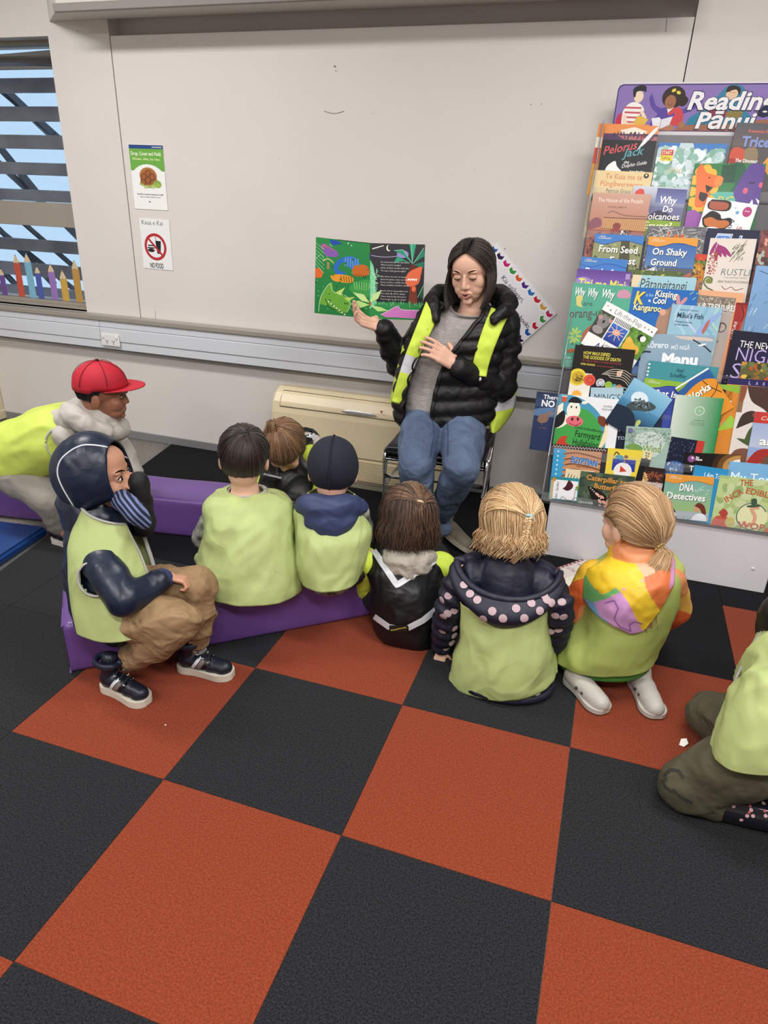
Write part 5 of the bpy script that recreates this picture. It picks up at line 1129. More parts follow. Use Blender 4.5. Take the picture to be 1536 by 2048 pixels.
# ---- shoes
def shoe(root, heel, toe, up=(0, 0, 1), w=.07, col='#1c2230', sole='#d8d2c4', h=.055, collar=.0, st=.018, parent_label=None, ankle=None, name='shoe', matl=None, sole_m=None, laces=True, bulb=1.0):
    heel, toe, up = Vector(heel), Vector(toe), Vector(up).normalized(); d = toe - heel; L = d.length; d.normalize(); up = (up - d * up.dot(d)).normalized(); sd = d.cross(up)
    M = Matrix(((d.x, sd.x, up.x, heel.x), (d.y, sd.y, up.y, heel.y), (d.z, sd.z, up.z, heel.z), (0, 0, 0, 1)))
    prof = [(.0, .30), (.04, .58), (.14, .78), (.35, .74), (.55, .84), (.75, 1.0), (.88, .90), (.96, .66), (1.0, .34)]
    def slab(z0, z1, k, m, nm, lab=None):
        bm = bmesh.new(); P2 = [tuple(q) for q in catmull(prof, 4)]
        loop = [(x * L, y * w / 2 * k) for x, y in P2] + [(x * L, -y * w / 2 * k) for x, y in P2[::-1]]
        A = [bm.verts.new(M @ Vector((x, y, z0))) for x, y in loop]; B = [bm.verts.new(M @ Vector((x, y, z1))) for x, y in loop]
        for i in range(len(loop)): bm.faces.new((A[i], A[(i + 1) % len(loop)], B[(i + 1) % len(loop)], B[i]))
        bm.faces.new(A[::-1]); bm.faces.new(B); fix_normals(bm); return bm
    up_ = bmesh.new()
    for x0, x1, y, z, r0, r1 in ((.16, .40, 0, .5, .40, .40), (.40, .62, 0, .42, .42, .36), (.62, .86, 0, .26, .40, .34)):
        capsule(up_, M @ Vector((x0 * L, 0, st + h * z * .8)), M @ Vector((x1 * L, 0, st + h * z * .7)), w * r0 * bulb, w * r1 * bulb, 16)
    capsule(up_, M @ Vector((.17 * L, 0, st + .01)), M @ Vector((.24 * L, 0, st + h + collar)), w * .36, w * .34, 16)
    ellipsoid(up_, M @ Vector((.82 * L, 0, st + h * .12)), (w * .40, w * .40, h * .45), None, 16, 10)
    me = blend(up_, .004, 4)
    co = get_co(me); Mi = M.inverted(); zz = (np.c_[co, np.ones(len(co))] @ np.array(Mi).T)[:, 2]; low = zz < st * .7
    upv = np.array(up); co[low] += (st * .7 - zz[low])[:, None] * upv; set_co(me, co)
    o = wobj(name, me, matl or mat('shoe_' + col.strip('#'), col, .38, bump=.15, bump_scale=200), root)
    s_me = bm_mesh(slab(0, st, 1.06, None, ''))
    s_me.transform(Matrix.Translation(-Vector(root.location))); link('sole', s_me, sole_m or mat('sole_' + sole.strip('#'), sole, .55), o, 'pale rubber sole')
    if laces:
        for k in range(4):
            x = .42 + .09 * k; c = M @ Vector((x * L, 0, st + h * (1.02 - .16 * k) + w * .10))
            me2 = tube_mesh([c - sd * w * .24 - up * .008, c + up * .003, c + sd * w * .24 - up * .008], .0022, 6)
            me2.transform(Matrix.Translation(-Vector(root.location))); link('lace', me2, mat('lace_dark', '#15161b', .7), o)
    return o, M, L
VEST = mat('vest_lime', '#b2c07c', .62, noise_amt=.08, noise_scale=7, bump=.10, bump_scale=380, wrinkle=.95, wrinkle_scale=6, stretch=(1, .8, .8))
VEST_B = mat('vest_bright_lime', '#cfe64e', .62, noise_amt=.08, noise_scale=7, bump=.12, bump_scale=380, wrinkle=.32, wrinkle_scale=7)
BIND = mat('vest_binding_grey', '#a9a8a2', .6, bump=.1, bump_scale=300)
SILV = mat('reflective_silver', '#d9dce2', .32, metal=.2)
def binding(root, pts, r=.0055, parent=None, m=None, name='binding'):
    me = tube_mesh(pts, r, 6, flat=(1, .5)); me.transform(Matrix.Translation(-Vector(root.location))); return link(name, me, m or BIND, parent or root)
def sub(name, me, m, root, parent, label=None):
    me.transform(Matrix.Translation(-Vector(root.location))); return link(name, me, m, parent, label)
def hood_down(root, c, w, d, h, ang, m, r=.028, seed=1, name='hood', bag=1.0, label=None, amp=.005):
    """A hood lying on the back: a thick U round the neck and a bag behind it. ang = direction (deg) the wearer faces."""
    c = Vector(c); f = Vector((math.cos(math.radians(ang)), math.sin(math.radians(ang)), 0)); s = Vector((f.y, -f.x, 0)); bm = bmesh.new(); pts = []
    for i in range(15):
        t = math.pi * (i / 14) ; x = math.cos(t); y = math.sin(t)
        pts.append((c + s * w * x - f * d * y + f * d * .35 + Vector((0, 0, -h * .10 * y - h * .42 * abs(x) ** 5)), r * (.75 + .5 * y)))
    for (a, ra), (b, rb) in zip(pts, pts[1:]): capsule(bm, a, b, ra, rb, 12)
    Rz = Matrix.Rotation(math.radians(ang - 90), 3, 'Z')
    ellipsoid(bm, c - f * d * .55 + Vector((0, 0, -h * .45)), (w * .88 * bag, d * .55, h * .6), Rz, 24, 16)
    me = blend(bm, .006, 8); rumple(me, amp, 14, (1, 1, 1), seed); return wobj(name, me, m, root, label=label)
def body_mesh(root, H, J, skin_m, s=1.0, voxel=.005, hands=(), face=True, ears=True, feet=True, nr=.05, kid=True):
    """One continuous figure: head, neck, trunk, arms, hands, legs, feet."""
    bm = bmesh.new(); head_shapes(bm, H, J['neck'], face, ears, nr, kid)
    k = s
    limb(bm, [J['neck'], J['chest'], J['belly'], J['pel']], [.05 * k, .085 * k, .08 * k, .085 * k], 20)
    for q in 'LR':
        limb(bm, [J['chest'] + (J['sh' + q] - J['chest']) * .3, J['sh' + q], J['el' + q], J['wr' + q]], [.05 * k, .036 * k, .028 * k, .020 * k])
        limb(bm, [J['pel'] + (J['hip' + q] - J['pel']) * .5, J['hip' + q], J['kn' + q], J['an' + q]], [.07 * k, .06 * k, .042 * k, .028 * k])
        if feet: limb(bm, [J['an' + q], J['toe' + q]], [.026 * k, .018 * k])
    for h_ in hands: hand(bm, *h_[:3], **h_[3])
    for q in 'LR':
        if not any((Vector(h_[0]) - J['wr' + q]).length < .03 for h_ in hands):
            d = (J['wr' + q] - J['el' + q]).normalized(); hand(bm, J['wr' + q], d, (0, 0, -1) if abs(d.z) < .8 else (0, 1, 0), size=.62 * k / .62 * .62 if k < 1 else 1)
    me = blend(bm, voxel, 3 if kid else 6); o = wobj('body', me, skin_m, root); return o
def VV(**k): return {a: Vector(b) for a, b in k.items()}
def garment(root, name, m, build, voxel=.006, smooth=6, amp=.004, sc=10, seed=1.0, stretch=(1, 1, 1), label=None, parent=None):
    bm = bmesh.new(); build(bm); me = blend(bm, voxel, smooth)
    if amp: rumple(me, amp, sc, stretch, seed)
    bv = bvh_of(me); o = wobj(name, me, m, root, parent, label); return o, bv
def head_feat(root, H, skinm, open_eye=True, lipc='#8a4a44', brow='#1c1412', s=1.0, iris='#1a0f0a', parent=None):
    par = parent
    for q in (-1, 1):
        e_ = H @ Vector((q * .031, .0795, .001)); R3 = H.to_3x3().normalized()
        if open_eye:
            bm = bmesh.new(); ellipsoid(bm, e_, (.0125, .0105, .0075), R3, 20, 12); wobj('eye', bm_mesh(bm, smooth=True), mat('eye_white', '#d8d4cf', .25), root)
            bm = bmesh.new(); ellipsoid(bm, H @ Vector((q * .031 + .001, .0885, .001)), (.0058, .0030, .0062), R3, 16, 10); wobj('iris', bm_mesh(bm, smooth=True), mat('iris_dark', iris, .15), root)
            pts = [H @ Vector((q * .031 + x_ * .014, .0885 - abs(x_) * .006, .0085 - x_ * x_ * .006)) for x_ in (-1, -.5, 0, .5, 1)]; wobj('eyelid', tube_mesh(pts, .0022, 6), mat('lash_dark', '#1a1210', .7), root)
        else:
            pts = [H @ Vector((q * .031 + x_ * .0145, .0918 - abs(x_) ** 1.5 * .008, -.0050 + x_ * x_ * .0035)) for x_ in (-1, -.6, -.2, .2, .6, 1)]; wobj('eyelashes', tube_mesh(pts, [.0008, .0017, .002, .002, .0017, .0008], 6), mat('lash_dark', '#1a1210', .7), root)
        pts = [H @ Vector((q * (.016 + .030 * t_), .0948 - .015 * t_ ** 2, .0205 + .007 * math.sin(t_ * 2.4))) for t_ in (0, .2, .4, .6, .8, 1)]
        wobj('eyebrow', tube_mesh(pts, [.0028, .0036, .0036, .0032, .0026, .0014], 6, flat=(1, .6)), mat('brow_dark', brow, 1.0, spec=0.0), root)
    return
SKIN_L = skin('skin_light', '#e0b39a'); SKIN_W = skin('skin_woman', '#dcae97'); SKIN_D = skin('skin_brown', '#9c6850'); SKIN_M = skin('skin_tan', '#c99579')
# ---------------------------------------------------------------- purple foam beams
PURP = mat('purple_vinyl', '#66468a', .42, bump=.06, bump_scale=60, wrinkle=.12, wrinkle_scale=5, coat=.15)
def foam_beam(label, a, ang, L, w, h, seed, end_col=None):
    t = thing('foam_beam', label, 'foam block', (a[0], a[1], 0)); rng = random.Random(seed)
    M = Matrix.Translation((a[0], a[1], 0)) @ Matrix.Rotation(math.radians(ang), 4, 'Z')
    bm = bmesh.new(); N = int(L / .02); r = .018; prof = []
    for cx, cz, a0 in ((r, r, 180), (w - r, r, 270), (w - r, h - r, 0), (r, h - r, 90)):
        for k in range(4): q = math.radians(a0 + 30 * k); prof.append((cx + r * math.cos(q), cz + r * math.sin(q)))
    P2 = []
    for i in range(len(prof)):
        A, B = prof[i], prof[(i + 1) % len(prof)]; n = max(1, int(math.hypot(B[0] - A[0], B[1] - A[1]) / .02))
        P2 += [(A[0] + (B[0] - A[0]) * k / n, A[1] + (B[1] - A[1]) * k / n) for k in range(n)]
    rings = []
    for i in range(N + 1):
        x = L * i / N; ring = []
        for (y, z) in P2:
            e = .0045 * noise.noise(Vector((x * 5 + seed, y * 7, z * 7))) * min(1, z * 20)
            yy = y + (e if y > w / 2 else -e) * (1 if .02 < z < h - .01 else .3); zz = z + (e * .8 if z > h * .8 else 0)
            ring.append(bm.verts.new(M @ Vector((x, yy, max(zz, .0005)))))
        rings.append(ring)
    n = len(P2)
    for A, B in zip(rings, rings[1:]):
        for k in range(n): bm.faces.new((A[k], A[(k + 1) % n], B[(k + 1) % n], B[k]))
    bm.faces.new(rings[0][::-1]); bm.faces.new(rings[-1]); fix_normals(bm)
    wobj('cover', bm_mesh(bm, smooth=True), PURP, t)
    if end_col:
        bm = bmesh.new(); vs = [bm.verts.new(M @ Vector(q)) for q in ((-.003, .012, .012), (-.003, w - .03, .012), (-.003, w - .012, h - .02), (-.003, .02, h - .012))]
        bm.faces.new(vs); wobj('end_panel', bm_mesh(bm), mat('yellow_vinyl', end_col, .4), t, label='yellow end panel')
    for z in (.003, h - .003):
        pts = [M @ Vector((-.002, y, z)) for y in (.0, w)]
        wobj('seam', tube_mesh(pts, .003, 6), PURP, t)
    return t
foam_beam('near purple foam beam that the boys sit on', (-1.449, -1.972), 40.3, 1.16, .222, .18, 3, '#d9a23a')
a = P(0, 1035, z=0); b = P(420, 1080, z=0); an = math.degrees(math.atan2(b.y - a.y, b.x - a.x)); d = (b - a).normalized()
foam_beam('far purple foam beam behind the seated boys', (a.x - d.x * .9, a.y - d.y * .9), an, 2.35, .24, .18, 8)
# ---------------------------------------------------------------- blue mat at the left edge
bmA, bmB = P(0, 1035, z=.04), P(112, 1048, z=.04); bmC = P(0, 1122, z=.04)
mt = thing('blue_mat', 'dark blue gym mat at the left edge beside the purple beam', 'mat', (-2.6, -1.4, 0))
e1 = (bmC - bmB).normalized(); X_ = Vector((-1, -.13, 0)).normalized()
fp = [bmB + Vector((-.02, -.03, 0)), bmB + Vector((-.02, -.03, 0)) + X_ * 1.0, bmB + X_ * 1.0 + e1 * .8, bmB + Vector((-.02, -.03, 0)) + e1 * .8]
bm = bmesh.new(); lo = [bm.verts.new((p.x, p.y, -.005)) for p in fp]; hi = [bm.verts.new((p.x, p.y, .04)) for p in fp]
for k in range(4): bm.faces.new((lo[k], lo[(k + 1) % 4], hi[(k + 1) % 4], hi[k]))
bm.faces.new(lo[::-1]); bm.faces.new(hi); fix_normals(bm); bmesh.ops.bevel(bm, geom=bm.edges[:], offset=.012, segments=3, affect='EDGES')
wobj('mat_cover', bm_mesh(bm, smooth=False), mat('blue_vinyl', '#1d3f7a', .3, wrinkle=.15, wrinkle_scale=4, noise_amt=.2, noise_scale=3), mt)

def seated(pel, neck, ang, s=1.0, floor_z=0.0, sw=.115, knee_f=.24, knee_z=.24, knee_w=.08, ank_f=.30, el=None, wr=None):
    pel, neck = Vector(pel), Vector(neck); f = Vector((math.cos(math.radians(ang)), math.sin(math.radians(ang)), 0)); r = Vector((f.y, -f.x, 0)); J = dict(pel=pel, neck=neck)
    J['chest'] = neck.lerp(pel, .34); J['belly'] = neck.lerp(pel, .68)
    for q, sg in (('L', -1), ('R', 1)):
        J['sh' + q] = neck.lerp(pel, .17) + r * sg * sw; J['el' + q] = J['sh' + q] + r * sg * .03 + f * .07 + Vector((0, 0, -.15)); J['wr' + q] = J['el' + q] + f * .13 - r * sg * .05 + Vector((0, 0, -.01))
        J['hip' + q] = pel + r * sg * .065 + f * .02; J['kn' + q] = pel + r * sg * knee_w + f * knee_f; J['kn' + q].z = floor_z + knee_z
        J['an' + q] = pel + r * sg * knee_w * .8 + f * ank_f; J['an' + q].z = floor_z + .045; J['toe' + q] = J['an' + q] + f * .07; J['toe' + q].z = floor_z + .022
    return J, f, r
# ================================================================ boy with dark short hair, on the beam
c = P(488, 918, y=-1.45); H = HM(c, 24, -2, 2, .93)
k1 = thing('person', 'dark-haired child sitting on the purple beam, seen from behind, with camouflage sleeves', 'person', (c.x, c.y - .02, 0), 'children listening')
pel = Vector((-1.075, -1.53, .235)); J, f, r = seated(pel, c + Vector((.01, -.02, -.10)), 112, floor_z=0, sw=.085, knee_z=.24, knee_f=.25, ank_f=.27)
J['elL'] = P(409, 1075, y=-1.52); J['wrL'] = J['elL'] + Vector((.0, .13, -.02))
body_mesh(k1, H, J, SKIN_L, .9, face=True, nr=.044)
CAMO = mat('camouflage_cloth', '#23261f', .8, color2='#a9aba0', noise_scale=26, wrinkle=.3); DKTR = mat('dark_trousers', '#1f2126', .8, wrinkle=.3)
def b(bm):
    limb(bm, [J['chest'] + Vector((0, .01, -.02)), J['belly'], J['pel']], [.08, .09, .10], 18)
    for q in 'LR': limb(bm, [J['sh' + q], J['el' + q], J['wr' + q]], [.034, .042, .034])
garment(k1, 'jacket', CAMO, b, amp=.005, sc=16)
def b(bm):
    for q in 'LR': limb(bm, [J['hip' + q], J['kn' + q], J['an' + q]], [.075, .055, .045])
garment(k1, 'trousers', DKTR, b)
for q in 'LR': shoe(k1, J['an' + q] - f * .02 - Vector((0, 0, .044)), J['an' + q] + f * .13 - Vector((0, 0, .044)), w=.06, h=.045)
S = [sec(400, 1168, 602, 1166, -1.55, .14), sec(397, 1125, 598, 1126, -1.54, .135), sec(406, 1080, 588, 1078, -1.525, .115), sec(408, 1040, 586, 1036, -1.51, .10), sec(410, 1012, 584, 1002, -1.49, .082), sec(430, 992, 562, 986, -1.475, .066), sec(455, 984, 530, 980, -1.465, .05)]
v, bv = vest(S, k1, VEST, 2.0, amp=.007, sc=7)
binding(k1, [p + Vector((0, 0, .002)) for p in ring_pts(S[-1], k=1.02)], .008, v)
# pale cloth bunched at the left hip
def b(bm):
    a_ = P(405, 1118, y=-1.50); limb(bm, [a_, a_ + Vector((.02, .03, -.06)), a_ + Vector((.05, .02, -.09))], [.028, .036, .03])
garment(k1, 'vest_side_panel', VEST, b, amp=.004)
# short hair
gd = []; crown = Vector((.12, -.45, .9)).normalized()
ends = []
for k in range(36):
    a_ = 2 * math.pi * k / 36; x, y = math.cos(a_), math.sin(a_)
    z = -.42 if y < .1 else (-.42 + (y - .1) * 1.25)
    if abs(x) > .75 and y < .45: z = -.12
    if y < -.2: z = -.80
    ends.append(Vector((x * .95, y, z)))
gd = [slerp_path(H, crown + (e - crown) * .04, e, 8, 1.06, 1.02, .07) for e in ends]
wobj('hair', hair_mesh(gd, 1500, .0016, random.Random(3), ['#1d1310', '#2c1c17', '#150e0c', '#3b2720'], jit=.0018, closed=True, extra_len=.05), HAIR, k1)

# ================================================================ child in navy beanie and blue hood
c = P(666, 943, y=-1.38); H = HM(c, 16, -4, 0, .93)
k2 = thing('person', 'child in a navy beanie with a blue hood sitting on the purple beam', 'person', (c.x, c.y, 0), 'children listening')
J, f, r = seated((-.80, -1.42, .235), c + Vector((0, -.015, -.10)), 108, sw=.09, knee_z=.24)
body_mesh(k2, H, J, SKIN_L, .88, nr=.042)
BLUEJ = mat('denim_blue_quilt', '#333f66', .6, wrinkle=.4, noise_amt=.12)
def b(bm):
    limb(bm, [J['chest'], J['belly'], J['pel']], [.09, .09, .10], 18)
    for q in 'LR': limb(bm, [J['sh' + q], J['el' + q], J['wr' + q]], [.04, .038, .032])
garment(k2, 'jacket', CAMO, b)
def b(bm):
    for q in 'LR': limb(bm, [J['hip' + q], J['kn' + q], J['an' + q]], [.075, .055, .045])
garment(k2, 'trousers', DKTR, b)
for q in 'LR': shoe(k2, J['an' + q] - f * .02 - Vector((0, 0, .044)), J['an' + q] + f * .13 - Vector((0, 0, .044)), w=.06, h=.045)
S = [sec(603, 1150, 724, 1140, -1.44, .125), sec(592, 1110, 734, 1105, -1.43, .12), sec(592, 1070, 741, 1062, -1.42, .105), sec(588, 1035, 738, 1040, -1.40, .09), sec(594, 1005, 728, 1010, -1.39, .075), sec(620, 990, 708, 990, -1.38, .055)]
v, bv2 = vest(S, k2, VEST, 5.0, amp=.006, sc=8)
hood_down(k2, c + Vector((.0, -.015, -.082)), .100, .105, .14, 110, BLUEJ, .036, 3)
gd = []; top = Vector((0, -.1, 1)).normalized()
ends = [Vector((math.cos(a_), math.sin(a_), -.75 if math.sin(a_) < .2 else -.2 + .2 * math.sin(a_))) for a_ in [2 * math.pi * k / 48 for k in range(48)]]
bm = bmesh.new(); rows = [slerp_path(H, top + (e - top) * .02, e, 14, 1.14, 1.08, .03) for e in ends]; V = [[bm.verts.new(p) for p in g] for g in rows]
for i in range(48):
    for j in range(14): bm.faces.new((V[i][j], V[(i + 1) % 48][j], V[(i + 1) % 48][j + 1], V[i][j + 1]))
bm.faces.new([V[i][0] for i in range(48)][::-1]); fix_normals(bm); me = bm_mesh(bm, smooth=True); rumple(me, .003, 12, (1, 1, 1), 4, False); BVB = bvh_of(me)
NAVY = mat('navy_knit', '#15192b', .85, bump=.5, bump_scale=420, noise_amt=.15, noise_scale=60)
be = wobj('beanie', me, NAVY, k2)
seam = [onhead(H, Vector((0, math.cos(t), math.sin(t))), 1.17) for t in [math.radians(a_) for a_ in range(60, 215, 8)]]
sub('beanie_seam', tube_mesh(seam, .0022, 6), mat('navy_seam', '#0e1120', .9), k2, be)

# ================================================================ girl in the black jacket with silver V
c = P(818, 1038, y=-1.30); H = HM(c, 26, -20, 0, .95)
k3 = thing('person', 'brown-haired girl on the floor in a black and lime jacket with a silver chevron', 'person', (c.x, c.y, 0), 'children listening')
J, f, r = seated((-.515, -1.36, .10), c + Vector((0, -.03, -.095)), 104, sw=.115, knee_z=.06, knee_w=.19, knee_f=.2, ank_f=.16)
body_mesh(k3, H, J, SKIN_L, .88, nr=.042)
BLK = mat('black_shell', '#0e0e11', .42, wrinkle=.45, wrinkle_scale=9, bump=.05, bump_scale=300); GREYH = mat('stone_grey_shell', '#a9a195', .6, wrinkle=.5, wrinkle_scale=16)
S = [sec(772, 1268, 872, 1280, -1.36, .09), sec(752, 1250, 888, 1262, -1.355, .115), sec(741, 1205, 893, 1212, -1.35, .12), sec(738, 1160, 894, 1165, -1.34, .115), sec(734, 1120, 895, 1126, -1.32, .10), sec(736, 1092, 893, 1102, -1.31, .085), sec(755, 1072, 872, 1080, -1.30, .065), sec(788, 1062, 848, 1064, -1.295, .05)]
v3, bv3 = vest(S, k3, BLK, 9.0, amp=.006, sc=7, name='jacket', label='black and lime jacket')
# lime yokes and sleeves
def b(bm):
    for q in 'LR':
        sg = -1 if q == 'L' else 1
        limb(bm, [J['neck'] + Vector((sg * .06, .0, -.03)), J['sh' + q] + Vector((sg * .012, .0, -.02)), J['el' + q] + Vector((0, 0, -.02)), J['wr' + q]], [.040, .050, .046, .036])
garment(k3, 'sleeves', VEST_B, b, amp=.005, sc=12, label='bright lime sleeves and shoulders')
q3 = lambda u, v: P(u, v, y=-1.44)
n = ray(820, 1180)
for pts, w in (([(746, 1098), (794, 1170), (876, 1115)], .020), ([(750, 1232), (779, 1252), (800, 1256)], .020), ([(816, 1254), (845, 1240), (876, 1216)], .020)):
    sub('reflective_tape', bm_mesh(stroke_on(bv3, [q3(*p) for p in pts], w, n, .003), smooth=True), SILV, k3, v3, 'silver reflective tape')
bm = stroke_on(bv3, [q3(781, 1255), q3(815, 1254)], .022, n, .005); sub('badge', bm_mesh(bm), mat('badge_black', '#1b1b12', .5), k3, v3, 'small black badge with gold letters')
D = Draw(6, 1); D.rect('#15150f', 0, 0, 6, 1); D.text('ROADWORK', .5, .78, 5, .55, '#c9b65a', .02)
a_, b_ = q3(782, 1255), q3(815, 1253); hh = bv3.ray_cast(a_.lerp(b_, .5) - n.normalized() * .3, n.normalized())
if hh[0]:
    nn = hh[1] if hh[1].dot(n) < 0 else -hh[1]; X = (b_ - a_); X = (X - nn * X.dot(nn)).normalized(); Y = nn.cross(X); o0 = hh[0] + nn * .0065 - X * .033 + Y * .0055
    sub('badge_lettering', D.mesh(Matrix(((X.x, Y.x, nn.x, o0.x), (X.y, Y.y, nn.y, o0.y), (X.z, Y.z, nn.z, o0.z), (0, 0, 0, 1))), .011), PRINT, k3, v3)
hood_down(k3, c + Vector((.014, -.03, -.105)), .090, .088, .085, 104, GREYH, .030, 7, amp=.009)
def b(bm):
    for q in 'LR': limb(bm, [J['hip' + q], J['kn' + q], J['an' + q]], [.075, .055, .045])
garment(k3, 'trousers', DKTR, b)
tie = Vector((.22, -.86, .42))
def down_guides(H, c, x0, x1, n, tiev, length, dx=0.0):
    out = []
    for i in range(n):
        t = i / (n - 1); x = x0 + (x1 - x0) * t; out.append(x)
    return out
def loose(H, angs, ztop, zend, K=9, flare=.02, back=-.0, lift=1.06, world_drop=True, top=Vector((0, .2, .98))):
    """Guides from the parting over the head then hanging down; angs = azimuths (deg, 90 = face, 270 = nape)."""
    out = []
    for a_ in angs:
        d = Vector((math.cos(math.radians(a_)), math.sin(math.radians(a_)), ztop)); g = slerp_path(H, top + (d - top) * .05, d, K // 2 + 1, lift, lift + .03, .03)
        p = g[-1]; outw = (H.to_3x3() @ Vector((d.x, d.y, 0))).normalized()
        for k in range(1, K):
            t = k / (K - 1); g.append(p + Vector((0, 0, -1)) * zend * t + outw * (flare * math.sin(t * 2.2)) )
        out.append(g)
    return out
BR = ['#4a3326', '#5d4230', '#3a271e', '#6b4e3a', '#2f2019']
rg = random.Random(5)
gd = loose(H, [a_ for a_ in range(150, 392, 11)], -.15, .088, flare=.012, top=tie.normalized() * .3 + Vector((0, .1, .9)))
wobj('hair', hair_mesh(gd, 1200, .0016, rg, BR, jit=.006, wav=.006, extra_len=.3), HAIR, k3)
gd2 = [slerp_path(H, Vector((math.cos(math.radians(a_)), .35 + .4 * math.sin(math.radians(a_)), max(.1, .75 - abs(a_ - 90) / 130))), tie, 8, 1.12, 1.13, .05) for a_ in range(-10, 200, 12)]
h3 = wobj('hair_top', hair_mesh(gd2, 700, .0017, rg, ['#6b4e3a', '#7b5b44', '#4a3326', '#8a6a50'], jit=.003), HAIR, k3, label='hair pulled back into the half ponytail')
tp = onhead(H, tie, 1.16); sub('hair_tie', tube_mesh(arm_ring(tp, (0, -.5, -.6), .009), .004, 8), mat('tie_cream', '#cdb99a', .7), k3, h3)
gd3 = [[tp + Vector((dx * .2, -.004, 0)), tp + Vector((dx * .7, -.020, -.02)), tp + Vector((dx * 1.0, -.022, -.055)), tp + Vector((dx * 1.2, -.014, -.09)), tp + Vector((dx * 1.0, -.006, -.125))] for dx in (-.016, -.005, .006, .016)]
wobj('half_ponytail', hair_mesh(gd3, 130, .0016, rg, ['#7b5b44', '#5d4230', '#94745a'], jit=.003), HAIR, k3)
# ================================================================ blonde girl in polka dot jacket
c = P(1022, 1050, y=-1.42); H = HM(c, 24, -14, 0, .96)
k4 = thing('person', 'blonde girl with a thin braid, navy polka dot hooded jacket under a lime vest', 'person', (c.x, c.y, 0), 'children listening')
J, f, r = seated((-.165, -1.50, .10), c + Vector((0, -.03, -.10)), 98, sw=.125, knee_z=.06, knee_w=.2, knee_f=.22, ank_f=.16)
J['elL'] = P(898, 1215, y=-1.50); J['wrL'] = P(885, 1290, y=-1.46); J['elR'] = P(1118, 1215, y=-1.50); J['wrR'] = P(1108, 1290, y=-1.42)
hd_ = (J['wrL'] + Vector((0, -.004, -.012)), Vector((-.05, -.35, -.9)), (0, 1, -.2), dict(size=.52, curls=(.25, .3, .3, .35), side=1))
body_mesh(k4, H, J, SKIN_L, .88, nr=.042, hands=[hd_], voxel=.004)
DOTJ = mat('navy_quilted_shell', '#12142a', .55, wrinkle=.3, wrinkle_scale=12, noise_amt=.1)
DOTM = mat('dusty_pink_print', '#b39aa0', .6); DOTL = mat('navy_satin_lining', '#101a40', .35, wrinkle=.5, wrinkle_scale=14)
S = [sec(905, 1362, 1105, 1362, -1.50, .125), sec(902, 1345, 1112, 1348, -1.50, .135), sec(912, 1300, 1108, 1300, -1.50, .135), sec(926, 1240, 1100, 1245, -1.49, .125), sec(922, 1190, 1108, 1190, -1.48, .115), sec(916, 1155, 1115, 1155, -1.465, .10), sec(935, 1138, 1100, 1140, -1.455, .088)]
def b(bm):
    limb(bm, [S[6][0] + Vector((0, 0, .02)), S[5][0], S[3][0], S[2][0] + Vector((0, 0, .03))], [.06, .09, .10, .09], 24)
    for q in 'LR': chain(bm, [J['sh' + q].lerp(J['chest'], .25), J['sh' + q] + Vector((0, 0, -.03)), J['el' + q], J['wr' + q]], [.066, .060, .052, .040], .035)
jk, bvj = garment(k4, 'jacket', DOTJ, b, amp=.003, sc=10, smooth=5)
v, bv4 = vest(S[1:5], k4, VEST, 12.0, amp=.006, sc=7)
# hem of the jacket under the vest, and a shoe sole peeping out
def b(bm):
    pts = [p + Vector((0, 0, -.004)) for p in ring_pts(S[0], 22, k=.97, a0=170, a1=370)]
    for a_, b_ in zip(pts, pts[1:]): capsule(bm, Vector((a_.x, a_.y, .018)), Vector((b_.x, b_.y, .018)), .017, .017, 10)
hm, bvh_ = garment(k4, 'jacket_hem', DOTJ, b, amp=.001)
# the hood: a wide bag with an open mouth, lying on her back
hc = c + Vector((.012, -.05, -.135)); ang = 97
fd = Vector((math.cos(math.radians(ang)), math.sin(math.radians(ang)), 0)); sd = Vector((fd.y, -fd.x, 0))
def hood_pt(t, s_):
    """t along the rim (0..1 from left tip over the back to the right tip), s_ 0 = rim, 1 = bottom seam."""
    a_ = math.pi * (.0 + 1.0 * t); x = math.cos(math.pi - a_); y = math.sin(a_)
    rim = hc + sd * .155 * x - fd * .118 * y + Vector((0, 0, .0 - .028 * y + .02 * abs(x) ** 3)); bot = hc + sd * .115 * x * (1 - .15 * y) - fd * (.052 + .075 * y) + Vector((0, 0, -.035 - .085 * y ** 1.2))
    m_ = rim.lerp(bot, s_); out = (-fd * y + sd * x * .6).normalized(); return m_ + out * .034 * math.sin(math.pi * s_)
bm = bmesh.new(); NT, NS = 60, 16; V = [[bm.verts.new(hood_pt(i / NT, j / NS)) for j in range(NS + 1)] for i in range(NT + 1)]
for i in range(NT):
    for j in range(NS): bm.faces.new((V[i][j], V[i + 1][j], V[i + 1][j + 1], V[i][j + 1]))
me = bm_mesh(bm, smooth=True); rumple(me, .004, 9, (1, 1, 1), 4, False); me2 = apply_mods(me, [('SOLIDIFY', dict(thickness=.008, offset=0))]); me2.polygons.foreach_set('use_smooth', [True] * len(me2.polygons)); bvhood = bvh_of(me2)
ho = wobj('hood', me2, DOTJ, k4, label='navy hood with dusty pink dots')
rimp = [hood_pt(i / 40, 0) for i in range(41)]
sub('hood_rim', tube_mesh([p + Vector((0, 0, .002)) for p in rimp], .011, 10), DOTJ, k4, ho)
bm = bmesh.new(); bot = [hood_pt(i / 30, .75) for i in range(31)]; fr = [hc + sd * .150 * math.cos(math.pi - math.pi * i / 30) * .9 + fd * .03 + Vector((0, 0, -.035)) for i in range(31)]
top_ = [p.lerp(hc, .06) + Vector((0, 0, -.012)) for p in [hood_pt(i / 30, .06) for i in range(31)]]
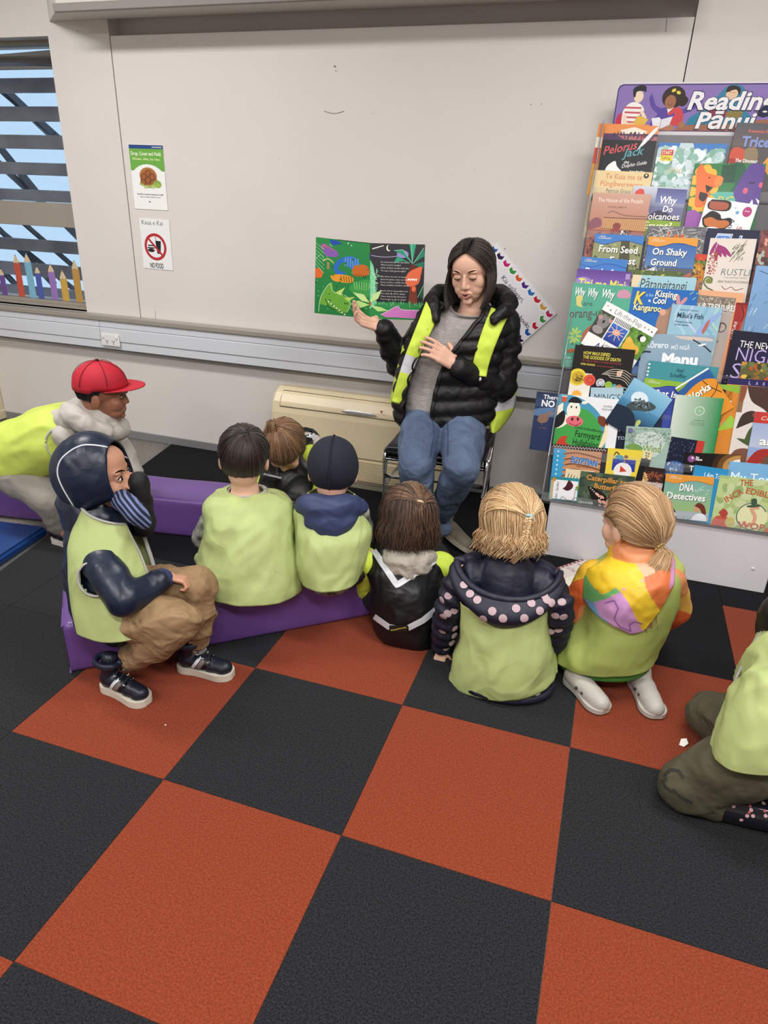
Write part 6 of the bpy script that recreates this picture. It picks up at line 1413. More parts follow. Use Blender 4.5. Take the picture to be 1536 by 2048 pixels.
rows = [[top_[i].lerp(hc + sd * (math.cos(math.pi - math.pi * i / 30)) * .05 + fd * .045 + Vector((0, 0, -.03)), t) + Vector((0, 0, -.055 * math.sin(math.pi * min(1, t * 1.15)))) for t in [k / 8 for k in range(9)]] for i in range(31)]
V = [[bm.verts.new(p) for p in row] for row in rows]
for i in range(30):
    for j in range(8): bm.faces.new((V[i][j], V[i + 1][j], V[i + 1][j + 1], V[i][j + 1]))
me = bm_mesh(bm, smooth=True); rumple(me, .007, 12, (1, 1, 1), 9); sub('hood_lining', me, DOTL, k4, ho, 'shiny navy lining inside the hood')
# collar wings in front of the hood
def b(bm):
    capsule(bm, hc + fd * .07 - sd * .06, hc + fd * .07 + sd * .06, .022, .022)
    for sg in (-1, 1): limb(bm, [hc + sd * .06 * sg + fd * .06 + Vector((0, 0, .01)), hc + sd * .11 * sg + fd * .03 + Vector((0, 0, .008)), hc + sd * .152 * sg + Vector((0, 0, .018))], [.022, .026, .012])
garment(k4, 'collar', DOTJ, b, amp=.004, sc=16)
# dots
bm = bmesh.new(); vdir = ray(1010, 1190)
for (u, v_) in [(927, 1170), (955, 1200), (958, 1167), (1015, 1180) , (985, 1222), (1032, 1217), (1048, 1236), (1006, 1236), (1017, 1189), (1055, 1192), (1090, 1191), (1063, 1207), (1080, 1222), (1095, 1200), (940, 1188), (968, 1236), (1105, 1206), (1050, 1256)]:
    disc_on(bm, bvhood, P(u, v_, y=-1.60), vdir, .0122, .003)
for (u, v_) in [(880, 1200), (892, 1228), (906, 1260), (880, 1265), (897, 1290), (905, 1222), (883, 1234), (886, 1302), (918, 1243), (903, 1275), (1128, 1205), (1114, 1232), (1122, 1262), (1106, 1265), (1131, 1235), (1116, 1192), (893, 1192)]:
    disc_on(bm, bvj, P(u, v_, y=-1.60), vdir, .0122, .003)
for (u, v_) in [(916, 1352), (944, 1372), (978, 1386), (1008, 1392), (1080, 1386), (1046, 1394)]:
    disc_on(bm, bvh_, P(u, v_, y=-1.70), vdir, .010, .002)
sub('polka_dots', bm_mesh(bm), DOTM, k4, jk, 'dusty pink printed dots')['kind'] = 'stuff'
def b(bm):
    for q in 'LR': limb(bm, [J['hip' + q], J['kn' + q], J['an' + q]], [.075, .055, .04])
garment(k4, 'trousers', DKTR, b)
p_ = P(1050, 1392, z=.02); SOLEW = mat('sole_white', '#cfc8bd', .6, bump=.3, bump_scale=120)
bm = bmesh.new(); capsule(bm, p_ + Vector((-.03, .03, .004)), p_ + Vector((.02, .02, .008)), .022, .026, 16); me = blend(bm, .004, 3); wobj('shoe', me, SOLEW, k4, label='off-white shoe sole peeping out')
# hair: half up, thin braid
tie = Vector((.20, -.93, .22))
BL = ['#d2b084', '#c2996a', '#e2c79c', '#b0875a', '#dcbd8e']
rg = random.Random(8)
gd = loose(H, [a_ for a_ in range(165, 385, 10)], -.30, .055, top=Vector((0, .2, .9)), flare=.012)
wobj('hair', hair_mesh(gd, 1300, .0016, rg, BL[1:4], jit=.0055, wav=.009, extra_len=.28), HAIR, k4)
gd2 = [over_path(H, Vector((math.cos(math.radians(a_)), .40 + .45 * math.sin(math.radians(a_)), max(-.25, .8 - abs(a_ - 90) / 100))), tie, 9, 1.12, 1.13, .05) for a_ in range(-32, 222, 10)]
h4 = wobj('hair_top', hair_mesh(gd2, 1100, .0015, rg, BL, jit=.0028), HAIR, k4, label='hair combed back into the tie')
tp = onhead(H, tie, 1.18); sub('hair_tie', tube_mesh(arm_ring(tp, (0, -.7, -.3), .0095), .0048, 8), mat('tie_light_blue', '#8fb8c8', .7), k4, h4)
bp = [tp + Vector((0, -.006, -.004)) + Vector((-.004 * t, -.014 * math.sin(t * 1.4), -.088 * t)) for t in [i / 12 for i in range(13)]]
bm = bmesh.new(); 
for i, p in enumerate(bp):
    for sg in (-1, 1): ellipsoid(bm, p + Vector((sg * .0045, 0, (.004 if sg > 0 else 0))), (.0066, .0062, .0085), Matrix.Rotation(sg * .7, 3, 'Y'), 10, 8)
cl = bm.loops.layers.float_color.new('Col')
for fc in bm.faces:
    for l in fc.loops: l[cl] = (*srgb(BL[fc.index % 2 + 2]), 1)
wobj('braid', bm_mesh(bm, smooth=True), HAIR, k4)
sub('braid_tie', tube_mesh(arm_ring(bp[-1], (0, 0, 1), .005), .003, 8), mat('tie_dark', '#2a211f', .7), k4, h4)
gd3 = [[bp[-1], bp[-1] + Vector((-.005 + x * .3, -.003, -.012)), bp[-1] + Vector((-.014 + x, -.004, -.028)), bp[-1] + Vector((-.018 + x, 0, -.042))] for x in (-.006, 0, .006)]
wobj('braid_end', hair_mesh(gd3, 60, .0014, rg, BL, jit=.002), HAIR, k4)

# ================================================================ ponytail girl in the rainbow coat
c = P(1268, 1048, y=-1.32); H = HM(c, 50, -10, 0, .99)
k5 = thing('person', 'girl with a long blonde ponytail, rainbow printed coat and white clogs, kneeling by the rack', 'person', (c.x, c.y, 0), 'children listening')
J, f, r = seated((.15, -1.40, .12), c + Vector((.01, -.03, -.10)), 100, sw=.125, knee_z=.045, knee_w=.12, knee_f=.26, ank_f=.0)
J['shL'] = P(1190, 1142, y=-1.36); J['elL'] = P(1150, 1215, y=-1.36); J['wrL'] = P(1180, 1262, y=-1.22); J['shR'] = P(1338, 1150, y=-1.38); J['elR'] = P(1350, 1215, y=-1.30); J['wrR'] = P(1330, 1240, y=-1.15)
aL, tL = P(1145, 1345, z=.04), P(1212, 1420, z=.02); aR, tR = P(1278, 1345, z=.05), P(1298, 1400, z=.02)
J['anL'], J['anR'] = aL + Vector((0, .03, .0)), aR + Vector((0, .03, .0)); J['toeL'], J['toeR'] = tL, tR
body_mesh(k5, H, J, SKIN_L, .88, nr=.042, feet=False)
def paint_mat(name, cols, sc=6.0, dist=.4):
    m = bpy.data.materials.new(name); m.use_nodes = True; nt = m.node_tree; b_ = nt.nodes['Principled BSDF']; b_.inputs['Roughness'].default_value = .5
    tc = nt.nodes.new('ShaderNodeTexCoord'); vo = nt.nodes.new('ShaderNodeTexVoronoi'); vo.inputs['Scale'].default_value = sc; vo.inputs['Randomness'].default_value = 1
    nz = nt.nodes.new('ShaderNodeTexNoise'); nz.inputs['Scale'].default_value = 7; mx = nt.nodes.new('ShaderNodeMix'); mx.data_type = 'VECTOR'; mx.inputs[0].default_value = .12
    nt.links.new(tc.outputs['Object'], mx.inputs[4]); nt.links.new(tc.outputs['Object'], nz.inputs[0]); nt.links.new(nz.outputs['Color'], mx.inputs[5]); nt.links.new(mx.outputs[1], vo.inputs[0])
    sp = nt.nodes.new('ShaderNodeSeparateColor'); nt.links.new(vo.outputs['Color'], sp.inputs[0]); cr = nt.nodes.new('ShaderNodeValToRGB'); cr.color_ramp.interpolation = 'CONSTANT'
    el = cr.color_ramp.elements
    while len(el) > 1: el.remove(el[0])
    el[0].position = 0; el[0].color = (*srgb(cols[0]), 1)
    for i, cc in enumerate(cols[1:]): e = el.new((i + 1) / len(cols)); e.color = (*srgb(cc), 1)
    nt.links.new(sp.outputs[0], cr.inputs[0]); nt.links.new(cr.outputs[0], b_.inputs['Base Color'])
    n3 = nt.nodes.new('ShaderNodeTexNoise'); n3.inputs['Scale'].default_value = 9; n3.inputs['Distortion'].default_value = 1.5; bp_ = nt.nodes.new('ShaderNodeBump'); bp_.inputs['Strength'].default_value = .3; bp_.inputs['Distance'].default_value = .02
    nt.links.new(tc.outputs['Object'], n3.inputs[0]); nt.links.new(n3.outputs[0], bp_.inputs['Height']); nt.links.new(bp_.outputs[0], b_.inputs['Normal']); return m
RAIN = paint_mat('rainbow_print', ['#dcae50', '#d98a5a', '#dcae30', '#d8622f', '#e2b050', '#dca070'], 5)
CLOTH = mat('painted_cloth', '#fff', .5, attr='Col', wrinkle=.3, wrinkle_scale=8)
S = [sec(1108, 1296, 1312, 1318, -1.37, .13), sec(1122, 1275, 1322, 1285, -1.37, .135), sec(1158, 1230, 1348, 1225, -1.37, .125), sec(1166, 1190, 1362, 1180, -1.37, .115), sec(1170, 1150, 1368, 1145, -1.365, .10), sec(1195, 1120, 1352, 1122, -1.35, .085), sec(1225, 1106, 1325, 1108, -1.34, .06)]
def b(bm):
    limb(bm, [S[5][0], S[3][0], S[1][0]], [.085, .10, .11], 22)
    for q in 'LR': limb(bm, [J['chest'].lerp(J['sh' + q], .7), J['sh' + q] + Vector((0, 0, -.015)), J['el' + q], J['wr' + q]], [.045, .050, .050, .040])
garment(k5, 'coat', RAIN, b, amp=.005, sc=10, label='rainbow printed raincoat')
def hexm(cols): return [srgb(c_) for c_ in cols]
VST2 = mat('vest_lime_olive', '#a9b862', .6, noise_amt=.12, noise_scale=6, wrinkle=.22, wrinkle_scale=6)
v, bv5 = vest(S, k5, VST2, 15.0, amp=.007, sc=6)
def b(bm):
    pts = ring_pts(S[0], 26, k=.86, a0=185, a1=365)
    for a_, b_ in zip(pts, pts[1:]): capsule(bm, a_ + Vector((.0, .012, -.022)), b_ + Vector((0, .012, -.022)), .016, .016, 10)
garment(k5, 'coat_hem', mat('green_rib', '#3f7a2c', .7, bump=.8, bump_scale=60, stretch=(1, 1, .05)), b, amp=.001, label='green ribbed hem')
# hood lying flat on the back, in painted panels
hc5 = c + Vector((.0, -.045, -.12)); vd5 = Vector((ray(1265, 1180).x, ray(1265, 1180).y, 0)).normalized(); n5 = Vector((0, 1, 0))
polys = [('#e3bd28', [(1160, 1115), (1205, 1108), (1260, 1112), (1285, 1150), (1262, 1172), (1230, 1175), (1205, 1188), (1190, 1180), (1164, 1150)]),
         ('#6cb06a', [(1162, 1152), (1190, 1182), (1206, 1190), (1232, 1172), (1238, 1180), (1186, 1210), (1163, 1205)]),
         ('#6f9fc6', [(1163, 1205), (1188, 1212), (1204, 1228), (1200, 1236), (1180, 1226)]), ('#c38fc0', [(1188, 1210), (1240, 1180), (1256, 1200), (1285, 1262), (1262, 1270), (1235, 1255), (1200, 1234)]),
         ('#dcb72e', [(1238, 1178), (1290, 1170), (1318, 1222), (1290, 1262), (1284, 1260), (1256, 1200)]), ('#cf6f3c', [(1288, 1150), (1345, 1130), (1342, 1180), (1322, 1220), (1290, 1172)]),
         ('#c78bb8', [(1335, 1110), (1356, 1118), (1350, 1165), (1338, 1180), (1345, 1135)]), ('#e0a98a', [(1180, 1112), (1240, 1098), (1300, 1104), (1336, 1112), (1344, 1132), (1288, 1152), (1262, 1114)])]
bm = bmesh.new(); y5 = S[4][0].y - S[4][2].length - .0
pl0 = P(1262, 1185, y=y5 - .012); npl = Vector((0, 1, -.32)).normalized()
NU, NV = 46, 46
ctr = pl0; grid = {}
def inside(pt, poly):
    x, y = pt; r_ = False
    for i in range(len(poly)):
        (x0, y0), (x1, y1) = poly[i - 1], poly[i]
        if (y0 > y) != (y1 > y) and x < (x1 - x0) * (y - y0) / (y1 - y0) + x0: r_ = not r_
    return r_
# panels are laid out as flat cloth shapes on the hood's own plane, then draped on her back
Ux = Vector((1, 0, 0)); Uz = npl.cross(Ux).normalized() * -1
def to_uv(u, v_): q = on_plane(u, v_, pl0, npl) - pl0; return (q.dot(Ux), q.dot(Uz))
polyw = [(srgb(cc), [to_uv(*q) for q in pp_]) for cc, pp_ in polys]
outl = [to_uv(*q) for q in ((1158, 1118), (1182, 1104), (1240, 1096), (1300, 1100), (1345, 1108), (1358, 1122), (1352, 1168), (1340, 1190), (1320, 1226), (1288, 1266), (1262, 1272), (1232, 1256), (1196, 1238), (1178, 1226), (1160, 1206))]
xs = [q[0] for _, pp_ in polyw for q in pp_]; zs = [q[1] for _, pp_ in polyw for q in pp_]
x0, x1, z0, z1 = min(xs), max(xs), min(zs), max(zs); NU, NV = 90, 90; cols5 = []; V = {}
for i in range(NU + 1):
    for j in range(NV + 1):
        x, z = x0 + (x1 - x0) * i / NU, z0 + (z1 - z0) * j / NV; col = None
        for cc, pp_ in polyw:
            if inside((x, z), pp_): col = cc
        if col is None:
            if not inside((x, z), outl): continue
            col = min(polyw, key=lambda q_: min((x - a_) ** 2 + (z - b_) ** 2 for a_, b_ in q_[1]))[0]
        q = pl0 + Ux * x + Uz * z; hit = bv5.ray_cast(q - npl * .25, npl)
        if hit[0] is None: 
            h_ = bv5.find_nearest(q)
            if (h_[0] - q).length > .03: continue
            pos = h_[0] + (q - h_[0]) * .3
        else: pos = hit[0]
        ex = ((x - (x0 + x1) / 2) / (x1 - x0) * 2); ez = ((z - (z0 + z1) / 2) / (z1 - z0) * 2); dome = max(0, 1 - ex * ex * .9) * max(0.1, 1 - max(ez, -ez) ** 2 * .9)
        V[i, j] = (bm.verts.new(pos - npl * (.010 + .032 * dome + .003 * noise.noise(Vector((x * 40, z * 40, 0))))), col)
bm.verts.index_update()
cl = bm.loops.layers.float_color.new('Col')
for i in range(NU):
    for j in range(NV):
        k_ = [(i, j), (i + 1, j), (i + 1, j + 1), (i, j + 1)]
        if all(q in V for q in k_):
            fc = bm.faces.new([V[q][0] for q in k_])
            for l, q in zip(fc.loops, k_): l[cl] = (*V[q][1], 1)
bmesh.ops.delete(bm, geom=[v_ for v_ in bm.verts if not v_.link_faces], context='VERTS')
me = bm_mesh(bm, smooth=True); me2 = apply_mods(me, [('SMOOTH', dict(factor=.5, iterations=3)), ('SOLIDIFY', dict(thickness=.012, offset=-1 if True else 1))]); me2.polygons.foreach_set('use_smooth', [True] * len(me2.polygons))
bvh5 = bvh_of(me2); h5 = wobj('hood', me2, CLOTH, k5, label='hood in yellow, green, pink and orange patches')
PUR = mat('print_purple_line', '#8a5aa0', .6)
ln = lambda u, v_: pl0 + Ux * to_uv(u, v_)[0] + Uz * to_uv(u, v_)[1]
for pts in ([(1210, 1206), (1228, 1198), (1236, 1212), (1228, 1236), (1240, 1252), (1262, 1262)], [(1262, 1262), (1258, 1248), (1268, 1240), (1284, 1246)]):
    sub('printed_outline', bm_mesh(stroke_on(bvh5, [ln(*q) for q in pts], .0035, npl, .001)), PUR, k5, h5)
# clogs
CLOG = mat('clog_white', '#b9b4ac', .5, bump=.1, bump_scale=60); SOCK = mat('sock_white', '#d4d0ca', .85, bump=.6, bump_scale=220)
for a_, t_, q in ((aL, tL, 'L'), (aR, tR, 'R')):
    a0 = Vector((a_.x, a_.y, .006)); t0 = Vector((t_.x, t_.y, .006)); dd = (t0 - a0).normalized(); t0 = a0 + dd * .165
    sh, M, L = shoe(k5, a0 - dd * .02, t0, w=.078, h=.040, col='#d2cdc6', sole='#d2cdc6', matl=CLOG, sole_m=CLOG, laces=False, bulb=1.08, name='clog', st=.014)
    for s_ in (-1, 1):
        for k in range(4):
            x = L * (.45 + .13 * k); hp = M @ Vector((x, s_ * .034 * (1 - .15 * k), .030 - .003 * k)); bm = bmesh.new(); ellipsoid(bm, hp, (.0055, .0055, .0055), None, 10, 6); sub('vent_hole', bm_mesh(bm, smooth=True), mat('hole_dark', '#2b2a2a', .9), k5, sh)
    bm = bmesh.new(); limb(bm, [a0 + Vector((0, .05, .07)), a0 + dd * .03 + Vector((0, 0, .035)), a0 + dd * .07 + Vector((0, 0, .03))], [.030, .030, .028]); wobj('sock', blend(bm, .004, 3), SOCK, k5)
def b(bm):
    for q in 'LR': limb(bm, [J['hip' + q], J['kn' + q], J['an' + q] + Vector((0, .03, .02))], [.075, .055, .04])
garment(k5, 'leggings', mat('grey_leggings', '#8f8a8c', .8), b, amp=.002)
# hair swept to a ponytail
DB = ['#b8926a', '#a57f57', '#caa67c', '#96704a', '#d4b389']; rg = random.Random(12); tie5 = on_plane(1316, 1092, c + Vector((0, -.06, 0)), Vector((0, 1, 0)))
tl_ = H.inverted() @ tie5; tdir = Vector((tl_.x / .081, tl_.y / .099, (tl_.z - .022) / .093)).normalized()
gd = []
for a_ in range(-60, 300, 9):
    x, y = math.cos(math.radians(a_)), math.sin(math.radians(a_)); z = .62 if y > .55 else (.62 - (.55 - y) * 1.5 if y > -.1 else -.55)
    if abs(x) > .7 and -.5 < y < .6: z = min(z, .05 if y > .1 else -.25)
    d0 = Vector((x, y, z)).normalized()
    gd.append(over_path(H, d0, tdir, 10, 1.04, 1.10, .06))
top5 = wobj('hair', hair_mesh(gd, 2100, .0016, rg, DB, jit=.002, closed=True), HAIR, k5)
tp = onhead(H, tdir, 1.12); outd = (tp - H.translation).normalized()
sub('hair_tie', tube_mesh(arm_ring(tp + outd * .006, outd, .0135), .0052, 8), mat('tie_yellow', '#d9c56a', .7), k5, top5)
gd3 = []
for x, yy in ((-.022, 0), (-.012, -.010), (0, -.014), (.012, -.008), (.02, .004), (.0, .012)):
    gd3.append([tp + outd * .004 + Vector((x * .3, 0, 0)), tp + outd * .026 + Vector((x * .7, yy * .5 - .012, -.004)), tp + outd * .02 + Vector((x - .006, yy - .035, -.035)), tp + outd * .0 + Vector((x * 1.4 - .012, yy - .075, -.080)), tp + outd * -.01 + Vector((x * 1.7 - .022, yy - .098, -.125)), tp + outd * -.015 + Vector((x * 1.9 - .012, yy - .105, -.18))])
wobj('ponytail', hair_mesh(gd3, 520, .0015, rg, DB, jit=.005, closed=True, wav=.01, sheet=False), HAIR, k5)

# ================================================================ bowed girl with the yellow hair tie
c = P(570, 893, y=-.98); H = HM(c, 195, -52, 0, .93)
k6 = thing('person', 'small child bowed forward facing the camera, light brown hair in a yellow tie', 'person', (c.x, c.y + .1, 0), 'children listening')
J, f, r = seated((-1.13, -.80, .10), c + Vector((.01, .10, -.02)), 262, sw=.12, knee_z=.06, knee_w=.17, knee_f=.2, ank_f=.15)
body_mesh(k6, H, J, SKIN_L, .88, nr=.042)
S = [sec(515, 975, 655, 985, -.90, .11), sec(520, 940, 650, 945, -.88, .11), sec(525, 905, 645, 905, -.86, .10), sec(545, 880, 640, 880, -.85, .085), sec(570, 862, 625, 862, -.86, .06)]
v, bv6 = vest(S, k6, BLK, 20.0, amp=.006, sc=9, name='jacket', label='black and lime jacket')
def b(bm):
    for q in 'LR': limb(bm, [J['neck'] + Vector((0, 0, -.02)), J['sh' + q] + Vector((0, 0, .01)), J['el' + q], J['wr' + q]], [.045, .052, .045, .035])
garment(k6, 'sleeves', VEST_B, b, amp=.005, sc=12, label='lime sleeves')
hood_down(k6, c + Vector((.05, .10, .0)), .06, .06, .06, 262, GREYH, .022, 7, amp=.006)
pts = [P(602, 868, y=-.84), P(626, 872, y=-.84), P(640, 905, y=-.84)]; bm = stroke_on(bv6, pts, .018, ray(620, 890), .004); sub('reflective_tape', bm_mesh(bm, smooth=True), SILV, k6, v)
b6 = [P(528, 948, y=-1.02), P(562, 956, y=-1.03)]; sub('reflective_tape', tube_mesh(b6, .008, 6, flat=(1, .4)), SILV, k6, v)
def b(bm):
    for q in 'LR': limb(bm, [J['hip' + q], J['kn' + q], J['an' + q]], [.075, .055, .045])
garment(k6, 'trousers', DKTR, b)
for q in 'LR': shoe(k6, J['an' + q] - f * .02 - Vector((0, 0, .044)), J['an' + q] + f * .12 - Vector((0, 0, .044)), w=.06, h=.045)
tt = P(555, 866, y=-1.03); tl_ = H.inverted() @ tt; td = Vector((tl_.x / .081, tl_.y / .099, (tl_.z - .022) / .093)).normalized()
LB = ['#8a6444', '#735035', '#a27c57', '#5f4230']; rg = random.Random(21); gd = []
for a_ in range(0, 360, 10):
    x, y = math.cos(math.radians(a_)), math.sin(math.radians(a_)); z = .25 if y > .4 else (-.2 if y > -.3 else -.6)
    gd.append(over_path(H, Vector((x, y, z)), td, 9, 1.06, 1.10, .05))
t6 = wobj('hair', hair_mesh(gd, 1200, .0017, rg, LB, jit=.003, closed=True), HAIR, k6)
tp = onhead(H, td, 1.14); o6 = (tp - c).normalized(); sub('hair_tie', tube_mesh(arm_ring(tp, o6, .008), .005, 8), mat('tie_bright_yellow', '#e0d84e', .6), k6, t6)
gd3 = [[tp, tp + o6 * .02 + Vector((x * .4, 0, .006)), tp + o6 * .03 + Vector((x, -.004, -.010)), tp + o6 * .028 + Vector((x * 1.4, -.004, -.04))] for x in (-.012, 0, .012)]
wobj('ponytail', hair_mesh(gd3, 120, .0014, rg, LB, jit=.004), HAIR, k6)
gd4 = loose(H, list(range(-40, 30, 12)), -.1, .07, K=6, flare=.015); wobj('side_hair', hair_mesh(gd4, 260, .0015, rg, LB, jit=.006, wav=.006), HAIR, k6)
# ================================================================ hooded boy in profile on the near end of the beam
c = Vector((-1.375, -1.80, .615)); c = P(197, 955, y=-1.82); H = HM(c, -74, 8, 0, .95)
k7 = thing('person', 'boy in a navy raincoat hood and tan trousers sitting sideways on the beam end', 'person', (-1.3, -1.9, 0), 'children listening')
J = VV(pel=(-1.33, -1.90, .245), belly=(-1.35, -1.88, .33), chest=(-1.365, -1.86, .43), neck=c + Vector((-.005, -.01, -.105)))
fw = Vector((.96, .28, 0)); sd_ = Vector((.28, -.96, 0))       # faces right; sd_ = his right side, towards the camera
J['shR'] = J['chest'] + sd_ * .105 + Vector((0, 0, .04)); J['shL'] = J['chest'] - sd_ * .105 + Vector((0, 0, .04))
J['shR'] = P(206, 1128, y=-1.95); J['elR'] = P(250, 1200, y=-2.0); J['wrR'] = P(322, 1160, y=-1.88); J['elL'] = P(287, 1050, y=-1.78); J['wrL'] = P(283, 995, y=-1.78)
J['hipR'], J['knR'], J['anR'] = Vector((-1.29, -1.945, .255)), Vector((-1.045, -1.94, .275)), Vector((-1.228, -1.945, .095)); J['toeR'] = Vector((-1.15, -1.985, .03))
J['hipL'], J['knL'], J['anL'] = Vector((-1.31, -1.84, .255)), Vector((-1.085, -1.79, .30)), Vector((-1.095, -1.80, .10)); J['toeL'] = Vector((-1.0, -1.80, .03))
hR = (J['wrR'] + (J['wrR'] - J['elR']).normalized() * .022, Vector((.9, .3, -.15)), (0, -.2, -1), dict(size=.60, curls=(1.1, 1.15, 1.2, 1.2), thumb=.7, side=1))
hL = (J['wrL'] + Vector((0, 0, .015)), Vector((-.25, .05, .95)), (-.9, 0, -.2), dict(size=.5, curls=(.9, .9, .9, .9), side=1))
body_mesh(k7, H, J, SKIN_M, .92, hands=[hR, hL], voxel=.0038, nr=.044, feet=False)
RAINC = mat('navy_raincoat', '#111d33', .38, wrinkle=.42, wrinkle_scale=8, noise_amt=.12, noise_scale=5); BLKS = mat('black_sleeve', '#0b0b10', .7, wrinkle=.4)
TAN = mat('tan_chino', '#957856', .8, wrinkle=1.1, wrinkle_scale=11, noise_amt=.08, bump=.15, bump_scale=400); WHT = mat('sock_cream', '#d9d6d0', .9, bump=.5, bump_scale=200)
def b(bm):
    limb(bm, [J['neck'] + Vector((0, 0, -.02)), J['chest'], J['belly'], J['pel']], [.07, .10, .11, .115], 22)
    limb(bm, [J['shR'].lerp(J['chest'], .6), J['shR'], J['elR'], J['wrR'] - (J['wrR'] - J['elR']).normalized() * .012], [.06, .058, .050, .037], 20)
    capsule(bm, J['pel'] + Vector((0, 0, -.02)), J['pel'] + Vector((.05, -.02, -.02)), .10, .09)
garment(k7, 'raincoat', RAINC, b, amp=.006, sc=10, voxel=.0055)
def b(bm): limb(bm, [J['shL'], J['elL'], J['wrL'] + Vector((0, 0, -.01)), J['wrL'] + Vector((-.004, 0, .05))], [.045, .036, .031, .029], 20)
garment(k7, 'left_sleeve', BLKS, b, amp=.005, sc=14, label='black left sleeve raised to the mouth')
def b(bm):
    d_ = (J['wrR'] - J['elR']).normalized(); capsule(bm, J['wrR'] - d_ * .03, J['wrR'] + d_ * .004, .035, .033, 18)
garment(k7, 'cuff', mat('cuff_blue', '#27386a', .8, bump=.6, bump_scale=200), b, amp=.001, voxel=.004, label='blue ribbed cuff')
# striped scarf at the throat
SCF = mat('scarf_stripes', '#141b36', .85, wrinkle=.2); _nt = SCF.node_tree; _w = _nt.nodes.new('ShaderNodeTexWave'); _w.inputs['Scale'].default_value = 28; _w.bands_direction = 'DIAGONAL'; _r = _nt.nodes.new('ShaderNodeValToRGB'); _r.color_ramp.interpolation = 'CONSTANT'; _r.color_ramp.elements[0].color = (*srgb('#141b36'), 1); _r.color_ramp.elements[1].color = (*srgb('#6d7aa4'), 1); _r.color_ramp.elements[1].position = .6
_t = _nt.nodes.new('ShaderNodeTexCoord'); _nt.links.new(_t.outputs['Object'], _w.inputs[0]); _nt.links.new(_w.outputs['Fac'], _r.inputs[0]); _nt.links.new(_r.outputs[0], _nt.nodes['Principled BSDF'].inputs['Base Color'])
def b(bm): limb(bm, [P(240, 998, y=-1.84), P(256, 1010, y=-1.87), P(272, 1028, y=-1.88), P(288, 1042, y=-1.87)], [.030, .032, .030, .024], 18)
garment(k7, 'scarf', SCF, b, amp=.003, sc=20, voxel=.0045, label='navy and pale blue striped scarf')
def b(bm):
    for hp, kn, an in (('hipR', 'knR', 'anR'), ('hipL', 'knL', 'anL')):
        limb(bm, [J[hp], J[hp].lerp(J[kn], .6), J[kn], J[kn].lerp(J[an], .45), J[an] + Vector((0, 0, .012))], [.082, .072, .060, .060, .040], 22)
        d_ = (J[an] - J[kn]).normalized()
    capsule(bm, J['pel'], J['pel'] + Vector((.03, 0, 0)), .10, .09)
tr_, bvt = garment(k7, 'trousers', TAN, b, amp=.010, sc=10, voxel=.005, stretch=(1, 1, 1))
for an, kn in (('anR', 'knR'), ('anL', 'knL')):
    d_ = (J[an] - J[kn]).normalized(); base = J[an] + Vector((0, 0, .010)) + d_ * -.006; a1, b1 = frame_from(d_); bm = bmesh.new()
    for k_ in range(18):
        t_ = 2 * math.pi * k_ / 18; o_ = a1 * math.cos(t_) + b1 * math.sin(t_); capsule(bm, base + o_ * .037 - d_ * .012, base + o_ * .034 + d_ * .020, .0065, .006, 8)
    me = blend(bm, .0035, 1); sub('elastic_cuff', me, TAN, k7, tr_)
    wobj('sock', tube_mesh([base + d_ * .0, base + d_ * .045], [.031, .031], 16), WHT, k7)
nS = (Vector((-1.316, -1.985, .001)), Vector((-1.138, -2.008, .001))); fS = (Vector((-1.155, -1.825, .001)), Vector((-.968, -1.805, .001)))
for hl, to in (nS, fS):
    sh, M, L = shoe(k7, hl, to, w=.070, h=.055, collar=.042, col='#141a28', sole='#cfc8b8', st=.022)
    cx = [M @ Vector((.20 * L + .036 * math.cos(t_) * 1.1, .031 * math.sin(t_), .108)) for t_ in [2 * math.pi * q / 20 for q in range(21)]]
    sub('collar_strap', tube_mesh(cx, .0085, 8, flat=(1, 1.3)), mat('shoe_strap_navy', '#1a2238', .45), k7, sh)
    mb = sh.data.copy(); mb.transform(Matrix.Translation(Vector(k7.location))); bvs = bvh_of(mb)
    for x_, w_, m_ in ((.33, .010, SILV), (.42, .013, mat('shoe_grey_stripe', '#6f625c', .5)), (.52, .008, mat('shoe_gloss_black', '#0c0d12', .2))):
        sub('side_stripe', bm_mesh(stroke_on(bvs, [M @ Vector((x_ * L, .05, .030)), M @ Vector(((x_ + .13) * L, .05, .066))], w_, M.to_3x3() @ Vector((0, -1, 0)), .001), smooth=True), m_, k7, sh)
        sub('side_stripe', bm_mesh(stroke_on(bvs, [M @ Vector((x_ * L, -.05, .030)), M @ Vector(((x_ + .13) * L, -.05, .066))], w_, M.to_3x3() @ Vector((0, 1, 0)), .001), smooth=True), m_, k7, sh)
    for q in range(4):
        for s_ in (-1, 1): sub('eyelet', tube_mesh(arm_ring(M @ Vector(((.42 + .09 * q) * L, s_ * .017, .078 - .011 * q)), (0, .2 * s_, 1), .003, n=10), .0012, 5), SILV, k7, sh)
# hood
HB = c + Vector((0, 0, 0)); bm = bmesh.new(); N_ = 44; K_ = 26; rows = []
crown7 = Vector((0, -.35, .94)).normalized()
for i in range(N_ + 1):
    t = i / N_; th = math.radians(-122 + 244 * t)         # round the face opening, chin to chin over the top
    rim = Vector((math.sin(th) * .92, .80 - .06 * abs(math.sin(th)), math.cos(th) * .90 + (.06 if abs(th) < .8 else 0)))
    back = Vector((math.sin(th) * .35, -1.0, math.cos(th) * .35 - .55)); row = []
    for j in range(K_ + 1):
        s_ = j / K_; mid = Vector((math.sin(th) * 1.15, -.35, math.cos(th) * 1.15)); d = rim * (1 - s_) ** 2 + mid * 2 * s_ * (1 - s_) + back * s_ * s_
        L_ = 1.15 + .12 * (1 - s_) ** 3 + .18 * math.sin(math.pi * s_); dd = d.normalized(); row.append(H @ (Vector((0, -.01, .01)) + Vector((dd.x * .082, dd.y * .104, dd.z * .100)) * L_))
    rows.append(row)
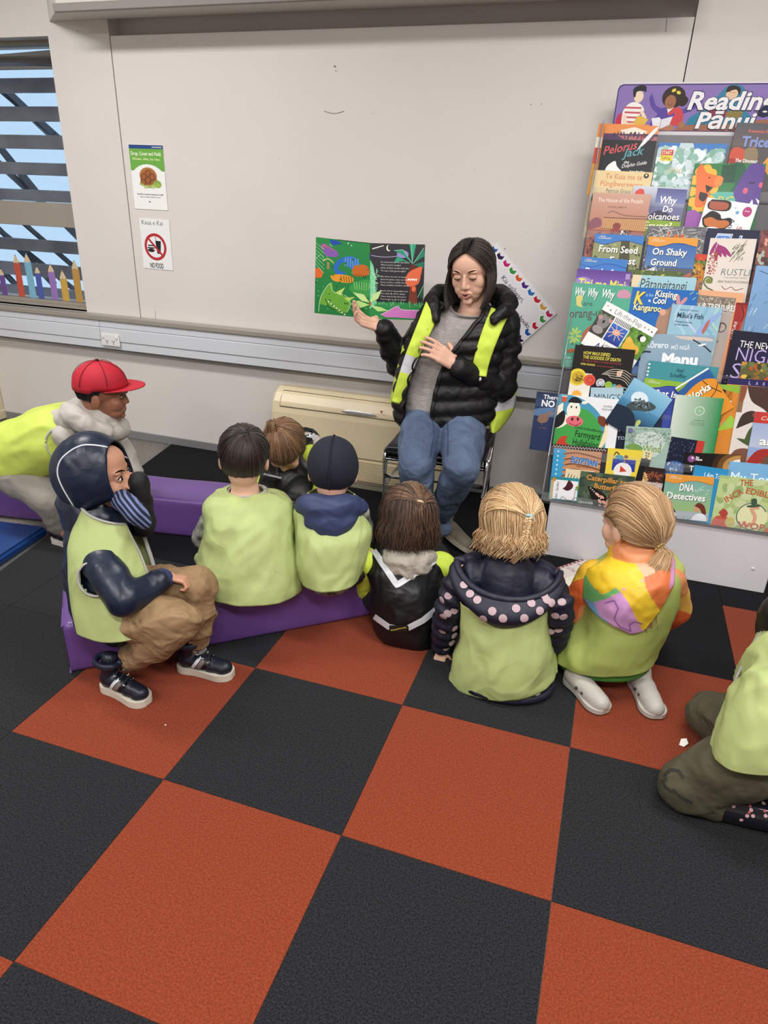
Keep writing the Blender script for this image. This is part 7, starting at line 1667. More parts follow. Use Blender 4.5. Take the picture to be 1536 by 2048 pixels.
V = [[bm.verts.new(p) for p in r_] for r_ in rows]
for i in range(N_):
    for j in range(K_): bm.faces.new((V[i][j], V[i + 1][j], V[i + 1][j + 1], V[i][j + 1]))
me = bm_mesh(bm, smooth=True); rumple(me, .006, 8, (1, 1, .6), 31); me2 = apply_mods(me, [('SOLIDIFY', dict(thickness=.006, offset=0))]); me2.polygons.foreach_set('use_smooth', [True] * len(me2.polygons))
head_feat(k7, H, SKIN_M)
h7 = wobj('hood', me2, RAINC, k7, label='navy hood with white piping')
def b(bm):
    limb(bm, [H @ Vector((0, -.06, -.075)), J['neck'] + Vector((-.015, -.01, -.02)), J['neck'] + Vector((-.01, -.01, -.05))], [.085, .09, .085], 22); limb(bm, [H @ Vector((0, -.02, -.10)), J['neck'] + Vector((.04, 0, -.02))], [.07, .055], 18)
    capsule(bm, H @ Vector((.05, .015, -.115)), H @ Vector((-.05, .015, -.115)), .032, .032)
garment(k7, 'hood_cape', RAINC, b, amp=.006, sc=9, label='lower part of the hood round the neck')
mb = me2.copy(); mb.transform(Matrix.Translation(Vector(k7.location))); bvh7 = bvh_of(mb); pl = []
for p in catmull([(256, 917), (232, 902), (208, 893), (163, 891), (126, 914), (115, 940), (122, 969), (148, 1014)], 5):
    d_ = ray(*p).normalized(); hh = bvh7.ray_cast(CAM, d_)
    if hh[0]: pl.append(hh[0] - d_ * .001)
if len(pl) > 3: sub('piping', tube_mesh(pl, .0024, 6), mat('piping_white', '#d5dae2', .4), k7, h7, 'white piping')
# vest
S = [sec(150, 1252, 345, 1215, -1.92, .13), sec(143, 1215, 340, 1195, -1.91, .13), sec(140, 1170, 322, 1165, -1.90, .125), sec(138, 1120, 312, 1125, -1.89, .12), sec(142, 1070, 300, 1085, -1.87, .105), sec(155, 1035, 285, 1055, -1.86, .09), sec(165, 1015, 275, 1035, -1.855, .075)]
bm = bmesh.new(); flat = [list(a_) + list(b_) + list(c_) for a_, b_, c_ in S]; rws = catmull(flat, 9); NN = 110; V = []
for ri, r_ in enumerate(rws):
    cc, ss, ff = Vector(r_[:3]), Vector(r_[3:6]), Vector(r_[6:9]); tt = ri / (len(rws) - 1); op = math.radians(14 + 40 * tt); V.append([])
    for k_ in range(NN + 1):
        t_ = op + (2 * math.pi - 2 * op) * k_ / NN - .15; V[-1].append(bm.verts.new(cc + ss * math.cos(t_) + ff * math.sin(t_)))
hole = (rws[len(rws) * 3 // 5], )
sleeve_ax = J['shR'].lerp(J['elR'], .16)
for A, B in zip(V, V[1:]):
    for k_ in range(NN):
        mid = (A[k_].co + B[k_ + 1].co) / 2
        rel = mid - sleeve_ax
        if rel.y < 0.02 and (rel.x / .050) ** 2 + (rel.z / .050) ** 2 < 1: continue
        bm.faces.new((A[k_], A[k_ + 1], B[k_ + 1], B[k_]))
bmesh.ops.delete(bm, geom=[v_ for v_ in bm.verts if not v_.link_faces], context='VERTS')
edges_f = [V[i][0].co.copy() for i in range(len(V)) if V[i][0].is_valid], [V[i][-1].co.copy() for i in range(len(V)) if V[i][-1].is_valid]
topring = [v_.co.copy() for v_ in V[-1] if v_.is_valid]
me = bm_mesh(bm, smooth=True); rumple(me, .006, 8, (1, 1, .6), 41); me2 = apply_mods(me, [('SOLIDIFY', dict(thickness=.003, offset=0))]); me2.polygons.foreach_set('use_smooth', [True] * len(me2.polygons))
v7 = wobj('vest', me2, VEST, k7, label='lime high-visibility vest worn open')
for e_ in edges_f: binding(k7, e_, .007, v7)
binding(k7, topring, .008, v7)
ar = []
for q in range(29):
    a_ = 2 * math.pi * q / 28; p = sleeve_ax + Vector((math.cos(a_) * .052, 0, math.sin(a_) * .052)); vb = BVHTree.FromPolygons([tuple(v_.co + k7.location) for v_ in me2.vertices], [tuple(p_.vertices) for p_ in me2.polygons]) if q == 0 else vb
    hh = vb.find_nearest(Vector((p.x, p.y - .06, p.z))); ar.append(hh[0] + Vector((0, -.004, 0)))
binding(k7, ar, .0075, v7)

# ================================================================ boy with the red cap, bending forward
c = P(205, 786, y=-1.19); H = HM(c, -68, -2, 3, .96)
k8 = thing('person', 'boy in a red flat-brimmed cap leaning forward beside the far purple beam', 'person', (-2.1, -1.25, 0), 'children listening')
J = VV(pel=(-2.30, -1.22, .33), belly=(-2.20, -1.21, .42), chest=(-2.04, -1.19, .50), neck=c + Vector((-.045, -.005, -.075)))
J['hipR'], J['knR'], J['anR'], J['toeR'] = Vector((-2.27, -1.29, .31)), Vector((-2.10, -1.30, .22)), Vector((-2.105, -1.27, .07)), Vector((-2.02, -1.29, .03))
J['hipL'], J['knL'], J['anL'], J['toeL'] = Vector((-2.27, -1.17, .31)), Vector((-2.08, -1.16, .20)), Vector((-2.20, -1.10, .24)), Vector((-2.15, -1.10, .21))
J['shR'], J['elR'], J['wrR'] = Vector((-1.98, -1.28, .50)), Vector((-1.95, -1.26, .36)), Vector((-1.88, -1.17, .30)); J['shL'], J['elL'], J['wrL'] = Vector((-1.97, -1.10, .51)), Vector((-1.90, -1.06, .38)), Vector((-1.84, -1.08, .30))
body_mesh(k8, H, J, SKIN_D, .95, voxel=.0038, nr=.046)
HOODIE = mat('hoodie_grey', '#bdb6ae', .9, bump=.4, bump_scale=350, wrinkle=.35, noise_amt=.05); TRG = mat('track_grey', '#918b82', .9, bump=.35, bump_scale=350, wrinkle=.4)
def b(bm):
    limb(bm, [J['neck'], J['chest'], J['belly'], J['pel']], [.055, .095, .10, .11], 22)
    for q in 'LR': limb(bm, [J['sh' + q], J['el' + q], J['wr' + q]], [.052, .045, .036])
garment(k8, 'hoodie', HOODIE, b, amp=.006, sc=10)
def b(bm):
    for q in 'LR': limb(bm, [J['hip' + q], J['kn' + q], J['an' + q] + Vector((0, 0, .01))], [.095, .070, .042], 20)
    capsule(bm, J['pel'] + Vector((-.01, .04, -.01)), J['pel'] + Vector((-.01, -.04, -.01)), .115, .115)
garment(k8, 'trousers', TRG, b, amp=.007, sc=9)
sh, M, L = shoe(k8, Vector((-2.15, -1.268, .001)), Vector((-1.99, -1.285, .001)), w=.066, h=.045, collar=.025, col='#17171b', sole='#d5d0c6', st=.024)
shoe(k8, J['anL'] + Vector((-.03, .0, -.05)), J['anL'] + Vector((.11, .0, -.055)), w=.066, h=.045, col='#17171b', sole='#d5d0c6', st=.022)
def b(bm):
    capsule(bm, J['neck'] + Vector((-.02, 0, -.02)), J['neck'] + Vector((.02, 0, -.03)), .075, .07)
    pts = [H @ Vector(q) for q in ((.078, .025, -.135), (.098, -.03, -.105), (.085, -.085, -.085), (.02, -.125, -.085), (-.05, -.115, -.085), (-.09, -.05, -.10), (-.08, .02, -.13))]
    limb(bm, pts, [.026, .034, .04, .046, .04, .034, .026], 16)
    capsule(bm, H @ Vector((.03, -.12, -.11)), H @ Vector((.0, -.19, -.12)), .05, .035); limb(bm, [H @ Vector((.05, .05, -.15)), H @ Vector((0, .06, -.16)), H @ Vector((-.05, .05, -.15))], [.032, .03, .03])
garment(k8, 'hood', HOODIE, b, amp=.008, sc=13, label='pale grey hood bunched round the neck')
# vest over the bent back: sections along the spine
ax = [Vector((-2.34, -1.22, .34)), Vector((-2.26, -1.215, .38)), Vector((-2.16, -1.205, .43)), Vector((-2.07, -1.195, .47)), Vector((-1.99, -1.19, .505)), Vector((-1.955, -1.19, .525))]
hh_ = [.165, .165, .155, .145, .115, .09]; vv_ = [.142, .142, .137, .13, .105, .085]; S = []
for i_, p in enumerate(ax):
    d_ = (ax[min(i_ + 1, 5)] - ax[max(i_ - 1, 0)]).normalized(); s_ = Vector((0, 1, 0)) * hh_[i_]; f_ = d_.cross(Vector((0, 1, 0))).normalized() * vv_[i_]; S.append((p, s_, f_))
v8, _ = vest(S, k8, mat('vest_yellow_lime', '#c6d65c', .62, noise_amt=.08, noise_scale=6, wrinkle=.25, wrinkle_scale=6, bump=.1, bump_scale=380), 51.0, amp=.005, sc=7, stretch=(1, 1, 1))
binding(k8, arm_ring(J['shR'] + Vector((.0, -.03, -.02)), (.3, -1, .2), .062), .006, v8)
head_feat(k8, H, SKIN_D)
bm = bmesh.new(); pts = [H @ Vector((x_ * .019, .0845 - abs(x_) * .010, -.061 + x_ * x_ * .006)) for x_ in (-1, -.5, 0, .5, 1)]; tube(bm, pts, [.0015, .0032, .0036, .0032, .0015], 8); wobj('lips', bm_mesh(bm, smooth=True), mat('lips_brown', '#7c4038', .5), k8)
# short hair under the cap
gd = [slerp_path(H, Vector((0, 0, 1)), Vector((math.cos(a_), math.sin(a_), .10 if math.sin(a_) > 0 else -.42)), 6, 1.02, 1.0, .02) for a_ in [2 * math.pi * k / 30 for k in range(30)]]
wobj('hair', hair_mesh(gd, 500, .0012, random.Random(2), ['#120d0c', '#1c1412'], jit=.0012, closed=True, extra_len=0), HAIR, k8)
# cap
CAPR = mat('cap_red', '#b5122a', .7, bump=.25, bump_scale=300); bm = bmesh.new(); NN = 48; V = []
for j in range(15):
    ph = math.pi / 2 * (1 - j / 14) * 1.0; V.append([])
    for i in range(NN):
        a_ = 2 * math.pi * i / NN; V[-1].append(bm.verts.new(H @ (Vector((0, -.006, .034)) + Vector((math.cos(a_) * math.cos(ph) * .090, math.sin(a_) * math.cos(ph) * .108, (math.sin(ph) ** .85) * .098 - (.012 if math.sin(a_) < 0 else 0) * (1 - math.sin(ph)))))))
for A, B in zip(V, V[1:]):
    for i in range(NN):
        if len({A[i], A[(i + 1) % NN], B[i], B[(i + 1) % NN]}) == 4: bm.faces.new((A[i], A[(i + 1) % NN], B[(i + 1) % NN], B[i]))
bmesh.ops.remove_doubles(bm, verts=bm.verts, dist=.0004); me = bm_mesh(bm, smooth=True); me2 = apply_mods(me, [('SOLIDIFY', dict(thickness=.003, offset=1))]); me2.polygons.foreach_set('use_smooth', [True] * len(me2.polygons))
cp = wobj('cap', me2, CAPR, k8, label='red cap with a flat brim')
for k_ in range(6):
    a_ = math.pi / 6 + math.pi / 3 * k_; pts = [H @ (Vector((0, -.006, .034)) + Vector((math.cos(a_) * math.cos(ph) * .0925, math.sin(a_) * math.cos(ph) * .1105, (math.sin(ph) ** .85) * .1008 - (.012 if math.sin(a_) < 0 else 0) * (1 - math.sin(ph))))) for ph in [math.pi / 2 * (1 - q / 10) for q in range(10)]]
    sub('cap_seam', tube_mesh(pts, .0012, 5), mat('cap_dark_red', '#6a0c1a', .8), k8, cp)
bm = bmesh.new(); ellipsoid(bm, H @ Vector((0, -.006, .137)), (.007, .007, .004)); sub('cap_button', bm_mesh(bm, smooth=True), mat('cap_button_dark', '#3a0a14', .7), k8, cp)
bm = bmesh.new(); V = []
for i in range(25):
    a_ = math.radians(20 + 140 * i / 24); V.append([])
    for j in range(9):
        t_ = j / 8; x_ = math.cos(a_) * (.088 + t_ * .004); y_ = -.006 + math.sin(a_) * .106 + t_ * .072 * math.sin(a_) ** .6; V[-1].append(bm.verts.new(H @ Vector((x_, y_, .036 + t_ * .006 - (math.cos(a_) ** 2) * .008))))
for i in range(24):
    for j in range(8): bm.faces.new((V[i][j], V[i + 1][j], V[i + 1][j + 1], V[i][j + 1]))
me = bm_mesh(bm, smooth=True); me2 = apply_mods(me, [('SOLIDIFY', dict(thickness=.004, offset=0))]); sub('brim', me2, CAPR, k8, cp)

# ================================================================ child at the right edge, kneeling
k9 = thing('person', 'child at the right edge kneeling in olive trousers and dark flowered boots', 'person', (.5, -1.85, 0), 'children listening')
c = Vector((.56, -1.66, .72)); H = HM(c, 40, -10, 0, .95)
J = VV(pel=(.585, -1.80, .24), belly=(.58, -1.78, .30), chest=(.575, -1.74, .43), neck=(.565, -1.70, .60))
J['shL'], J['elL'], J['wrL'] = Vector((.49, -1.73, .54)), Vector((.51, -1.66, .40)), Vector((.56, -1.55, .36)); J['shR'], J['elR'], J['wrR'] = Vector((.68, -1.72, .54)), Vector((.71, -1.66, .40)), Vector((.64, -1.55, .34))
J['hipR'], J['knR'], J['anR'], J['toeR'] = Vector((.56, -1.84, .24)), Vector((.362, -1.845, .070)), Vector((.462, -1.85, .045)), Vector((.66, -1.85, .042))
J['hipL'], J['knL'], J['anL'], J['toeL'] = Vector((.55, -1.72, .17)), Vector((.445, -1.55, .08)), Vector((.60, -1.70, .05)), Vector((.70, -1.74, .04))
body_mesh(k9, H, J, SKIN_L, .92, nr=.044)
OLV = mat('olive_fleece', '#4b4734', .9, bump=.35, bump_scale=300, wrinkle=1.0, wrinkle_scale=9, noise_amt=.08)
def b(bm):
    limb(bm, [J['hipR'], J['hipR'].lerp(J['knR'], .55) + Vector((0, 0, .01)), J['knR'], J['knR'].lerp(J['anR'], .5), J['anR'] + Vector((-.03, 0, 0))], [.090, .080, .066, .056, .046], 22)
    limb(bm, [J['hipL'], J['knL'], J['anL']], [.095, .065, .05], 20)
t9, bvt9 = garment(k9, 'trousers', OLV, b, amp=.009, sc=8)
DG = mat('trouser_print_dark', '#26261c', .8); nn_ = ray(1345, 1570)
for pts in ([(1332, 1562), (1330, 1548), (1342, 1538), (1358, 1540), (1368, 1556)], [(1324, 1560), (1332, 1575), (1346, 1584)], [(1345, 1578), (1362, 1594), (1385, 1606)]):
    sub('printed_letter', bm_mesh(stroke_on(bvt9, [P(*q, y=-1.93) for q in pts], .007, nn_, .002)), DG, k9, t9)
BOOT = mat('boot_gloss_dark', '#1b1a20', .12, coat=.6)
for q in 'RL':
    a_, t_ = J['an' + q], J['toe' + q]; bm = bmesh.new(); limb(bm, [a_ + Vector((-.02, 0, .002)), a_ + Vector((.03, 0, 0)), a_.lerp(t_, .5), t_ + Vector((.03, 0, 0))], [.044, .042, .038, .034], 20); me = blend(bm, .004, 3); bvb = bvh_of(me); bo = wobj('boot', me, BOOT, k9, label='glossy dark boot with pink flowers')
    if q == 'R':
        bm = bmesh.new(); bm2 = bmesh.new(); nb = ray(1500, 1620)
        for (u, v_) in ((1460, 1598), (1470, 1604), (1466, 1612), (1502, 1620), (1494, 1632), (1506, 1632), (1518, 1598), (1528, 1606), (1532, 1632), (1482, 1640)): disc_on(bm, bvb, P(u, v_, y=-1.92), nb, .0045, .001)
        for (u, v_) in ((1463, 1592), (1498, 1625), (1524, 1600), (1500, 1612), (1530, 1622)): disc_on(bm2, bvb, P(u, v_, y=-1.92), nb, .0035, .0012)
        sub('flower_print', bm_mesh(bm), mat('flower_pink', '#c9a0a4', .4), k9, bo); sub('flower_print', bm_mesh(bm2), mat('flower_red', '#b0454c', .4), k9, bo)
def b(bm):
    limb(bm, [J['neck'], J['chest'], J['belly'], J['pel']], [.06, .105, .11, .115], 20)
    for q in 'LR': limb(bm, [J['sh' + q], J['el' + q], J['wr' + q]], [.055, .048, .036])
garment(k9, 'jacket', BLK, b, amp=.005, sc=11)
S = [sec(1433, 1462, 1660, 1480, -1.81, .16), sec(1440, 1440, 1668, 1455, -1.81, .16), sec(1458, 1395, 1668, 1410, -1.80, .15), sec(1478, 1345, 1662, 1360, -1.78, .135), sec(1500, 1300, 1655, 1315, -1.76, .12), sec(1525, 1262, 1640, 1275, -1.75, .10), sec(1555, 1240, 1620, 1250, -1.74, .07)]
v9, _ = vest(S, k9, VEST, 61.0, amp=.009, sc=6)
binding(k9, [S[i_][0] - S[i_][1] * 1.01 - S[i_][2] * .05 for i_ in range(1, 6)], .007, v9)
gd = [slerp_path(H, Vector((.1, -.3, .9)), Vector((math.cos(a_), math.sin(a_), .3 if math.sin(a_) > .3 else -.6)), 7, 1.06, 1.03, .05) for a_ in [2 * math.pi * k / 30 for k in range(30)]]
wobj('hair', hair_mesh(gd, 500, .0016, rg, BR, jit=.002, closed=True), HAIR, k9)
# scrap of white paper by the olive knee
q = P(1367, 1485, z=.004); sc_ = thing('paper_scrap', 'small white torn scrap of paper on the orange carpet by the olive knee', 'paper', (q.x, q.y, 0))
bm = bmesh.new(); vs = [bm.verts.new(q + Vector(o_)) for o_ in ((-.012, -.012, -.002), (.0, -.018, 0), (.012, -.004, .004), (.008, .014, .006), (-.006, .012, .002))]; bm.faces.new(vs); me = bm_mesh(bm); me = apply_mods(me, [('SOLIDIFY', dict(thickness=.001))]); wobj('sheet', me, mat('scrap_white', '#e8e4dc', .7), sc_)
q = P(331, 1450, z=.003); sc2 = thing('crumb', 'tiny white crumb on the orange tile in front of the beam', 'crumb', (q.x, q.y, 0)); bm = bmesh.new(); ellipsoid(bm, q, (.003, .002, .002), None, 8, 6); wobj('bit', bm_mesh(bm), MATS['scrap_white'], sc2)
# ================================================================ chair
ch = thing('chair', 'black padded chair with chrome tube legs under the reader', 'chair', (-.62, -.55, 0))
CHR = mat('chrome', '#c9c9cc', .12, metal=1.0); BVIN = mat('black_vinyl', '#0d0d0f', .35, bump=.1, bump_scale=120)
FL, FR, BR_, BL_ = Vector((-.826, -.752, 0)), Vector((-.405, -.715, 0)), Vector((-.447, -.325, 0)), Vector((-.845, -.36, 0))
up = lambda p, z: Vector((p.x, p.y, z))
for a_, b_ in ((FL, BL_), (FR, BR_)):
    d_ = (b_ - a_).normalized()
    wobj('leg', tube_mesh([up(a_, .0), up(a_, .40), up(a_, .425) + d_ * .004, up(a_, .436) + d_ * .02], .0115, 12), CHR, ch)
    wobj('leg', tube_mesh([up(b_, .0), up(b_, .44), up(b_, .62) + d_ * .01, up(b_, .84) + d_ * .05], .0115, 12), CHR, ch)
    wobj('side_rail', tube_mesh([up(a_, .436) + d_ * .01, up(b_, .436)], .0115, 12), CHR, ch); wobj('side_rail', tube_mesh([up(a_, .28), up(b_, .28)], .008, 10), CHR, ch)
    for p in (a_, b_): wobj('foot_cap', tube_mesh([up(p, .0005), up(p, .02)], .0145, 12), BVIN, ch)
for z_ in (.405, .325): wobj('cross_rail', tube_mesh([up(FL, z_), up(FR, z_)], .009, 12), CHR, ch)
wobj('cross_rail', tube_mesh([up(BL_, .40), up(BR_, .40)], .009, 12), CHR, ch)
bm = bmesh.new(); pts = [FL + Vector((.0, -.03, 0)), FR + Vector((-.0, -.03, 0)), BR_, BL_]; lo = [bm.verts.new(up(p, .418)) for p in pts]; hi = [bm.verts.new(up(p, .462)) for p in pts]
for q in range(4): bm.faces.new((lo[q], lo[(q + 1) % 4], hi[(q + 1) % 4], hi[q]))
bm.faces.new(lo[::-1]); bm.faces.new(hi); bmesh.ops.bevel(bm, geom=bm.edges[:], offset=.016, segments=4, affect='EDGES'); fix_normals(bm); wobj('seat', bm_mesh(bm, smooth=True), BVIN, ch)
bm = bmesh.new(); A_, B_ = up(BL_, .62), up(BR_, .62); n_ = Vector((0, 1, 0)); pts = [A_ + n_ * .0, B_ + n_ * .0, B_ + Vector((0, .04, .20)), A_ + Vector((0, .04, .20))]
lo = [bm.verts.new(p) for p in pts]; hi = [bm.verts.new(p + Vector((0, .03, 0))) for p in pts]
for q in range(4): bm.faces.new((lo[q], lo[(q + 1) % 4], hi[(q + 1) % 4], hi[q]))
bm.faces.new(lo[::-1]); bm.faces.new(hi); bmesh.ops.bevel(bm, geom=bm.edges[:], offset=.011, segments=3, affect='EDGES'); fix_normals(bm); wobj('backrest', bm_mesh(bm, smooth=True), BVIN, ch)
# ================================================================ heat pump console on the floor by the wall
hp = thing('heat_pump', 'cream floor-standing heat pump against the wall behind the reader', 'heater', (-1.2, -.1, 0))
X0, X1 = -1.635, -.70
prof = [(-.061, .03), (-.061, .455), (-.075, .475), (-.12, .478), (-.165, .455), (-.195, .415), (-.205, .36), (-.208, .05), (-.20, .03)]
bm = bmesh.new(); pp_ = [tuple(q) for q in catmull(prof, 1)]
def prism(bm, prof, x0, x1, inset=.012):
    rows = []
    for x, k_ in ((x0, .96), (x0 + inset, 1), (x1 - inset, 1), (x1, .96)):
        cy, cz = -.13, .24; rows.append([bm.verts.new(Vector((x, cy + (y - cy) * k_, cz + (z - cz) * k_))) for y, z in prof])
    n = len(prof)
    for A, B in zip(rows, rows[1:]):
        for q in range(n): bm.faces.new((A[q], A[(q + 1) % n], B[(q + 1) % n], B[q]))
    bm.faces.new(rows[0][::-1]); bm.faces.new(rows[-1])
prism(bm, prof, X0, X1); fix_normals(bm); me = bm_mesh(bm); wobj('casing', me, CREAM, hp)
wobj('base', box_mesh((X0 + .02, -.20, .0005), (X1 - .02, -.064, .031)), mat('heater_base', '#8f8876', .6), hp)
DKL = mat('seam_dark', '#6a604c', .8)
ptsf = [P(566, 770, y=-.175), P(563, 796, y=-.200)]
zt, zb = ptsf[0].z, ptsf[1].z
def face_y(z):
    for (y0, z0), (y1, z1) in zip(prof, prof[1:]):
        if min(z0, z1) <= z <= max(z0, z1) and abs(z1 - z0) > 1e-6 and y0 < -.07: return y0 + (y1 - y0) * (z - z0) / (z1 - z0)
    return -.207
bm = bmesh.new(); rows = []
for q in range(7):
    z = .462 - (.462 - .395) * q / 6; rows.append((bm.verts.new((X0 + .05, face_y(z) - .004, z)), bm.verts.new((X1 - .05, face_y(z) - .004, z))))
for A, B in zip(rows, rows[1:]): bm.faces.new((A[0], A[1], B[1], B[0]))
me = apply_mods(bm_mesh(bm), [('SOLIDIFY', dict(thickness=.004, offset=0))]); fl = wobj('outlet_flap', me, CREAM, hp)
for z in (.393, .464):
    y = face_y(z) - .0035; wobj('flap_seam', tube_mesh([(X0 + .048, y, z), (X1 - .05, y, z)], .0022, 5), DKL, hp)
wobj('flap_seam', tube_mesh([(X0 + .048, face_y(z_) - .003, z_) for z_ in (.464, .44, .42, .393)], .002, 5), DKL, hp)
wobj('panel_seam', tube_mesh([(X0 + .004, -.2085, .172), (X1 - .004, -.2085, .172)], .0028, 5), DKL, hp)
bm = bmesh.new(); box(bm, (X0 + .16, -.2095, .1665), (X0 + .40, -.206, .1715)) ; wobj('panel_slot', bm_mesh(bm), DKL, hp)
bm = bmesh.new()
for q in range(11): box(bm, (X0 + .06, -.2125, .050 + q * .0102), (X1 - .06, -.2075, .0555 + q * .0102))
g_ = wobj('grille_slats', bm_mesh(bm), CREAM, hp); g_['kind'] = 'stuff'
bd_, be_ = P(682, 824, y=-.2095), P(753, 829, y=-.2095); bm = bmesh.new(); ellipsoid(bm, (bd_ + be_) / 2, ((be_.x - bd_.x) / 2, .003, .0105), None, 24, 8); nm = wobj('name_badge', bm_mesh(bm, smooth=True), mat('badge_silver', '#d6d6d6', .2, metal=.5), hp)
D = Draw(9, 1); D.text('INVERTER', .6, .72, 4.5, .4, '#8a8a8c', .01); D.text('AIR', 6, .72, 1.8, .4, '#a66', .01)
o0 = Vector((bd_.x + .015, -.2130, (bd_.z + be_.z) / 2 + .005)); sub('badge_print', D.mesh(Matrix(((1, 0, 0, o0.x), (0, 0, -1, o0.y), (0, 1, 0, o0.z), (0, 0, 0, 1))), .012), PRINT, hp, nm)
q = P(763, 824, y=-.209); bm = bmesh.new(); vs = [bm.verts.new((q.x + a_, -.2098, q.z + b_)) for a_, b_ in ((-.008, .006), (.008, .006), (0, -.010))]; bm.faces.new(vs); wobj('warning_sticker', bm_mesh(bm), mat('sticker_red', '#b5544a', .5), hp)

# ================================================================ the reader
c = P(944, 543, y=-.52); H = HM(c, 174, -12, 5, 1.0)
w = thing('person', 'woman reading aloud on the chair, black puffer jacket, lime vest and blue jeans', 'person', (-.62, -.6, 0))
J = VV(pel=(-.635, -.50, .535), belly=(-.625, -.49, .68), chest=(-.60, -.475, .86), neck=c + Vector((.012, .03, -.155)))
J['shR'] = P(868, 628, y=-.47); J['elR'] = P(806, 732, y=-.42); J['wrR'] = P(768, 658, y=-.50)     # her right arm, image left
J['shL'] = P(1008, 640, y=-.45); J['elL'] = P(1002, 775, y=-.46); J['wrL'] = P(918, 735, y=-.64)
J['hipR'], J['knR'], J['anR'], J['toeR'] = Vector((-.725, -.52, .53)), P(832, 932, y=-.86), Vector((-.655, -.74, .10)), Vector((-.62, -.90, .03))
J['hipL'], J['knL'], J['anL'], J['toeL'] = Vector((-.56, -.50, .53)), P(922, 938, y=-.86), Vector((-.60, -.66, .10)), Vector((-.50, -.76, .03))
dR = Vector((-.92, -.12, .30)).normalized(); dL = Vector((-.70, -.28, .52)).normalized()
hR = (J['wrR'] + dR * .012, dR, (.1, -.35, 1), dict(size=.96, curls=(.35, .50, .62, .70), thumb=.3, side=1, spread=.16))
hL = (J['wrL'] + dL * .012, dL, (-.4, .6, -.5), dict(size=.96, curls=(.25, .28, .32, .4), thumb=.35, side=-1, spread=.05))
bo = body_mesh(w, H, J, SKIN_W, 1.12, hands=[hR, hL], voxel=.0028, nr=.050, feet=False, kid=False)
head_feat(w, H, SKIN_W, open_eye=False, brow='#2a1a14')
R3 = H.to_3x3().normalized()
def lip(z0, y0, r0, m_, nm, drop=0, wd=.023):
    pts = [H @ Vector((x_ * wd, y0 - abs(x_) ** 1.6 * .012, z0 + drop * (1 - x_ * x_) + (-.0012 if abs(x_) < .1 and drop > 0 else 0))) for x_ in (-1, -.75, -.5, -.25, 0, .25, .5, .75, 1)]
    wobj(nm, tube_mesh(pts, [r0 * q for q in (.25, .6, .85, 1, .95, 1, .85, .6, .25)], 10, flat=(1, .8)), m_, w)
LIPM = mat('lips_rose', '#b06a62', .4, subsurf=.1); lip(-.062, .0985, .0036, LIPM, 'upper_lip', .0045); lip(-.0665, .0975, .0048, LIPM, 'lower_lip', -.006, .020)
lip(-.064, .0965, .0030, mat('mouth_dark', '#4a1f1e', .6), 'mouth_opening', -.001, .017)
# grey T-shirt
TEE = mat('tee_grey_marl', '#a39c98', .85, color2='#8f8885', noise_scale=60, stretch=(1, 1, 5), wrinkle=.3, wrinkle_scale=7)
S = [sec(800, 845, 978, 842, -.53, .125), sec(793, 815, 985, 812, -.53, .130), sec(797, 770, 988, 766, -.52, .125), sec(806, 722, 1000, 716, -.51, .125), sec(824, 672, 1014, 670, -.50, .122), sec(838, 640, 1020, 640, -.49, .105), sec(858, 618, 1006, 622, -.485, .085), sec(885, 602, 984, 608, -.485, .068)]
T = [(a_, b_ * .82, c_ * .80) for a_, b_, c_ in S[:-2]] + [(S[-2][0] + Vector((0, 0, -.012)), S[-2][1] * .78, S[-2][2] * .80 + Vector((0, 0, .012))), (P(941, 613, y=-.49), S[-1][1].normalized() * .080, S[-1][2].normalized() * .068 + Vector((0, 0, .030)))]
bm = loft(T, 8, 80, True, False, 2.3); fix_normals(bm); me = bm_mesh(bm, smooth=True); rumple(me, .004, 9, (1, 1, .6), 71); ts = wobj('t_shirt', me, TEE, w, label='grey marl T-shirt')
binding(w, [p + Vector((0, 0, .001)) for p in ring_pts(T[-1], k=1.0, expo=2.3)], .006, ts, mat('tee_rib', '#938c88', .85), 'neckband')
# puffer jacket body: an open shell with quilted tubes
PUF = mat('black_puffer', '#0a0a0c', .5, wrinkle=.35, wrinkle_scale=13, spec=.4)
ope = [(52, -12), (50, -10), (46, -8), (42, -5), (40, 2), (40, 10), (42, 22), (48, 34)]
flat = [list(a_) + list(b_ * (1.02 if i_ else 1.0)) + list(c_) + [o_[0], o_[1]] for i_, ((a_, b_, c_), o_) in enumerate(zip(S, ope))]
rws = catmull(flat, 10); NN = 120; V = []; bm = bmesh.new(); acc = 0
for ri, r_ in enumerate(rws):
    cc, ss, ff = Vector(r_[:3]), Vector(r_[3:6]), Vector(r_[6:9])
    if ri: acc += (cc - Vector(rws[ri - 1][:3])).length
    pf = 1 + .085 * abs(math.sin(math.pi * acc / .062)) ** .6; a0, a1 = 270 + r_[10], 630 - r_[9]; V.append([])
    for k_ in range(NN + 1):
        t_ = math.radians(a0 + (a1 - a0) * k_ / NN); e = 2 / 2.3; ct, st = math.cos(t_), math.sin(t_); x_, y_ = math.copysign(abs(ct) ** e, ct), math.copysign(abs(st) ** e, st)
        V[-1].append(bm.verts.new(cc + ss * x_ * pf + ff * y_ * pf))
for A, B in zip(V, V[1:]):
    for k_ in range(NN): bm.faces.new((A[k_], A[k_ + 1], B[k_ + 1], B[k_]))
ed = [[V[i][0].co.copy() for i in range(len(V))], [V[i][-1].co.copy() for i in range(len(V))]]; hemp = [v_.co.copy() for v_ in V[0]]
fix_normals(bm); me = bm_mesh(bm, smooth=True); rumple(me, .004, 14, (1, 1, 1), 81); me2 = apply_mods(me, [('SOLIDIFY', dict(thickness=.016, offset=-1))]); me2.polygons.foreach_set('use_smooth', [True] * len(me2.polygons)); bvw = bvh_of(me2)
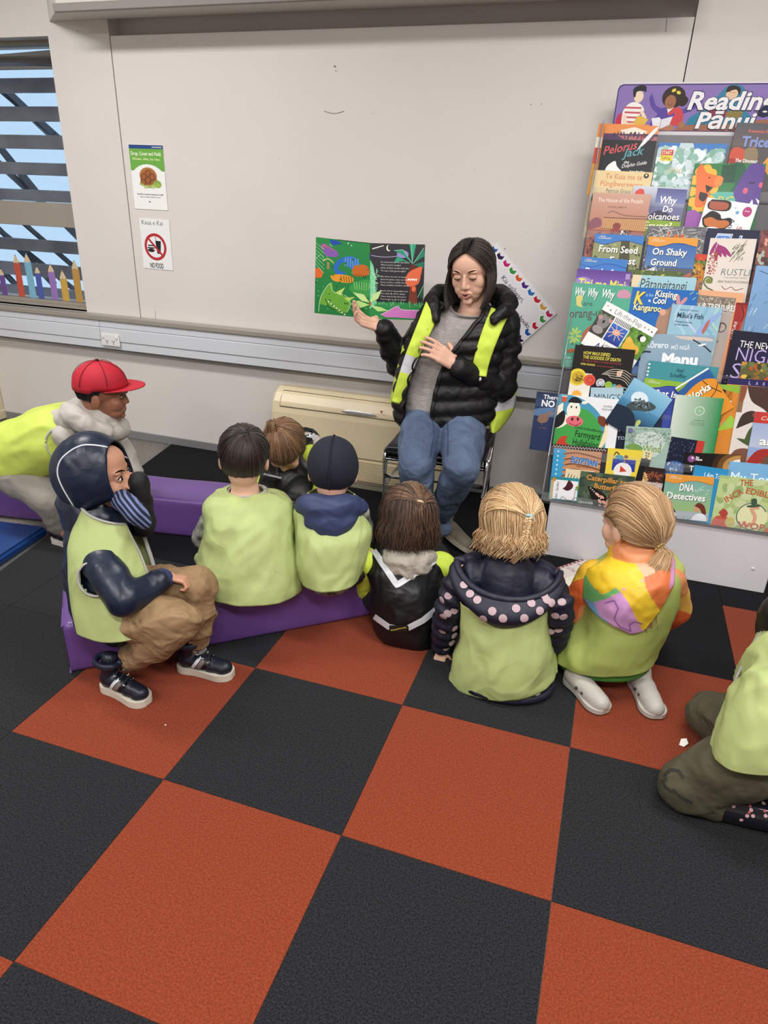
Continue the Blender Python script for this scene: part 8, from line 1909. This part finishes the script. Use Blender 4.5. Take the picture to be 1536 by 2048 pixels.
jw = wobj('puffer_jacket', me2, PUF, w, label='open black puffer jacket')
for e_ in ed: binding(w, e_, .009, jw, PUF, 'front_edge')
binding(w, [p + (Vector(S[0][0]) - p).normalized() * .006 for p in ed[0]], .003, jw, mat('zip_dark', '#2a2a2e', .3, metal=.6), 'zip')
binding(w, hemp, .009, jw, PUF, 'hem')
def b(bm):
    for q in 'LR': limb(bm, [J['sh' + q].lerp(J['chest'], .18), J['sh' + q] + Vector((0, 0, -.012)), J['el' + q], J['wr' + q]], [.060, .067, .063, .043])
    for q in 'LR': chain(bm, [J['sh' + q].lerp(J['chest'], .18), J['sh' + q] + Vector((0, 0, -.012)), J['el' + q], J['wr' + q]], [.062, .070, .066, .046], .060, n=18)
slv, bvs_ = garment(w, 'jacket_sleeves', PUF, b, amp=.004, sc=14, voxel=.006, smooth=4)
def b(bm):
    pts = [P(868, 612, y=-.56), P(864, 604, y=-.50), P(880, 590, y=-.43), P(945, 582, y=-.38), P(1000, 592, y=-.41), P(1016, 606, y=-.47), P(1008, 622, y=-.55)]
    limb(bm, pts, [.022, .034, .042, .045, .045, .040, .026], 18); limb(bm, [P(1008, 622, y=-.55), P(988, 640, y=-.59)], [.028, .020]); limb(bm, [P(868, 612, y=-.56), P(874, 640, y=-.60)], [.024, .016])
garment(w, 'jacket_hood', PUF, b, amp=.006, sc=14, label='black hood and collar bunched round the neck')
q = P(960, 758, y=-.60); bm = bmesh.new(); ellipsoid(bm, q, (.007, .005, .009), None, 12, 8)
h_ = bvs_.ray_cast(CAM, (q - CAM).normalized())
if h_[0]: bm.free(); bm = bmesh.new(); ellipsoid(bm, h_[0], (.006, .005, .009), None, 12, 8)
wobj('cuff_logo', bm_mesh(bm, smooth=True), SILV, w, label='small silver mark on the sleeve')
# jeans
JEAN = mat('denim', '#3f4d67', .8, color2='#5f708c', noise_scale=5, bump=.3, bump_scale=500, wrinkle=.8, wrinkle_scale=10)
def b(bm):
    for q in 'LR':
        hp_, kn, an = J['hip' + q], J['kn' + q], J['an' + q]; kn = kn + Vector((0, 0, .0)); limb(bm, [hp_, hp_.lerp(kn, .5), kn, kn.lerp(an, .35), kn.lerp(an, .75)], [.100, .092, .070, .064, .050], 24)
    capsule(bm, J['hipL'] + Vector((.0, .02, .02)), J['hipR'] + Vector((0, .02, .02)), .105, .105, 20)
jn, bvj_ = garment(w, 'jeans', JEAN, b, amp=.006, sc=9, voxel=.0055)
for q, sg in (('R', 1), ('L', -1)):
    pts = [J['hip' + q] + Vector((sg * .05, -.1, .06)), J['hip' + q].lerp(J['kn' + q], .6) + Vector((sg * .06, 0, .05)), J['kn' + q] + Vector((sg * .055, 0, .04))]
    sub('inner_seam', bm_mesh(stroke_on(bvj_, pts, .004, (0, .45, -.9), .0012)), mat('jean_seam', '#2c3f5e', .8), w, jn)
SHT = mat('shoe_taupe', '#7d7365', .8, bump=.4, bump_scale=200); SHS = mat('shoe_sole_taupe', '#9a9080', .7)
ta, tb = P(868, 1048, z=.03), P(940, 1092, z=.03)
shoe(w, Vector((ta.x - .03, ta.y + .06, .001)), Vector((tb.x, tb.y - .02, .001)), up=(.45, .25, .85), w=.092, h=.06, col='#7d7365', matl=SHT, sole_m=SHS, laces=False)
shoe(w, Vector((-.70, -.20, .001)), Vector((-.655, -.43, .001)), w=.085, h=.06, matl=mat('shoe_pale', '#b3ada4', .8), sole_m=mat('shoe_pale_sole', '#c9c4bb', .7), laces=False) if False else None
def b(bm): limb(bm, [J['anL'] + Vector((0, 0, .06)), J['anL'] + Vector((.03, -.03, .0))], [.045, .04]); limb(bm, [J['anR'] + Vector((0, 0, .08)), J['anR'] + Vector((0, 0, 0))], [.05, .042])
garment(w, 'jean_hems', JEAN, b, amp=.003)
shoe(w, J['anR'] + Vector((-.02, .05, -.099)), J['anR'] + Vector((.02, -.19, -.099)), w=.088, h=.06, matl=SHT, sole_m=SHS, laces=False)
# lime vest worn over the jacket
VB = VEST_B; nv = ray(930, 680)
def soft(bm_):
    me = apply_mods(bm_mesh(bm_, smooth=True), [('SMOOTH', dict(factor=.5, iterations=8)), ('SOLIDIFY', dict(thickness=.002, offset=0))]); me.polygons.foreach_set('use_smooth', [True] * len(me.polygons)); return me
def strap(pts, wds, mats_, cuts, lift=.012):
    A = catmull(pts, 8); C_ = []
    for q_ in A:
        d_ = ray(*q_).normalized(); h_ = bvw.ray_cast(CAM, d_); C_.append(h_[0] if h_[0] else P(*q_, y=-.62))
    for _ in range(6): C_ = [C_[0]] + [(a_ + b_ * 2 + e_) / 4 for a_, b_, e_ in zip(C_, C_[1:], C_[2:])] + [C_[-1]]
    n_ = len(C_); V = []; bm = bmesh.new()
    for i, p in enumerate(C_):
        d_ = (C_[min(i + 1, n_ - 1)] - C_[max(i - 1, 0)]).normalized(); vw = (p - CAM).normalized(); s_ = d_.cross(vw).normalized(); wd = wds[0] + (wds[1] - wds[0]) * i / (n_ - 1)
        V.append([bm.verts.new(p + s_ * wd / 2 * t_ - vw * (lift + .006 * (1 - t_ * t_) + .003 * noise.noise(Vector((i * .35, t_ * 2, 3))))) for t_ in [k_ / 5 - 1 for k_ in range(11)]])
    for i in range(n_ - 1):
        for k_ in range(10): V[i][k_].index; f_ = bm.faces.new((V[i][k_], V[i][k_ + 1], V[i + 1][k_ + 1], V[i + 1][k_])); f_.material_index = 1 if cuts[0] <= i / (n_ - 1) < cuts[1] else 0
    me = apply_mods(bm_mesh(bm, smooth=True), [('SOLIDIFY', dict(thickness=.003, offset=0))]); me.polygons.foreach_set('use_smooth', [True] * len(me.polygons))
    sub('vest_strap', me, mats_, w, jw, 'lime vest front edge')
strap([(868, 610), (852, 648), (836, 684), (820, 722), (806, 762), (792, 806)], (.070, .040), [VB, SILV], (.55, .72))
strap([(1000, 622), (986, 655), (972, 692), (962, 726), (958, 752)], (.075, .058), [VB, SILV], (2, 3))
def cloth(Lp, Rp, y, bul, n=26, m=18, bands=None, th=.003, seed=1):
    bm = bmesh.new(); V = []; A_ = catmull([list(P(u, v_, y=yy)) for (u, v_), yy in zip(Lp, y[0])], 8); B_ = catmull([list(P(u, v_, y=yy)) for (u, v_), yy in zip(Rp, y[1])], 8)
    for i in range(len(A_)):
        a_, b_ = Vector(A_[i]), Vector(B_[i]); V.append([bm.verts.new(a_.lerp(b_, j / m) + Vector((0, -1, 0)) * bul * math.sin(math.pi * j / m) + Vector((0, .006, 0)) * noise.noise(Vector((i * .3, j * .5, seed)))) for j in range(m + 1)])
    for i in range(len(V) - 1):
        for j in range(m):
            f_ = bm.faces.new((V[i][j], V[i][j + 1], V[i + 1][j + 1], V[i + 1][j]))
            if bands and bands[0] <= i / (len(V) - 1) < bands[1]: f_.material_index = 1
    me = bm_mesh(bm, smooth=True); me2 = apply_mods(me, [('SOLIDIFY', dict(thickness=th, offset=0))]); me2.polygons.foreach_set('use_smooth', [True] * len(me2.polygons)); return me2
me = cloth([(950, 772), (958, 800), (968, 828), (982, 860)], [(1034, 742), (1032, 790), (1026, 822), (1000, 860)], ([-.50, -.50, -.50, -.50], [-.38, -.38, -.38, -.42]), .05, bands=(.30, .56))
wobj('vest_side', me, [VB, SILV], w, label='lime vest side with a silver band hanging beside the chair')
me = cloth([(806, 690), (796, 730), (786, 770), (780, 806)], [(826, 700), (812, 740), (800, 775), (790, 808)], ([-.50] * 4, [-.56] * 4), .01, bands=None); wobj('vest_side', me, VB, w)
# hair
DKH = ['#241914', '#30221b', '#1a120f', '#3e2d24']; rg = random.Random(33); gd = []
for sd1 in (-1, 1):
    gg = []
    for q in range(15):
        t = q / 14; az = math.radians(26 - 112 * t); d = Vector((sd1 * math.cos(az), math.sin(az), -.10)); tp_ = Vector((sd1 * .02 - .03, .72 - 1.15 * t, .72 + .2 * t))
        g = slerp_path(H, tp_, d, 6, 1.03 + .03 * t, 1.06, .05); p = g[-1]; ow = (H.to_3x3() @ Vector((sd1 * .9, -.1, 0))).normalized(); fwd_ = (H.to_3x3() @ Vector((0, 1, 0))).normalized()
        for k_ in range(1, 8):
            u_ = k_ / 7; g.append(p + Vector((0, 0, -(.125 if sd1 > 0 else .120) * u_)) + ow * (.012 * math.sin(u_ * 3)) + fwd_ * (.020 * u_ * (1 - t)) - ow * .006 * u_)
        gg.append(g)
    wobj('hair', hair_mesh(gg, 900, .0017, rg, DKH, jit=.0022, wav=.002), HAIR, w, label='straight dark hair parted in the middle')
bm = bmesh.new(); ellipsoid(bm, H @ Vector((.086, .012, .012)), (.006, .006, .008)); wobj('earbud', bm_mesh(bm, smooth=True), WHT, w, label='small white earbud')

# ================================================================ the big picture book she holds up
yl_, ys_, yr_ = -.44, -.472, -.445
TLp, STp, TRp = P(632, 474, y=yl_), P(741, 486, y=ys_), P(850, 489, y=yr_); BLp, SBp, BRp = P(629, 626, y=yl_), P(739, 637, y=ys_), P(845, 641, y=yr_)
pb = thing('picture_book', 'large open dinosaur picture book held up in her hand', 'book', SBp)
def quad_board(a, b_, c_, d_, th, nm, m):        # a TL, b TR, c BR, d BL
    n = (b_ - a).cross(d_ - a).normalized(); n = -n if n.y > 0 else n; bm = bmesh.new(); F = [bm.verts.new(p) for p in (a, b_, c_, d_)]; K = [bm.verts.new(p - n * th) for p in (a, b_, c_, d_)]
    for q in range(4): bm.faces.new((F[q], F[(q + 1) % 4], K[(q + 1) % 4], K[q]))
    bm.faces.new(F); bm.faces.new(K[::-1]); fix_normals(bm); return wobj(nm, bm_mesh(bm), m, pb), n
PG = mat('page_edge', '#e6dfcf', .6); CVR = mat('cover_pink_green', '#b98a94', .5)
def page_print(a, b_, d_, c_, n, D, k):
    me = D.mesh(Matrix.Identity(4), 1.0, 1.0); co = get_co(me); z = co[:, 2].copy(); co2 = []
    for (x, y, zz) in co: u_, v_ = x / D.w, -y / D.h; top = a.lerp(b_, u_); bot = d_.lerp(c_, u_); co2.append(top.lerp(bot, v_) + n * (.0006 + zz * (1.0 if False else .02)))
    set_co(me, np.array([list(q) for q in co2])); return me
for nm, a, b_, c_, d_ in (('left_page', TLp, STp, SBp, BLp), ('right_page', STp, TRp, BRp, SBp)):
    o_, n_ = quad_board(a, b_, c_, d_, .007, nm, PG); cvo, _ = quad_board(a - n_ * .0072, b_ - n_ * .0072, c_ - n_ * .0072, d_ - n_ * .0072, .003, 'cover_board', CVR)
    r = R(50); D = Draw(1, 1.36 if False else 1.38); k = D.h
    if nm == 'left_page':
        D.rect('#2f8a4a', 0, 0, 1, k, '#237a3e'); D.poly('#15131a', [(.4, 0), (1, 0), (1, .24), (.62, .2)]); D.poly('#4b3a86', [(.66, .2), (.82, .06), (1, .2), (1, .3), (.7, .3)]); D.line('#e0a080', .01, [(.68, .18), (.82, .05), (.96, .2)])
        D.blob('#2b4fae', [(.26, .02), (.42, .03), (.56, .12), (.68, .22), (.6, .28), (.42, .18), (.3, .1)]); D.line('#cfe3f0', .008, [(.26, .1), (.42, .2), (.56, .28)]); D.ell('#f0f2f4', .6, .05, .012); D.ell('#f0f2f4', .66, .08, .01)
        for q in range(9): D.ell('#c8705e' if q % 2 else '#8a5cae', .16 + q * .025, .16 + .012 * q, .07, .06, .5)
        D.blob('#8a5cae', [(.14, .2), (.2, .16), (.32, .2), (.38, .28), (.3, .32), (.18, .3)]); D.curve('#2f6ec0', .08, [(.62, .36), (.54, .34), (.44, .40), (.38, .50), (.42, .58), (.54, .60)]); D.blob('#3a78c8', [(.5, .36), (.58, .28), (.72, .28), (.82, .38), (.8, .50), (.66, .5)])
        [D.line('#8fb8e6', .008, [(.56 + q * .045, .3), (.55 + q * .045, .46)]) for q in range(6)]; D.blob('#c86a2e', [(.68, .5), (.74, .42), (.9, .40), (.98, .46), (.96, .58), (.72, .62)]); [D.line('#3a1f12', .008, [(.72 + q * .04, .62), (.74 + q * .04, .58)]) for q in range(6)]
        D.blob('#e89a34', [(.28, .66), (.4, .62), (.6, .62), (.7, .66), (.68, .74), (.5, .76), (.34, .74)]); [D.line('#5a2f14', .012, [(.48 + q * .045, .64), (.5 + q * .045, .74)]) for q in range(5)]
        D.blob('#e06a2e', [(0, .56), (.06, .54), (.14, .6), (.12, .7), (.04, .72), (0, .7)]); D.curve('#a8dca0', .008, [(0, .4), (.1, .3), (.18, .4)]); [D.line('#9fd8a4', .008, [(0, .1 + q * .06), (.16, .2 + q * .07)]) for q in range(7)]
        D.rect('#b58a5a', .22, .42, .04, .12); D.curve('#c9c77a', .02, [(.14, .4), (.24, .36), (.34, .42)]); D.blob('#3f9a48', [(.62, .86), (.72, .74), (1, .66), (1, .95), (.8, 1.0)]); [D.line('#a6dc9a', .008, [(.74 + q * .04, .86), (.72 + q * .045, .72)]) for q in range(7)]
        D.blob('#6aa83a', [(.1, 1.2), (.12, 1.05), (.26, .82), (.32, .78), (.36, .94), (.56, 1.0), (.66, 1.12), (.62, 1.28), (.5, 1.34), (.3, 1.24)]); D.poly('#c8dc6a', [(.38, .96), (.56, .84), (.48, 1.0)]); D.poly('#b8d25a', [(.54, 1.04), (.74, 1.0), (.62, 1.10)]); D.ell('#15201a', .56, 1.14, .01, .018); D.ell('#15201a', .6, 1.14, .01, .018); D.curve('#1c4a22', .014, [(.2, 1.1), (.3, 1.24), (.56, 1.32)]); [D.ell('#f0f2e6', .26 + q * .05, 1.14 + q * .035, .014) for q in range(7)]
        D.curve('#bfe6b4', .01, [(.08, 1.34), (.12, 1.05), (.28, .8), (.34, .94), (.58, 1.0), (.66, 1.14), (.6, 1.3)]); D.speck(r, ['#4fae5e', '#1f6a38'], 0, .3, 1, 1.0, 50, .008, .016)
        D.poly('#b8e08a', [(1.0, 1.12), (.8, 1.06), (.66, 1.14), (.84, 1.20)]); D.poly('#c8e69a', [(1.0, 1.08), (.9, .94), (.7, .92), (.86, 1.06)]); D.line('#9fd8a4', .01, [(.62, 1.2), (.84, 1.34)])
    else:
        D.rect('#3a3a40', 0, 0, 1, 1.08, '#26262b'); D.rect('#2f8a4a', 0, 1.06, 1, .34); D.poly('#7fd6a4', [(0, .3), (.06, .4), (.1, .6), (.12, 1.1), (0, 1.2)]); D.hatch(r, ['#bfe8c4', '#7fc79a'], .02, .4, .12, .6, 36, .04, .09, .01)
        D.ell('#f0eedd', .34, .08, .045, .055); D.ell('#3a3a40', .36, .07, .04, .05); D.line('#e8e6da', .018, [(.04, .1), (.24, .04)]); D.curve('#b9b5d8', .01, [(.02, .22), (.3, .24), (.6, .2)]); D.ell('#9a8fd0', .6, .18, .11, .07)
        D.rect('#6a2f26', .74, .36, .1, .7); D.poly('#7a3a2c', [(.72, 1.08), (.76, .74), (.86, .74), (.90, 1.08)]); [D.poly(c_, p_) for c_, p_ in (('#2f9a74', [(.78, .34), (.6, .1), (.44, .12), (.62, .2)]), ('#3aa880', [(.78, .34), (.72, .0), (.84, .0)]), ('#2f8a6a', [(.8, .34), (.98, .06), (1, .2)]), ('#2a7a5e', [(.8, .36), (1, .3), (.98, .42)]), ('#37a07a', [(.76, .34), (.5, .22), (.44, .34), (.6, .3)]))]
        [D.line('#c4f0dc', .006, p_) for p_ in ([(.78, .34), (.6, .1), (.44, .12)], [(.8, .34), (.98, .06)], [(.78, .34), (.76, .0)])]
        D.blob('#e8704a', [(.66, .62), (.72, .5), (.86, .42), (.96, .4), (.94, .56), (.9, .7), (.76, .76), (.68, .72)]); [D.poly('#fff', [(.70 + q * .035, .62), (.72 + q * .035, .66), (.74 + q * .035, .61)]) for q in range(5)]; D.ell('#e8704a', .82, .8, .04, .05)
        y = .34
        for i_, tx in enumerate(('So come and see the dinosaurs', 'Who is home tonight!', 'Some of them would really like', 'To say a last good night!', '', 'But some are not so scary,', 'Some are green, some are blue,', 'If you need a cuddle here,', 'They certainly wouldn\'t mind!', '', 'But it\'s time to say goodbye now,', 'We must fly off to sleep!', 'There may be big dinosaurs', 'You\'ve got to go to sleep!')):
            if tx: D.text(tx, .20, y, min(.52, len(tx) * .0185), .026, '#ddd9d2', .0)
            y += .052
        D.hatch(r, ['#7fd09a', '#3f9a58'], .1, 1.02, .9, .08, 60, .03, .07, .008, 1.4); D.blob('#d07ac0', [(.22, 1.28), (.34, 1.24), (.44, 1.18), (.52, 1.14), (.62, 1.2), (1.0, 1.2), (1.0, 1.34), (.5, 1.34), (.3, 1.34)]); D.curve('#f0c4e6', .012, [(.22, 1.3), (.36, 1.22), (.52, 1.13), (.62, 1.19), (1, 1.19)])
        D.poly('#b8e08a', [(0, 1.12), (.22, 1.16), (.36, 1.22), (.16, 1.24)]); D.poly('#c8e69a', [(0, 1.08), (.06, .92), (.22, .84), (.16, 1.0)]); D.ell('#c85a4a', .0, 1.1, .03, .05); D.poly('#1f5a3a', [(.92, .9), (1, .7), (1, 1.0)]); D.curve('#9fe0c0', .008, [(.9, .95), (1, .72)])
    zmx = max(D.z, 1); me = D.mesh(Matrix.Identity(4), 1.0, 1.0); co = get_co(me); zs = co[:, 2] / (.0014 / zmx if zmx else 1)
    out = []
    for (x, y, zz) in co:
        u_, v_ = x / D.w, -y / D.h; p = a.lerp(b_, u_).lerp(d_.lerp(c_, u_), v_); out.append(list(p + n_ * (.0004 + zz)))
    set_co(me, np.array(out)); sub('printed_page', me, PRINT, pb, o_)
# ---------------------------------------------------------------- booklet in the ponytail girl's lap
a, b_, c_, d_ = P(1122, 1162, z=.011), P(1164, 1118, z=.011), P(1200, 1130, z=.011), P(1152, 1180, z=.011)
mg = thing('booklet', 'red and white booklet on the floor beside the ponytail girl', 'book', (a + c_) / 2)
bm = bmesh.new(); n_ = (b_ - a).cross(d_ - a).normalized(); n_ = n_ if n_.z > 0 else -n_; F = [bm.verts.new(p) for p in (a, b_, c_, d_)]; K = [bm.verts.new(Vector((p.x, p.y, max(p.z - .07, .001)))) for p in (a, b_, c_, d_)] if False else [bm.verts.new(p - n_ * .008) for p in (a, b_, c_, d_)]
for q in range(4): bm.faces.new((F[q], F[(q + 1) % 4], K[(q + 1) % 4], K[q]))
bm.faces.new(F); bm.faces.new(K[::-1]); fix_normals(bm); wobj('pages', bm_mesh(bm), PG, mg)
X = (d_ - a); wq = X.length; X.normalize(); Y = n_.cross(X); lq = (b_ - a).length; M = Matrix(((X.x, Y.x, n_.x, b_.x), (X.y, Y.y, n_.y, b_.y), (X.z, Y.z, n_.z, b_.z), (0, 0, 0, 1)))
D = Draw(wq / lq, 1.0); k = D.w
D.rect('#d9cfc8', 0, 0, k, 1); D.rect('#7a3a3e', 0, 0, .16 * k, 1); [D.rect('#d9c2c0', .03 * k, .05 + q * .1, .10 * k, .05) for q in range(9)]; D.text('La Toro', .28 * k, .5, .5 * k, .1, '#a06a6a', .0, 0, .1); D.rect('#5a4a4c', .2 * k, .86, .8 * k, .03); D.rect('#8a5a5c', .24 * k, .2, .6 * k, .02); D.rect('#8a7a78', .3 * k, .7, .4 * k, .02)
wobj('cover_print', D.mesh(M @ Matrix.Translation((0, 0, .0002)), lq), PRINT, mg)
